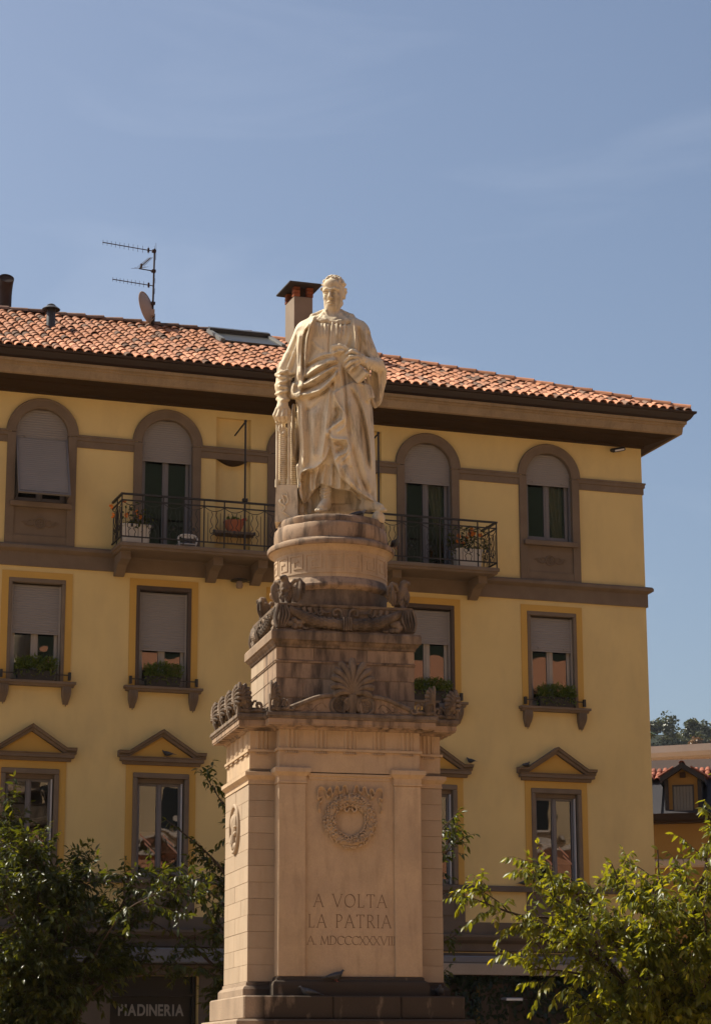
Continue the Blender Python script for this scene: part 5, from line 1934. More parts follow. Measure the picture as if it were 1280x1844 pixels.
# ---- second floor
rails_at = []
for idx, c in enumerate(mid_cols):
    stone = 'dark_surround' if idx in (1, 3) else 'mid_surround'
    m = MB()
    O, I, T = .685, .552, 10.99
    m.box(c - O, c - I, -.018, 0, 8.862, T); m.box(c + I, c + O, -.018, 0, 8.862, T); m.box(c - I, c + I, -.018, 0, 10.855, T)
    m.build('painted_border', 'ochre', house)
    m = MB()
    for sg in (-1, 1):
        a, b = sorted((c + sg * .48, c + sg * .551))
        m.bbox(a, b, -.035, .26, 8.862, 10.77, .008)
    m.bbox(c - .551, c + .551, -.035, .26, 10.771, 10.854, .008)
    m.build('window_surround', stone, house)
    zs0 = (9.82, 9.62, 9.9, 10.08, 10.06)[idx]
    wd = casement(house, c - .478, c + .478, 8.88, 10.76, .15, 'frame_white', .065)
    m = MB()
    corrug(m, c - .45, c + .45, zs0, 10.74, .075)
    m.box(c - .45, c + .45, .062, .085, zs0 - .03, zs0 - .001)
    knobs(m, ((c - .27, zs0 + .04), (c + .29, zs0 + .04)), .07)
    m.build('shutter', 'shutter', wd)
    for a in (c - .479, c + .45):
        m = MB()
        m.box(a, a + .029, .055, .10, 8.88, 10.74)
        m.build('shutter_guide', 'frame_white', wd)
    m = MB()
    m.loft([[(c - .74, .1, 8.765), (c + .74, .1, 8.765), (c + .74, -.12, 8.765), (c - .74, -.12, 8.765)][::-1],
            [(c - .74, .1, 8.80), (c + .74, .1, 8.80), (c + .74, -.14, 8.80), (c - .74, -.14, 8.80)][::-1],
            [(c - .775, .1, 8.815), (c + .775, .1, 8.815), (c + .775, -.17, 8.815), (c - .775, -.17, 8.815)][::-1],
            [(c - .775, .1, 8.861), (c + .775, .1, 8.861), (c + .775, -.17, 8.861), (c - .775, -.17, 8.861)][::-1]][::-1])
    m.build('sill', 'trim_stone', wd)
    for sg in (-1, 1):
        m = MB()
        bx = c + sg * .60
        for k in range(5):         # fluted scroll bracket tapering to a tongue
            xk = bx - .068 + .034 * k
            zt = 8.40 + .055 * abs(k - 2) ** 1.3 * .6
            m.tube(interp_path([(xk, -.13, 8.765), (xk, -.135, 8.66), (bx + (xk - bx) * .8, -.09, 8.55), (bx + (xk - bx) * .5, -.045, zt), ], 8), [.021, .021, .021, .020, .019, .017, .015, .008], 6)
        m.loft([[(bx - .085, -.125, 8.765), (bx + .085, -.125, 8.765), (bx + .085, 0, 8.765), (bx - .085, 0, 8.765)],
                [(bx - .08, -.10, 8.60), (bx + .08, -.10, 8.60), (bx + .08, 0, 8.60), (bx - .08, 0, 8.60)],
                [(bx - .045, -.03, 8.44), (bx + .045, -.03, 8.44), (bx + .045, 0, 8.44), (bx - .045, 0, 8.44)]][::-1])
        m.build('bracket', 'trim_stone', wd, True)
    m = MB()
    m.box(c - .66, c + .66, -.10, -.085, 8.985, 9.005)
    for sg in (-1, 1):
        m.box(c + sg * .655 - .025, c + sg * .655 + .025, -.12, -.06, 8.90, 9.05)
    m.build('guard_bar', 'iron', wd)

# ---- first floor: pedimented windows
for idx, c in enumerate(low_cols):
    m = MB()
    O, I = .685, .553
    m.box(c - O, c - I, -.018, 0, 5.226, 7.348); m.box(c + I, c + O, -.018, 0, 5.226, 7.348); m.box(c - I, c + I, -.018, 0, 7.203, 7.348)
    m.build('painted_border', 'ochre', house)
    m = MB()
    for sg in (-1, 1):
        a, b = sorted((c + sg * .465, c + sg * .552))
        m.bbox(a, b, -.05, .26, 5.226, 7.10, .012)
    m.bbox(c - .552, c + .552, -.05, .26, 7.101, 7.202, .012)
    m.build('window_surround', 'mid_surround', house)
    wd = casement(house, c - .463, c + .463, 5.23, 7.06, .14, 'frame_blue', .05)
    m = MB()
    m.box(c - .462, c + .462, .06, .12, 7.02, 7.10)
    m.build('shutter_box', 'mid_surround', wd)
    m = MB()
    m.box(c + .415, c + .435, .03, .10, 5.24, 7.02)
    m.build('shutter_guide', 'alu', wd)
    # privacy film across both panes with slanted cut-outs
    for a, b in ((c - .37, c - .06), (c + .06, c + .37)):
        m = MB()
        m.box(a, b, .152, .156, 5.70, 6.10)
        fm = m.build('film', 'film', wd)
    for a, sg in ((c - .37, 1), (c + .08, -1)):
        for k in range(2):
            x0, z0 = a + .02 + .09 * k, 6.06 - .16 * k
            m = MB()
            m.add([(x0, .1495, z0), (x0 + .21, .1495, z0 - .19), (x0 + .21, .1495, z0 - .23), (x0, .1495, z0 - .04)], [(0, 3, 2, 1)])
            m.build('film_stripe', 'film_line', wd)
    # pediment
    m = MB()
    prof = [(0.0, 7.35), (0.06, 7.35), (0.075, 7.405), (0.14, 7.415), (0.14, 7.475), (0.165, 7.49), (0.165, 7.50), (0.0, 7.50)]
    rings = [[(c - .72 - e * .7, 0, z), (c - .72 - e * .7, -e, z), (c + .72 + e * .7, -e, z), (c + .72 + e * .7, 0, z)] for e, z in prof]
    m.loft([r[::-1] for r in rings][::-1], True, True)
    # raking cornices: sloped profile bars mitred at the apex
    for sg in (-1, 1):
        pr = [(0.0, 0.0), (.10, 0.0), (.115, .05), (.17, .065), (.18, .10), (.20, .115), (.0, .118)]
        r0 = [(c + sg * .86, -e, 7.49 + h) for e, h in pr]
        r0b = [(c + sg * .66, -e, 7.49 + h * .98 + .0) for e, h in pr]
        apex = [(c, -e, 7.905 + h * 1.14) for e, h in pr]
        rs = [r0, r0b, apex]
        if sg > 0: rs = rs[::-1]
        m.loft(rs, True, True)
    pd = m.build('pediment', 'trim_stone', wd)
    m = MB()
    m.prism([(c - .62, 7.502), (c + .62, 7.502), (c, 7.90)], -.03, 0.0)
    m.build('tympanum', 'ochre', wd)

# ------------------------------------------------------------------ balcony
BX0, BX1, BE, BZ = -11.46, -3.70, .80, 11.52
m = MB()
pl = [(BX0 - .04, 0.0), (BX0 - .04, -BE - .05), (BX1 + .04, -BE - .05), (BX1 + .04, 0.0)]
m.plan(pl, [(-.05, 11.385), (-.03, 11.40), (-.03, 11.43), (0.0, 11.445), (0.0, 11.50), (-.012, BZ)], True, True)
balc = m.build('balcony', 'trim_stone', house)
for bx in (-11.32, -9.48, -8.57, -5.78, -3.94):
    m = MB()
    pr = [(0.0, 11.0), (-.08, 10.99), (-.20, 11.06), (-.34, 11.17), (-.56, 11.22), (-.62, 11.23), (-.62, 11.40), (0.0, 11.40)]
    m.prism_x(pr[::-1], bx - .095, bx + .095)
    m.build('corbel', 'trim_stone', balc)
m = MB()
YR = -BE
TOP, SEC, BOT = 12.47, 12.345, 11.63
for (zz, hh, ww) in ((TOP, .018, .022), (SEC, .012, .014), (BOT, .012, .014)):
    m.box(BX0 - ww, BX1 + ww, YR - ww, YR + ww, zz - hh, zz + hh)
    for bx in (BX0, BX1):
        m.box(bx - ww, bx + ww, YR + ww, 0.0, zz - hh, zz + hh)
m.build('rail', 'iron', balc)
NB = 19
bw = (BX1 - BX0) / NB


def lyre():
    mm = MB()
    for sg in (-1, 1):
        P = lambda x, z: (sg * x, 0, z)
        mm.tube(interp_path([P(.055, 12.24), P(.035, 12.17), P(.075, 12.06), P(.03, 11.95), P(.075, 11.90), P(.09, 11.84), P(.055, 11.80), P(.03, 11.83)], 22), .0075, 5)
        mm.tube(interp_path([P(.02, 11.80), P(.07, 11.74), P(.055, 11.68), P(.06, BOT)], 10), .0075, 5)
        mm.tube([P(.125, 12.22), P(.125, BOT)], .0065, 5)
    mm.ball((0, 0, 11.86), (.028, .012, .04), 6, 5)
    me = mm.mesh('baluster', True)
    me.materials.append(MATS['iron'])
    return me


def swag():
    mm = MB()
    h = bw / 2
    mm.tube([(h * u, 0, SEC - .01 - .085 * (1 - u * u)) for u in np.linspace(-1, 1, 9)], .008, 5)
    me = mm.mesh('swag_bar', True)
    me.materials.append(MATS['iron'])
    return me


def post():
    mm = MB()
    mm.box(-.011, .011, -.011, .011, BZ, TOP)
    me = mm.mesh('post')
    me.materials.append(MATS['iron'])
    return me


ly, sw, po = lyre(), swag(), post()
for k in range(NB):
    x = BX0 + (k + .5) * bw
    for nm, me in (('baluster', ly), ('swag_bar', sw)):
        link(bpy.data.objects.new(nm, me), balc).location = (x, YR, 0)
    link(bpy.data.objects.new('post', po), balc).location = (BX0 + k * bw, YR, 0)
link(bpy.data.objects.new('post', po), balc).location = (BX1, YR, 0)
for bx in (BX0, BX1):
    for y in (YR * .75, YR * .25):
        for nm, me in (('baluster', ly), ('swag_bar', sw)):
            o = link(bpy.data.objects.new(nm, me), balc)
            o.location = (bx, y, 0); o.rotation_euler = (0, 0, math.pi / 2)
    o = link(bpy.data.objects.new('post', po), balc); o.location = (bx, YR * .5, 0)
# awning poles on the balcony
for bx in (-9.0, -6.22):
    m = MB()
    m.tube([(bx, YR + .02, BZ), (bx, YR + .02, 14.15)], .020, 8)
    m.tube([(bx, YR + .02, 14.13), (bx + .0, -.02, 14.05)], .017, 8)
    m.box(bx - .05, bx + .05, YR - .02, YR + .06, 12.50, 12.56)
    m.ball((bx, YR + .02, 14.14), .032)
    m.build('awning_pole', 'iron', balc)
# shelf in the niche
for nn in niches:
    m = MB()
    m.bbox(nn[0] - .05, nn[1] + .05, -.22, .10, 11.975, 12.03, .008)
    m.build('niche_shelf', 'trim_stone', house)

# ------------------------------------------------------------------ shop fronts
for k, (a, b, z0, z1) in enumerate(shops):
    m = MB()
    m.box(a + .01, b - .01, .25, .30, z0, z1)
    for xx in (a + .02, b - .08):
        m.box(xx, xx + .06, .15, .25, z0, z1)
    m.box(a + .08, b - .08, .15, .25, 3.02, 3.08)
    m.build('shop_front', 'shop_dark', house)
m = MB()
m.bbox(-13.95, -9.2, -.36, -.05, 3.62, 3.90, .02)
m.build('awning_cassette', 'awning_grey', house)
m = MB()
m.bbox(-12.1, -9.2, -.10, -.03, 3.42, 3.60, .01)
m.build('shop_fascia', 'dado_stone', house)
m = MB()
m.bbox(-5.75, -.7, -.34, -.05, 3.69, 3.83, .02)
m.build('awning_cassette', 'awning_grey', house)
m = MB()
m.prism_x([(-.36, 3.67), (-.34, 3.685), (-.10, 3.69), (-.10, 3.47), (-.34, 3.46), (-.36, 3.47)][::-1], -5.75, -.7)
m.build('awning_valance', 'awning_cream', house)
# ------------------------------------------------------------------ foliage
LEAF_T = np.array([(0, 0, 0), (.28, 0, -.015), (.62, 0, -.07), (1.0, 0, -.20), (.26, .19, .035), (.60, .20, -.01), (.26, -.19, .035), (.60, -.20, -.01)], float)
LEAF_F = np.array([(0, 1, 4), (1, 5, 4), (1, 2, 5), (2, 3, 5), (0, 6, 1), (1, 6, 7), (1, 7, 2), (2, 7, 3)])


def unit(a):
    return a / (np.linalg.norm(a, axis=-1, keepdims=True) + 1e-9)


def leaves_mesh(name, pos, axis, nrm, size, tint, mat, width=1.0):
    pos, axis, nrm = np.asarray(pos, float), unit(np.asarray(axis, float)), np.asarray(nrm, float)
    side = unit(np.cross(axis, nrm))
    nrm = np.cross(side, axis)
    size = np.asarray(size)[:, None, None]
    T = LEAF_T[None]
    v = pos[:, None] + size * (T[..., 0:1] * axis[:, None] + T[..., 1:2] * width * side[:, None] + T[..., 2:3] * nrm[:, None])
    n = len(pos)
    f = (LEAF_F[None] + 8 * np.arange(n)[:, None, None]).reshape(-1, 3)
    me = np_mesh(name, v.reshape(-1, 3), faces3=f, smooth=False, attr=np.repeat(np.asarray(tint), 8))
    me.materials.append(MATS[mat])
    return me


def grow_tree(name, label, base, fork_z, limbs, seed, mat, leaf=.13, nb=9, blen=.75, ntw=4, tlen=.34, step=.05, droop=.5, group=None, trunk_r=.11, inner=.22):
    rs = np.random.RandomState(seed)
    root = empty(name, base, 0, label, 'tree', group)
    base = np.array(base, float)
    fork = np.array([0, 0, fork_z]) + np.array([rs.uniform(-.1, .1), rs.uniform(-.1, .1), 0])
    tk = MB()
    tk.tube([(0, 0, -.05), (0, 0, .15), (rs.uniform(-.04, .04), 0, fork_z * .5), tuple(fork)], [trunk_r * 1.5, trunk_r * 1.1, trunk_r, trunk_r * .8], 10)
    tk.build('trunk', 'bark', root, True)
    br = MB()
    LP, LA, LN, LS, LT = [], [], [], [], []

    def put_leaves(path, t0, stp, sun_tip):
        path = np.array(path)
        seg = np.linalg.norm(np.diff(path, axis=0), axis=1)
        L = seg.sum()
        cum = np.concatenate([[0], np.cumsum(seg)])
        s = t0 * L
        sd = 1
        while s < L:
            k = min(np.searchsorted(cum, s, 'right') - 1, len(seg) - 1)
            p = path[k] + (path[k + 1] - path[k]) * ((s - cum[k]) / (seg[k] + 1e-9))
            d = (path[k + 1] - path[k]) / (seg[k] + 1e-9)
            side = np.cross(d, [0, 0, 1.0])
            side = side / (np.linalg.norm(side) + 1e-6) * sd
            ax = d * .45 + side * rs.uniform(.35, .9) + np.array([0, 0, -droop * rs.uniform(.3, 1.5)]) + rs.normal(0, .22, 3)
            nn = np.array([0, 0, 1.0]) + rs.normal(0, .55, 3) + side * .3
            LP.append(p); LA.append(ax); LN.append(nn); LS.append(leaf * rs.uniform(.62, 1.22))
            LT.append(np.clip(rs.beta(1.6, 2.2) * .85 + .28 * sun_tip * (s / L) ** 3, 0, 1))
            sd = -sd
            s += stp * rs.uniform(.6, 1.4)
        for _ in range(2):
            d = path[-1] - path[-2]
            LP.append(path[-1]); LA.append(unit(d) + np.array([0, 0, -droop * .5]) + rs.normal(0, .35, 3)); LN.append(np.array([0, 0, 1.0]) + rs.normal(0, .4, 3)); LS.append(leaf * rs.uniform(.7, 1.1)); LT.append(np.clip(rs.uniform(.3, .75) + .3 * sun_tip, 0, 1))

    def curve(p, d, L, n=6, dr=.25):
        pts = [np.array(p)]
        d = unit(np.array(d, float))
        for k in range(n):
            d = unit(d + rs.normal(0, .13, 3) + np.array([0, 0, -dr * (k / n) * .5]))
            pts.append(pts[-1] + d * L / n)
        return pts
    for lb in limbs:
        tgt = np.array(lb[:3], float) - base
        dens = lb[3] if len(lb) > 3 else 1.0
        mid = fork * .5 + tgt * .5 + np.array([rs.uniform(-.15, .15), rs.uniform(-.15, .15), .16 * np.linalg.norm(tgt - fork) * rs.uniform(.2, 1.2)])
        path = interp_path([fork, fork * .72 + mid * .28 + rs.normal(0, .07, 3), mid, mid * .5 + tgt * .5 + rs.normal(0, .09, 3), tgt], 12)
        br.tube([tuple(p) for p in path], [float(v) for v in np.linspace(trunk_r * (.45 if dens > .56 else .2), .008, 12)], 6)
        put_leaves(path[8:], 0.1, step, 1)
        LL = np.linalg.norm(tgt - fork)
        for j in range(int(nb * dens)):
            t = inner + (1 - inner) * rs.rand() ** .8
            k = min(int(t * 11), 10)
            p = path[k] + (path[k + 1] - path[k]) * (t * 11 - k)
            d = unit(path[k + 1] - path[k])
            out = rs.normal(0, 1, 3)
            out -= d * out.dot(d)
            out = unit(out)
            bd = d * rs.uniform(.35, 1.0) + out * rs.uniform(.5, 1.1) + np.array([0, 0, .30])
            bl = blen * rs.uniform(.55, 1.25) * (1.15 - .55 * t)
            bp = curve(p, bd, bl)
            br.tube([tuple(q) for q in bp], [float(v) for v in np.linspace(.011, .004, len(bp))], 4)
            put_leaves(bp, .2, step, .8)
            for q in range(ntw):
                kk = rs.randint(1, len(bp) - 1)
                dd = unit(bp[kk + 1] - bp[kk]) * .7 + unit(rs.normal(0, 1, 3)) * .75 + np.array([0, 0, .1])
                tp = curve(bp[kk], dd, tlen * rs.uniform(.6, 1.3), 4, .4)
                br.tube([tuple(v) for v in tp], [.0045, .004, .0035, .003, .0025], 3)
                put_leaves(tp, .1, step * .9, .7)
    br.build('branches', 'bark', root, True)
    me = leaves_mesh('crown', LP, LA, LN, LS, LT, mat, .86)
    link(bpy.data.objects.new('crown', me), root)
    return root


tR = grow_tree('broadleaf_tree', 'sunlit yellow-green leafy tree at the right edge in front of the house', (4.75, 34.2, 0), 1.9,
               [(1.65, 33.2, 4.05, .7), (2.45, 33.5, 4.35, .6), (3.05, 34.3, 4.40, .7), (3.75, 34.0, 4.60, .7), (4.50, 34.5, 4.85, .8), (5.30, 34.0, 5.35, .5), (2.5, 33.2, 3.05, .8), (3.26, 33.0, 2.5, 1.3), (4.19, 32.9, 3.80, 1.3),
                (5.0, 33.0, 4.50, 1.0), (2.9, 32.9, 3.55, 1.2), (3.92, 32.7, 2.9, 1.4), (5.01, 33.0, 3.3, 1.5), (6.1, 33.8, 4.3), (6.6, 34.4, 5.0, .7), (5.45, 34.0, 6.0, .5), (6.3, 35.0, 3.5, .7), (4.4, 33.4, 2.4, 1.5), (3.5, 33.4, 3.7, 1.2), (4.3, 33.6, 4.2, 1.0),
                (2.3, 33.4, 3.7, .9), (4.0, 33.0, 3.4, 1.3), (4.9, 32.9, 3.9, 1.2), (3.7, 32.9, 2.3, 1.4), (5.2, 33.2, 2.5, 1.4)],
               3, 'leaf_sun', leaf=.14, nb=11, blen=.74, ntw=4, tlen=.34, step=.048, droop=.85)
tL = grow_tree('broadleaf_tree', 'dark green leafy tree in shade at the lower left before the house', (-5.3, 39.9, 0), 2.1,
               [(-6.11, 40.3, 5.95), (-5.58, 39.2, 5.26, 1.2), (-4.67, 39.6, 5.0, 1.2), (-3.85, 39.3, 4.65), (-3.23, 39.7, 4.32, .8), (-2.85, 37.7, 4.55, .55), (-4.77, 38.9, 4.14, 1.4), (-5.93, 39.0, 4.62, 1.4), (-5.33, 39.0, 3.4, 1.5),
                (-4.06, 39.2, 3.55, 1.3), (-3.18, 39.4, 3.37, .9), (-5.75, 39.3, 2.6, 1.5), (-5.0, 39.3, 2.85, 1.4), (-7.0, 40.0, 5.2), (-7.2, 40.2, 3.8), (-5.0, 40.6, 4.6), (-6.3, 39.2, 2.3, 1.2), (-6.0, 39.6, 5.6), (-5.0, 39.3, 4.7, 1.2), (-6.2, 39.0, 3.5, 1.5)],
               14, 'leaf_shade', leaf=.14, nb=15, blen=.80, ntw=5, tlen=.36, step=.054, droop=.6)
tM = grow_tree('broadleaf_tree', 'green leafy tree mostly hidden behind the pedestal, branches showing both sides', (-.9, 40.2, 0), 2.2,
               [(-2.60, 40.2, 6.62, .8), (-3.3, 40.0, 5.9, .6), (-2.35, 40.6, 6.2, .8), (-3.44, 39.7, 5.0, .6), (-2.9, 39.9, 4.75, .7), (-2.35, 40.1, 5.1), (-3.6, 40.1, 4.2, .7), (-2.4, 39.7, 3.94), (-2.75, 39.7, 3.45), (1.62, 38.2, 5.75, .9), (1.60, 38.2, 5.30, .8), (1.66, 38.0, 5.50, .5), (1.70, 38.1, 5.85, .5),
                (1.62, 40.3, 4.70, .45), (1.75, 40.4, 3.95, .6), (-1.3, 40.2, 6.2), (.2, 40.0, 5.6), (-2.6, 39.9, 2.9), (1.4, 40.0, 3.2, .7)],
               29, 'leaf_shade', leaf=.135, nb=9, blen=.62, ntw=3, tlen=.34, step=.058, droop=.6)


# ------------------------------------------------------------------ plants on sills and balcony
def tuft(name, mat, pts_fn, n, size, seed, parent, loc, width=1.0, droop=.3, up=.8):
    rs = np.random.RandomState(seed)
    LP, LA, LN, LS, LT = [], [], [], [], []
    for _ in range(n):
        p, out = pts_fn(rs)
        LP.append(p); LA.append(np.array(out) + rs.normal(0, .35, 3) + np.array([0, 0, up - droop * rs.rand()])); LN.append(rs.normal(0, .5, 3) + np.array([0, -.6, .8])); LS.append(size * rs.uniform(.6, 1.3)); LT.append(rs.rand())
    me = leaves_mesh(name, LP, LA, LN, LS, LT, mat, width)
    o = bpy.data.objects.new(name, me)
    link(o, parent)
    o.location = loc
    return o


HM = Matrix.Translation((6.0936, 47.2553, 0)) @ Matrix.Rotation(0.331006, 4, 'Z')


def on_house(x, e, z):
    return tuple(HM @ Vector((x, -e, z)))


for idx, (c, w_, sd, side) in enumerate(((mid_cols[0], .74, 1, 'leftmost of the second floor'), (mid_cols[1] - .02, .70, 2, 'under the dark framed shutter left of the pedestal'), (mid_cols[3] + .0, .80, 3, 'half hidden by the right side of the pedestal'), (mid_cols[4] + .03, .80, 4, 'rightmost of the second floor'))):
    root = empty('window_planter', on_house(c, .06, 8.865), 0.331006, 'black window box of feathery plants, ' + side, 'planter', 'window boxes on the second floor')
    m = MB()
    m.loft([[(-w_ / 2 + .03, -.07, 0), (w_ / 2 - .03, -.07, 0), (w_ / 2 - .03, .07, 0), (-w_ / 2 + .03, .07, 0)], [(-w_ / 2, -.09, .17), (w_ / 2, -.09, .17), (w_ / 2, .09, .17), (-w_ / 2, .09, .17)],
            [(-w_ / 2 - .01, -.10, .175), (w_ / 2 + .01, -.10, .175), (w_ / 2 + .01, .10, .175), (-w_ / 2 - .01, .10, .175)], [(-w_ / 2 - .01, -.10, .195), (w_ / 2 + .01, -.10, .195), (w_ / 2 + .01, .10, .195), (-w_ / 2 - .01, .10, .195)]])
    m.build('box', 'planter_black', root)
    def fern(rs, w_=w_):
        x = rs.uniform(-w_ / 2, w_ / 2)
        t = rs.rand()
        lift = .04 + .24 * rs.rand() * (1 - .4 * abs(x) / w_)
        return (x + rs.normal(0, .02), -.10 + .16 * rs.rand() - .05 * t, .17 + lift - (.16 if rs.rand() < .16 else 0)), (np.sign(x) * .3 * rs.rand(), -.5, 0)
    tuft('foliage', 'leaf_fern', fern, 1100, .085, sd * 5, root, (0, 0, 0), .55, 1.1, .75)

# flower tubs on the balcony
for (x, sd, lab) in ((-11.12, 4, 'pale flower tub with orange blooms at the left end of the balcony'), (-4.22, 9, 'pale flower tub with orange blooms at the right end of the balcony')):
    root = empty('flower_tub', on_house(x, .50, 11.52), 0.331006, lab, 'flower pot', 'flower tubs on the balcony')
    m = MB()
    m.loft([MB.oct_(-.25, .25, -.14, .14, .04, 0.0), MB.oct_(-.28, .28, -.16, .16, .04, .36), MB.oct_(-.29, .29, -.17, .17, .04, .365), MB.oct_(-.29, .29, -.17, .17, .04, .40)])
    m.build('tub', 'pot_white', root)
    big_ = x > -8
    def fl(rs, k=(1.35 if big_ else .8)):
        return (float(np.clip(rs.normal(0, .20 * k), -.38, .38)), rs.normal(-.03, .10), .42 + min(abs(rs.normal(0, .20 * k)), .42) - (.18 if rs.rand() < .25 else 0)), (rs.normal(0, .6), -.4, 0)
    tuft('foliage', 'leaf_shade', fl, 330 if big_ else 170, .085, sd, root, (0, 0, 0), 1.2, .9, .5)
    rs = random.Random(sd)
    for k in range(9 if big_ else 6):
        m = MB()
        cx, cy, cz = rs.gauss(0, .24), rs.gauss(-.08, .08), .5 + rs.random() * .40
        for j in range(9):
            a = rs.uniform(0, 6.28)
            m.ball((cx + .025 * math.cos(a), cy + rs.uniform(-.03, .03), cz + .03 * math.sin(a)), .022, 5, 4)
        m.build('blossom', 'orange_flower', root)
# red geranium bowl on the niche shelf
root = empty('flower_bowl', on_house(-9.02, .08, 12.03), 0.331006, 'terracotta flower bowl with a red bloom on the balcony niche shelf', 'flower pot')
m = MB()
m.lathe([(.11, 0), (.17, .10), (.205, .19), (.215, .195), (.215, .225), (.19, .225), (.17, .17), (.001, .16)], 20)
m.build('bowl', 'terracotta', root, True)
tuft('foliage', 'leaf_fern', lambda rs: ((rs.normal(0, .10), rs.normal(0, .07), .22 + .05 * rs.rand()), (rs.normal(0, .6), -.3, 0)), 90, .07, 31, root, (0, 0, 0), 1.3, .5, .6)
m = MB()
rs_ = random.Random(3)
for j in range(12):
    m.ball((.18 + rs_.gauss(0, .02), -.08 + rs_.gauss(0, .02), .26 + rs_.gauss(0, .02)), .02, 5, 4)
m.build('blossom', 'red_flower', root)
# white garden chair on the balcony, only the back shows
root = empty('garden_chair', on_house(-10.05, .42, 11.52), 0.331006, 'small white chair seen through the left part of the balcony railing', 'chair')
m = MB()
m.tube(interp_path([(-.17, 0, .14), (-.19, 0, .24), (-.13, -.01, .30), (0, -.01, .315), (.13, -.01, .30), (.19, 0, .24), (.17, 0, .14)], 20), .02, 6)
m.bbox(-.12, .12, -.012, .012, .245, .30, .006)
m.build('backrest', 'chair_white', root, True)
m = MB(); m.bbox(-.19, .19, -.01, .32, .12, .145, .01); m.build('seat', 'chair_white', root)
for lx, ly in ((-.17, .01), (.17, .01), (-.17, .29), (.17, .29)):
    m = MB(); m.tube([(lx, ly, 0), (lx * .97, ly, .12)], .015, 6); m.build('leg', 'chair_white', root)

# climbing greenery over the right-hand shop front
root = tag(bpy.data.objects.new('climbing_plants', leaves_mesh('climbing_plants', *(lambda rs: (
    (lambda P: (P, np.stack([rs.normal(0, .5, len(P)), rs.normal(-.5, .3, len(P)), rs.normal(-.5, .4, len(P))], 1), np.stack([rs.normal(0, .5, len(P)), -np.ones(len(P)), rs.normal(.4, .3, len(P))], 1), .11 * rs.uniform(.6, 1.3, len(P)), rs.rand(len(P))))(
        np.array([HM @ Vector((x, -e, z)) for x, e, z in zip(rs.uniform(-5.75, -.75, 2600), rs.uniform(.02, .30, 2600), 3.46 - 1.9 * rs.rand(2600) ** 1.8 * (.35 + .65 * np.abs(np.sin(rs.rand(2600) * 9))))]))))(np.random.RandomState(6)), 'leaf_ivy')),
    'dark climbing plants covering the shop front below the cream awning', None, None, 'stuff')
link(root)
# ------------------------------------------------------------------ antennas and roof fittings
def yagi(parent, p0, d, L, n, elen, vertical=True, name='antenna'):
    p0, d = Vector(p0), Vector(d).normalized()
    m = MB()
    m.tube([tuple(p0), tuple(p0 + d * L)], .011, 6)
    up = Vector((0, 0, 1)) if vertical else Vector((0, 0, 1)).cross(d).normalized()
    up = (up - d * up.dot(d)).normalized()
    for k in range(n):
        c = p0 + d * (L * (.12 + .87 * (k / (n - 1)) ** .9))
        e = elen * (1 - .35 * k / n)
        m.tube([tuple(c - up * e), tuple(c + up * e)], .0042, 4)
    sd = d.cross(up)
    for q in (-1, 1):              # reflector at the back
        for s_ in (.05, .12):
            c = p0 + d * .02 + up * q * s_ - d * s_ * .4
            m.tube([tuple(c - sd * .02 - up * elen * .9 * q), tuple(c + up * elen * .9 * q)], .004, 4)
    c = p0 + d * (L * .12)
    m.box(c.x - .02, c.x + .02, c.y - .015, c.y + .015, c.z - .05, c.z + .05)
    return m.build(name, 'rusty_iron', parent)


mast = empty('antenna_mast', on_house(-9.88, -3.52, 17.28), 0.331006, 'rusty mast with three aerials on the roof ridge', 'antenna')
m = MB()
m.tube([(0, 0, 0), (0, 0, .26), (0, 0, .27), (.02, 0, 1.88)], [.042, .042, .024, .020], 8)
m.build('pole', 'rusty_iron', mast, True)
yagi(mast, (.02, 0, 1.82), (-1, -.16, .0), 1.22, 11, .085)
yagi(mast, (.01, 0, 1.02), (-1, -.10, .02), .94, 10, .07)
m = MB()
m.tube([(.02, 0, 1.36), (-.34, -.06, 1.36)], .013, 6)
m.tube([(-.06, 0, 1.36), (.05, 0, 1.36)], .02, 6)
m.build('arm', 'rusty_iron', mast)
yagi(mast, (-.31, -.05, 1.40), (.50, .75, .62), .78, 10, .09, False)
for z in (.34, .62, 1.36, 1.82):
    m = MB(); m.box(-.035, .05, -.035, .035, z - .03, z + .03); m.build('clamp', 'rusty_iron', mast)

dish = empty('satellite_dish', on_house(-9.98, -3.46, 17.78), 0.331006, 'beige satellite dish seen edge-on beside the roof mast', 'satellite dish')
DR = Matrix.Rotation(rad(-131), 3, 'Z') @ Matrix.Rotation(rad(12), 3, 'X')
m = MB()
rings = []
for r in np.linspace(.38, .001, 8):
    rings.append([tuple(DR @ Vector((r * .92 * math.cos(2 * math.pi * k / 32), -.06 + .10 * (1 - (r / .38) ** 2), r * math.sin(2 * math.pi * k / 32)))) for k in range(32)])
m.loft(rings, False)
rim = rings[0]
m.loft([rim, [tuple(Vector(p) * 1.02 + DR @ Vector((0, .008, 0))) for p in rim], [tuple(Vector(p) + DR @ Vector((0, .02, 0))) for p in rim]], False)
o = m.build('reflector', 'dish', dish, True)
m = MB()
a_ = DR @ Vector((0, .05, -.30)); b_ = DR @ Vector((0, -.16, -.42)); c_ = DR @ Vector((0, -.52, -.26))
m.tube([tuple(a_), tuple(b_), tuple(c_)], .014, 6)
m.build('feed_arm', 'dish', dish)
m = MB()
m.tube([tuple(c_), tuple(c_ + DR @ Vector((0, .04, .10)))], .035, 8)
m.tube([tuple(c_ + Vector((.0, 0, -.02))), tuple(c_ + Vector((.01, 0, -.12)))], .02, 6)
m.build('feed_horn', 'dark_metal', dish, True)
m = MB()
m.box(-.02, .12, -.05, .05, -.20, -.05)
m.tube([(0, -.03, -.02), (.03, -.06, -.25)], .012, 5)
m.build('bracket', 'dish', dish)

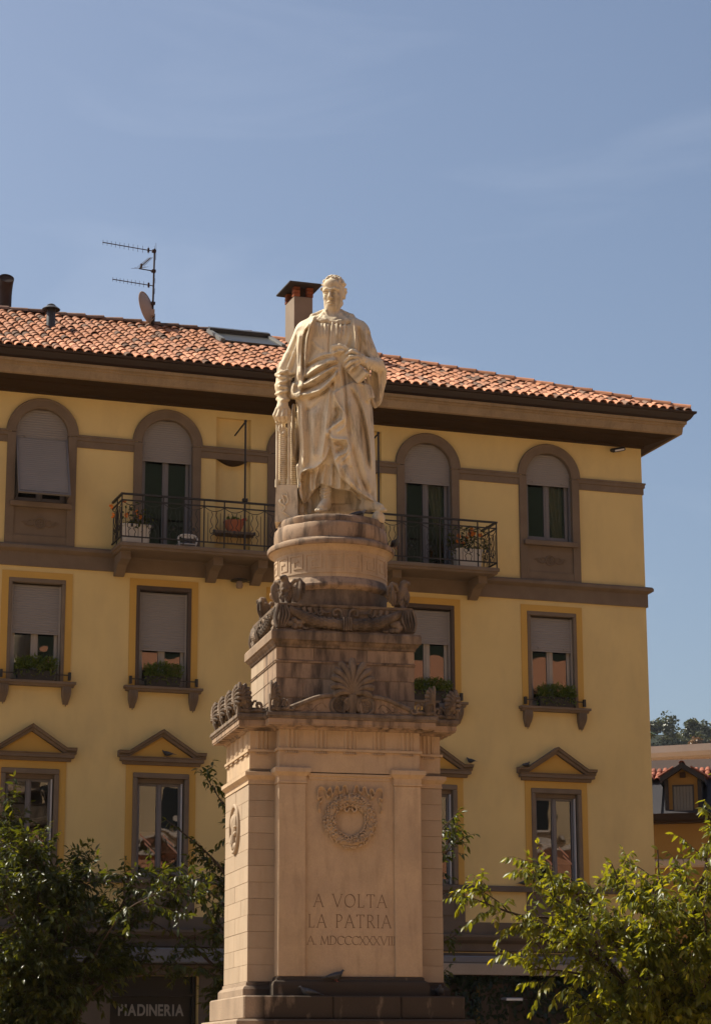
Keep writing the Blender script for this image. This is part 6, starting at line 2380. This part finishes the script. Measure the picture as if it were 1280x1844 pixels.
vent = empty('vent_pipe', on_house(-12.44, -1.80, 16.42), 0.331006, 'dark metal vent pipe with a conical cap on the roof tiles', 'vent pipe')
m = MB(); m.lathe([(.092, 0), (.092, .56), (.085, .57)], 20); m.build('pipe', 'dark_metal', vent, True)
m = MB(); m.lathe([(.185, .50), (.188, .512), (.12, .565), (.085, .58), (.088, .60), (.05, .625), (.001, .645)], 24); m.build('cap', 'dark_metal', vent, True)

flue = empty('flue_pipe', on_house(-12.98, -4.3, 17.2), 0.331006, 'rust brown flue pipe with a dark bent mouth at the left edge above the ridge', 'flue pipe')
m = MB()
pts = [(0, 0, 0), (0, 0, .78), (0, -.03, .92), (0, -.10, 1.05), (0, -.20, 1.13)]
m.tube(pts, [.155, .155, .158, .16, .162], 22, False)
m.build('pipe', 'rusty_iron', flue, True)
m = MB(); m.tube([(0, -.175, 1.11), (0, -.18, 1.114)], .155, 22); m.build('mouth', 'deck', flue)

# floodlight and lamp under the balcony
fl = empty('floodlight', on_house(-.60, .10, 14.44), 0.331006, 'small black floodlight under the eaves near the right corner', 'floodlight')
m = MB(); m.bbox(-.15, .15, -.10, .06, -.02, .05, .015); m.build('housing', 'iron', fl, rot=(rad(20), rad(-14), 0))
m = MB(); m.box(-.11, .11, -.108, -.098, .0, .035); m.build('lens', 'alu', fl, rot=(rad(20), rad(-14), 0))
m = MB(); m.tube([(-.05, .02, 0), (-.05, .10, -.02)], .014, 6); m.build('arm', 'iron', fl)
lp = empty('wall_lamp', on_house(-8.92, .16, 10.92), 0.331006, 'small round lamp with a pale cup under the balcony left of the pedestal', 'lamp')
m = MB(); m.lathe([(.001, .17), (.10, .165), (.17, .14), (.175, .12), (.10, .11), (.001, .108)], 20); m.build('shade', 'iron', lp, True)
m = MB(); m.lathe([(.06, .11), (.075, .04), (.06, -.02), (.001, -.025)], 14); m.build('cup', 'chimney_plaster', lp, True)
m = MB(); m.tube([(0, 0, .15), (.0, .16, .19)], .02, 6); m.tube(interp_path([(0, .14, .18), (.25, .15, .14), (.6, .15, .22)], 10), .006, 4); m.build('wire', 'iron', lp)
dl = empty('shop_lamp', on_house(-3.42, .50, 2.98), 0.331006, 'flat white lamp hanging before the plants under the cream awning', 'lamp')
m = MB(); m.bbox(-.19, .19, -.12, .12, 0, .05, .012); m.build('housing', 'awning_grey', dl)
m = MB(); m.bbox(-.17, .17, -.128, -.10, -.012, .03, .006); m.build('diffuser', 'chair_white', dl)
m = MB(); m.tube([(0, .05, .04), (0, .38, .12)], .015, 6); m.build('arm', 'iron', dl)

# shop sign
def text_mesh(body, size, extrude, offset, sx):
    cu = bpy.data.curves.new('sign_text', 'FONT')
    cu.body = body; cu.size = size; cu.extrude = extrude; cu.offset = offset
    ob = bpy.data.objects.new('tmp_text', cu)
    col.objects.link(ob)
    dg = bpy.context.evaluated_depsgraph_get()
    me = bpy.data.meshes.new_from_object(ob.evaluated_get(dg))
    bpy.data.objects.remove(ob)
    co = np.zeros(len(me.vertices) * 3, np.float32)
    me.vertices.foreach_get('co', co)
    co = co.reshape(-1, 3)
    w_, h_ = co[:, 0].max() - co[:, 0].min(), co[:, 1].max() - co[:, 1].min()
    return me, co, w_, h_


sg_ = empty('shop_sign', on_house(-10.49, -.10, 2.66), 0.331006, 'grey block capitals reading PIADINERIA on the dark shop window', 'sign')
xcur = 0.0
parts_ = []
for chh in 'PIADINERIA':
    me, co, w_, h_ = text_mesh(chh, 1.0, .02, .028, 1)
    co[:, 0] -= co[:, 0].min(); co[:, 1] -= co[:, 1].min()
    parts_.append((me, co, w_, h_, xcur))
    xcur += w_ * .60 + .055
tot = xcur - .055
for me, co, w_, h_, x0 in parts_:
    k = 1.26 / tot
    out = np.stack([(x0 + co[:, 0] * .60) * k - .63, -.01 - co[:, 2] * .2, co[:, 1] / h_ * .215], 1)
    me.vertices.foreach_set('co', out.astype(np.float32).ravel())
    me.update()
    me.materials.clear(); me.materials.append(MATS['sign_white'])
    me.name = 'letter'
    link(bpy.data.objects.new('letter', me), sg_)


# ------------------------------------------------------------------ pigeons
def pigeon_parts(pale, lying=False):
    mm = MB()
    secs = [(-.155, .010, .008, .075), (-.12, .022, .016, .078), (-.07, .036, .034, .083), (-.02, .052, .052, .088), (.03, .054, .058, .094), (.075, .042, .050, .108), (.10, .028, .036, .128), (.115, .022, .028, .148), (.125, .020, .023, .165), (.137, .013, .015, .172), (.146, .003, .004, .170)]
    n = 10
    rings = [[(x, hw * math.cos(2 * math.pi * k / n), cz + hh * math.sin(2 * math.pi * k / n)) for k in range(n)] for x, hw, hh, cz in secs]
    mm.loft(rings)
    body = mm.mesh('body', 'all'); body.materials.append(MATS['pigeon_pale' if pale else 'pigeon'])
    wings = []
    for sg in (-1, 1):
        wm = MB()
        wm.loft([[(x, sg * (y + .006), z + t) for t in (-h, 0, h)] + [(x, sg * (y - .010), z)] for x, y, z, h in ((.07, .040, .108, .018), (.02, .056, .104, .034), (-.06, .044, .092, .028), (-.13, .022, .080, .012), (-.165, .012, .076, .004))])
        wing = wm.mesh('wing', 'all'); wing.materials.append(MATS['pigeon'])
        wings.append(('wing', wing))
    tm = MB()
    tm.loft([[(-.13, -.018, .070), (-.13, .018, .070), (-.13, .018, .082), (-.13, -.018, .082)], [(-.225, -.032, .052), (-.225, .032, .052), (-.225, .032, .058), (-.225, -.032, .058)]])
    tail = tm.mesh('tail'); tail.materials.append(MATS['pigeon'])
    bm_ = MB()
    bm_.tube([(.143, 0, .170), (.168, 0, .162)], [.006, .002], 5)
    beak = bm_.mesh('beak'); beak.materials.append(MATS['dark_metal'])
    for sg in (-1, 1):
        lm = MB()
        lm.tube([(.005, sg * .022, .045), (.01, sg * .022, .004)], .004, 5)
        for a in (-.5, 0, .5):
            lm.tube([(.01, sg * .022, .004), (.01 + .028 * math.cos(a), sg * .022 + .028 * math.sin(a), .003)], .003, 4)
        leg = lm.mesh('leg'); leg.materials.append(MATS['pigeon_foot'])
        wings.append(('leg', leg))
    return [('body', body), ('tail', tail), ('beak', beak)] + wings


PG = {p: pigeon_parts(p) for p in (False, True)}


def pigeon(loc, rz, label, pale=False, sc=1.0, sit=0.0):
    r = empty('pigeon', (loc[0], loc[1], loc[2] - sit), rz, label, 'pigeon', 'pigeons on the monument and the house')
    r.scale = (sc, sc, sc)
    for nm, me in PG[pale]:
        if sit and nm == 'leg': continue
        link(bpy.data.objects.new(nm, me), r)
    return r


PM = Matrix.Translation((-0.354, 32.0166, 0)) @ Matrix.Rotation(0.239329, 4, 'Z')


def on_ped(x, y, z):
    return tuple(PM @ Vector((x, y, z)))


pigeon(on_ped(.30, -.40, 9.268), 0.35, 'grey pigeon standing between the feet of the statue', True, .88)
pigeon(on_ped(.86, -.34, 8.885), -1.2, 'dark bluish pigeon perched on the ring ledge right of the statue base', False, .88)
pigeon(on_ped(-.22, -1.20, 2.79), 0.55, 'dark pigeon standing below the inscription on the base moulding', False, .88)
pigeon(on_ped(-.60, -1.31, 2.607), 3.4, 'dark pigeon crouching on the plinth left of the other base pigeon', False, .88, .035)
pigeon(on_ped(1.22, -1.10, 2.607), -1.45, 'dark pigeon facing out at the right end of the plinth', False, .95, .02)
pigeon(on_house(-10.30, .10, 7.503), 2.75, 'black pigeon standing inside the window pediment left of the pedestal', False, .82)
pigeon(on_house(-4.06, .12, 7.612), 2.2, 'black pigeon on the right tip of the pediment beside the pedestal', False, .82)
pigeon(on_house(-2.86, .12, 7.605), 0.9, 'black pigeon sitting on the left end of the rightmost window pediment', False, .82, .03)
pigeon(on_house(-2.92, .05, 5.222), 0.35, 'black pigeon on the string course left of the rightmost window', False, .82)

# ------------------------------------------------------------------ eagles at the corners of the garland block
EV = Vol((-38, -34, -2), (38, 34, 56), 1.0)
EV.ell((0, 2, 20), (9, 9, 17), 3)
EV.ell((0, -1, 30), (10, 9, 11), 4)
EV.cap((0, -1, 34), (0, -4, 42), 7.5, 6.5, 3)
EV.ell((0, -6, 45), (6, 7.5, 6), 2)
EV.path([(0, -11, 46), (0, -16, 44.5), (0, -17.5, 41)], [3, 2.4, 1.2], 1)
EV.cap((-4, -2, 12), (-5, -5, 1), 4.5, 3.5, 2)
EV.cap((4, -2, 12), (5, -5, 1), 4.5, 3.5, 2)
EV.ell((0, -4, 0), (11, 9, 3), 2)
EV.ell((0, 9, 8), (5, 5, 10), 3)
for sg in (-1, 1):
    WRt = Matrix.Rotation(sg * rad(-28), 3, 'Z') @ Matrix.Rotation(sg * rad(18), 3, 'Y')
    EV.ell((sg * 20, 6, 22), (11, 3.4, 19), 2, rot=WRt)
    EV.path([(sg * 8, 2, 32), (sg * 15, 3, 41), (sg * 23, 5, 42), (sg * 30, 8, 34), (sg * 31, 9, 20)], [3, 3.4, 3.2, 2.8, 2.2], 1.5)
    for k_ in range(5):
        EV.path([(sg * (13 + 3.6 * k_), 3.0 + .9 * k_, 30 - k_), (sg * (14 + 3.4 * k_), 3.5 + .9 * k_, 16), (sg * (14 + 3.2 * k_), 4.5 + .9 * k_, 5 + k_)], [1.5, 1.7, 1.2], .8)
    EV.path([(sg * 11, 2, 27), (sg * 20, 3.0, 25), (sg * 29, 6, 27)], 1.0, .6, True)
er = random.Random(2)
for k_ in range(46):
    a = er.uniform(-2.4, 2.4); z = er.uniform(8, 38)
    rr_ = 9.5 if z < 34 else 7
    EV.ell((rr_ * math.sin(a), -rr_ * math.cos(a), z), (1.9, 1.9, 2.6), .8)
ep, eq = surface_nets(EV.d, EV.lo, EV.h)
eme = np_mesh('eagle', ep * .0082, eq)
eme.materials.append(MATS['marble_dark'])
for (x, y, rz) in ((-.82, -.78, -.74), (.83, -.78, .80), (-.80, .74, -2.3), (.82, .74, 2.3)):
    o = link(bpy.data.objects.new('eagle', eme), ped)
    o.location = (x, y, 7.912); o.rotation_euler = (0, 0, rz)
# ------------------------------------------------------------------ the orange house with a dormer, beyond the right corner
nb_ = empty('orange_house', (8.3, 58.2, 0), -0.20, 'orange house with a gabled roof dormer beyond the yellow house on the right', 'building')
m = MB(); m.box(-6, 8, 0, 9, 0, 7.70); m.build('wall', 'orange_wall', nb_)
m = MB(); m.prism_x([(-.02, 6.6), (-.10, 6.65), (-.10, 6.78), (-.02, 6.82)][::-1], -6, 8); m.build('string_course', 'pink_trim', nb_)
m = MB(); m.box(-6, 8, -.38, 0, 7.70, 7.78); m.prism_x([(-.38, 7.72), (-.46, 7.76), (-.50, 7.92), (-.44, 7.93), (-.30, 7.80)][::-1], -6, 8); m.build('gutter', 'gutter', nb_)
m = MB(); m.add([(-6, -.42, 7.88), (8, -.42, 7.88), (8, 1.0, 8.95), (-6, 1.0, 8.95)], [(0, 1, 2, 3)])
rf = m.build('roof', 'metal_roof', nb_)
for k in range(24):
    x = -5.8 + k * .58
    if -.5 < x < .52: continue
    m = MB(); m.loft([[(x - .018, -.42, 7.885), (x + .018, -.42, 7.885), (x + .018, -.44, 7.93), (x - .018, -.44, 7.93)], [(x - .018, 1.0, 8.955), (x + .018, 1.0, 8.955), (x + .018, .98, 9.0), (x - .018, .98, 9.0)]]); m.build('seam', 'metal_roof', rf)
m = MB(); m.add([(-6, .9, 8.93), (8, .9, 8.93), (8, 3.2, 9.75), (-6, 3.2, 9.75)], [(0, 1, 2, 3)]); up_ = m.build('roof', 'deck', nb_)
far_t = tile_mesh('tile', 'tile_red', .42, .075, .062)
for r in range(3):
    for k in range(48):
        x = -3.4 + k * .158
        o = link(bpy.data.objects.new('tile', far_t), up_)
        o.location = (x + rng.uniform(-.01, .01), .84 + r * .36, 8.93 + r * .128 + rng.uniform(0, .015)); o.rotation_euler = (.33, 0, rng.uniform(-.03, .03))
# dormer
m = MB(); m.box(-.37, .37, -.20, 1.6, 7.95, 8.85); m.prism([(-.37, 8.85), (.37, 8.85), (0, 9.10)], -.20, 1.6); dm = m.build('dormer', 'orange_wall', nb_)
for sg in (-1, 1):
    m = MB(); m.prism([(0, 9.20), (sg * .56, 8.84), (sg * .56, 8.70), (0, 9.06)] if sg > 0 else [(0, 9.06), (sg * .56, 8.70), (sg * .56, 8.84), (0, 9.20)], -.44, 1.7); m.build('dormer_roof', 'metal_roof', dm)
    m = MB(); m.box(sg * .36 - .05 + sg * .055, sg * .36 + .05 + sg * .055, -.24, 1.5, 7.95, 8.80); m.build('dormer_side', 'metal_roof', dm)
    for k in range(5):
        o = link(bpy.data.objects.new('tile', far_t), dm)
        o.location = (sg * (.50 - .1 * 0), -.30 + .36 * k, 8.90); o.rotation_euler = (0, 0, 0)
    for k in range(4):
        for j in range(3):
            o = link(bpy.data.objects.new('tile', far_t), dm)
            o.location = (sg * .60, -.36 + .21 * k, 8.845); o.rotation_euler = (rad(32), 0, sg * math.pi / 2); o.scale = (1, 1.1, .8)
for k in range(4):
    o = link(bpy.data.objects.new('ridge_tile', far_t), dm); o.location = (0, -.44 + .42 * k, 9.19)
m = MB(); m.box(-.27, .27, -.24, -.20, 7.98, 8.66); m.build('frame', 'dark_metal', dm)
for k in range(6):
    m = MB(); m.bbox(-.235 + k * .079, -.235 + k * .079 + .075, -.262, -.241, 8.0, 8.62, .006); m.build('shutter_board', 'grey_shutter', dm)
m = MB(); m.box(-.07, .07, -.30, -.20, 8.84, 8.97); m.build('beam_end', 'deck', dm)

# ------------------------------------------------------------------ the pink building behind
pk = empty('pink_building', (11.6, 84.0, 0), -0.40, 'pale pink flat-topped building behind the dormer roof', 'building')
m = MB(); m.box(-8, 14, 0, 10, 0, 12.75); m.build('wall', 'pink_wall', pk)
m = MB(); m.prism_x([(0, 12.75), (-.35, 12.80), (-.45, 12.95), (-.45, 13.20), (0, 13.25), (10, 13.25), (10, 12.75)][::-1], -8.4, 14.4); m.build('cornice', 'pink_trim', pk)
for k in range(8):
    x = -6.15 + k * 2.35
    m = MB(); m.box(x - .62, x + .62, -.03, .0, 10.2, 12.0); wn_ = m.build('window', 'shutter', pk)
    m = MB(); m.bbox(x - .57, x + .57, -.06, -.031, 11.45, 11.98, .01); m.build('blind', 'pink_trim', wn_)
    m = MB(); m.box(x - .56, x + .56, -.045, -.031, 10.25, 11.43); m.build('pane', 'grey_shutter', wn_)


# ------------------------------------------------------------------ hills
def ridge(name, cx, cy, half, depth, hfun, rot, label, seed):
    rs = np.random.RandomState(seed)
    ph = rs.rand(8) * 6.28
    nx, ny = 90, 14
    vs, fs = [], []
    for j in range(ny):
        for i in range(nx):
            a, b = (i / (nx - 1) - .5) * 2 * half, j / (ny - 1) * depth
            t = math.sin(math.pi * min(1, j / (ny - 1) * 1.0) * .5)
            h = hfun(a) * t + sum(math.sin(a * f_ + b * f_ * .7 + ph[k]) * am for k, (f_, am) in enumerate(((.02, 3), (.05, 2), (.11, 1.2), (.23, .8)))) * t
            x = cx + a * math.cos(rot) - b * math.sin(rot)
            y = cy + a * math.sin(rot) + b * math.cos(rot)
            vs.append((x, y, h))
    for j in range(ny - 1):
        for i in range(nx - 1):
            q = j * nx + i
            fs.append((q, q + 1, q + nx + 1, q + nx))
    o = MB().add(vs, fs).build(name, 'hill_green', None, True)
    return tag(o, label, None, None, 'structure')


ridge('hill', 60, 480, 420, 160, lambda a: 97 - abs(a) * .05, 0, 'wooded hill far behind the houses on the right', 1)


def clump_tree(cx, cy, cz, r, rs, n, size):
    """Leaf clumps spread through an uneven crown: lobes within the crown, leaves on the lobes."""
    nl = 14
    lob = unit(rs.normal(0, 1, (nl, 3))) * (rs.rand(nl, 1) ** .5) * np.array([r * .72, r * .72, r * .66])
    lr = r * rs.uniform(.28, .46, nl)
    k = rs.randint(0, nl, n)
    d = unit(rs.normal(0, 1, (n, 3)))
    P = lob[k] + d * lr[k][:, None] * rs.uniform(.7, 1.05, (n, 1)) + np.array([cx, cy, cz])
    return P, d + rs.normal(0, .5, (n, 3)), d + np.array([0, 0, .6]), size * rs.uniform(.6, 1.4, n), np.clip(rs.rand(nl)[k] * .7 + rs.rand(n) * .3, 0, 1)


rsf = np.random.RandomState(12)
acc = [[] for _ in range(5)]
for k in range(110):
    x = 70 + rsf.uniform(-14, 46)
    y = 590 + rsf.uniform(-24, 20)
    zt_ = 92.6 + 2.5 * math.sin(x * .21) - max(0, (x - 88)) * .35 - rsf.rand() ** .7 * 12
    r_ = rsf.uniform(2.2, 4.4)
    q = clump_tree(x, y, zt_ - r_ * .7, r_, rsf, 620, .6)
    for a, b in zip(acc, q): a.append(b)
me = leaves_mesh('wooded_hillside', *[np.concatenate(a) for a in acc], 'leaf_far', 2.2)
link(tag(bpy.data.objects.new('wooded_hillside', me), 'distant wood on the hilltop beyond the pink building', None, None, 'stuff'))

au = empty('autumn_tree', (84.4, 566, 70), 0, 'rust coloured autumn tree on the hill at the right edge', 'tree')
m = MB(); m.tube([(0, 0, 0), (.2, 0, 5), (0, 0, 8)], [.5, .35, .2], 8); m.build('trunk', 'bark', au, True)
acc = [[] for _ in range(5)]
for (dx, dz, r_) in ((0, 9.6, 2.4), (2.6, 8.6, 2.2), (-2.4, 8.2, 1.8), (5.0, 9.2, 2.4)):
    q = clump_tree(dx, 0, dz, r_, rsf, 500, .7)
    for a, b in zip(acc, q): a.append(b)
link(bpy.data.objects.new('crown', leaves_mesh('crown', *[np.concatenate(a) for a in acc], 'leaf_autumn', 2.2)), au)

ce = empty('cedar_tree', (13.4, 112, 0), 0, 'dark cedar with flat layered branches behind the pink building', 'tree')
m = MB(); m.tube([(0, 0, 0), (.1, 0, 9), (0, 0, 18.6)], [.4, .28, .04], 8); m.build('trunk', 'bark', ce, True)
acc = [[] for _ in range(5)]
br = MB()
for lv in range(11):
    z = 9.5 + lv * .82
    L = 2.6 * (1 - (lv / 12.5) ** 1.3) + .25
    for k in range(9):
        a = rsf.uniform(0, 6.28)
        n = 120
        t = rsf.rand(n) ** .6
        P = np.stack([math.cos(a) * L * t + rsf.normal(0, .16, n), math.sin(a) * L * t + rsf.normal(0, .16, n), z + .05 * L - .16 * L * t ** 2 + rsf.normal(0, .05, n)], 1)
        br.tube([(0, 0, z), (math.cos(a) * L, math.sin(a) * L, z - .1 * L)], [.04, .012], 4)
        acc[0].append(P); acc[1].append(np.stack([math.cos(a) + rsf.normal(0, .6, n), math.sin(a) + rsf.normal(0, .6, n), rsf.normal(0, .3, n)], 1)); acc[2].append(np.tile([0, 0, 1.], (n, 1)) + rsf.normal(0, .3, (n, 3))); acc[3].append(.22 * rsf.uniform(.6, 1.3, n)); acc[4].append(rsf.rand(n))
br.build('branches', 'bark', ce)
link(bpy.data.objects.new('crown', leaves_mesh('crown', *[np.concatenate(a) for a in acc], 'leaf_cedar', 1.6)), ce)

# ------------------------------------------------------------------ across the square: what the window panes mirror
op = empty('salmon_palazzo', (36.0, -13.0, 0), 0, 'salmon and cream palazzo across the square, mirrored in the first floor panes', 'building')
op.rotation_euler = (0, 0, math.atan2(-.56, -.83))     # local -y faces the yellow house
m = MB(); m.box(-30, 30, 0, 12, 0, 18.2); m.build('wall', 'salmon', op)
m = MB(); m.box(-30.1, 30.1, -.12, -.002, 12.6, 18.19); m.build('upper_wall', 'cream', op)
m = MB(); m.prism_x([(0, 18.2), (-.6, 18.3), (-.8, 18.6), (-.8, 18.8), (0, 18.85)][::-1], -30.6, 30.6); m.build('cornice', 'pink_trim', op)
m = MB(); m.prism_x([(0, 12.3), (-.3, 12.35), (-.3, 12.6), (0, 12.61)][::-1], -30.2, 30.2); m.build('string_course', 'pink_trim', op)
m = MB(); m.add([(-30.8, -.9, 18.85), (30.8, -.9, 18.85), (30.8, 6.0, 23.0), (-30.8, 6.0, 23.0), (30.8, 13, 18.85), (-30.8, 13, 18.85)], [(0, 1, 2, 3), (3, 2, 4, 5)]); m.build('roof', 'tile_hip', op)
for k in range(20):
    x = -28.5 + 3.0 * k
    for (z0, z1) in ((4.6, 7.2), (8.8, 11.2), (13.2, 15.2)):
        arc = [(x + .62 * math.cos(t), z1 + .62 * math.sin(t)) for t in np.linspace(0, math.pi, 11)]
        m = MB(); m.prism([(x - .62, z0), (x + .62, z0)] + arc, -.18, -.13); wn_ = m.build('window', 'shop_dark', op)
        m = MB(); m.prism([(x - .8, z0 - .25), (x + .8, z0 - .25), (x + .8, z0), (x - .8, z0)], -.35, -.12); m.build('sill', 'pink_trim', wn_)
ridge('hill', 130, -190, 420, 120, lambda a: 175 - abs(a) * .03, math.atan2(-.56, -.83), 'steep wooded hill behind the far side of the square', 7)

# ------------------------------------------------------------------ air
hz_ = MB()
hz_.box(-430, 640, -580, 720, -1.0, 215.0)
hm = bpy.data.materials.new('haze')
hm.use_nodes = True
hm.node_tree.nodes.clear()
ho = hm.node_tree.nodes.new('ShaderNodeOutputMaterial')
hv_ = hm.node_tree.nodes.new('ShaderNodeVolumePrincipled')
hv_.inputs['Color'].default_value = (0.80, 0.86, 0.95, 1)
hv_.inputs['Density'].default_value = 0.00007
hm.node_tree.links.new(hv_.outputs[0], ho.inputs['Volume'])
hz_o = hz_.build('haze', hm)
tag(hz_o, 'thin haze over the town', None, None, 'stuff')
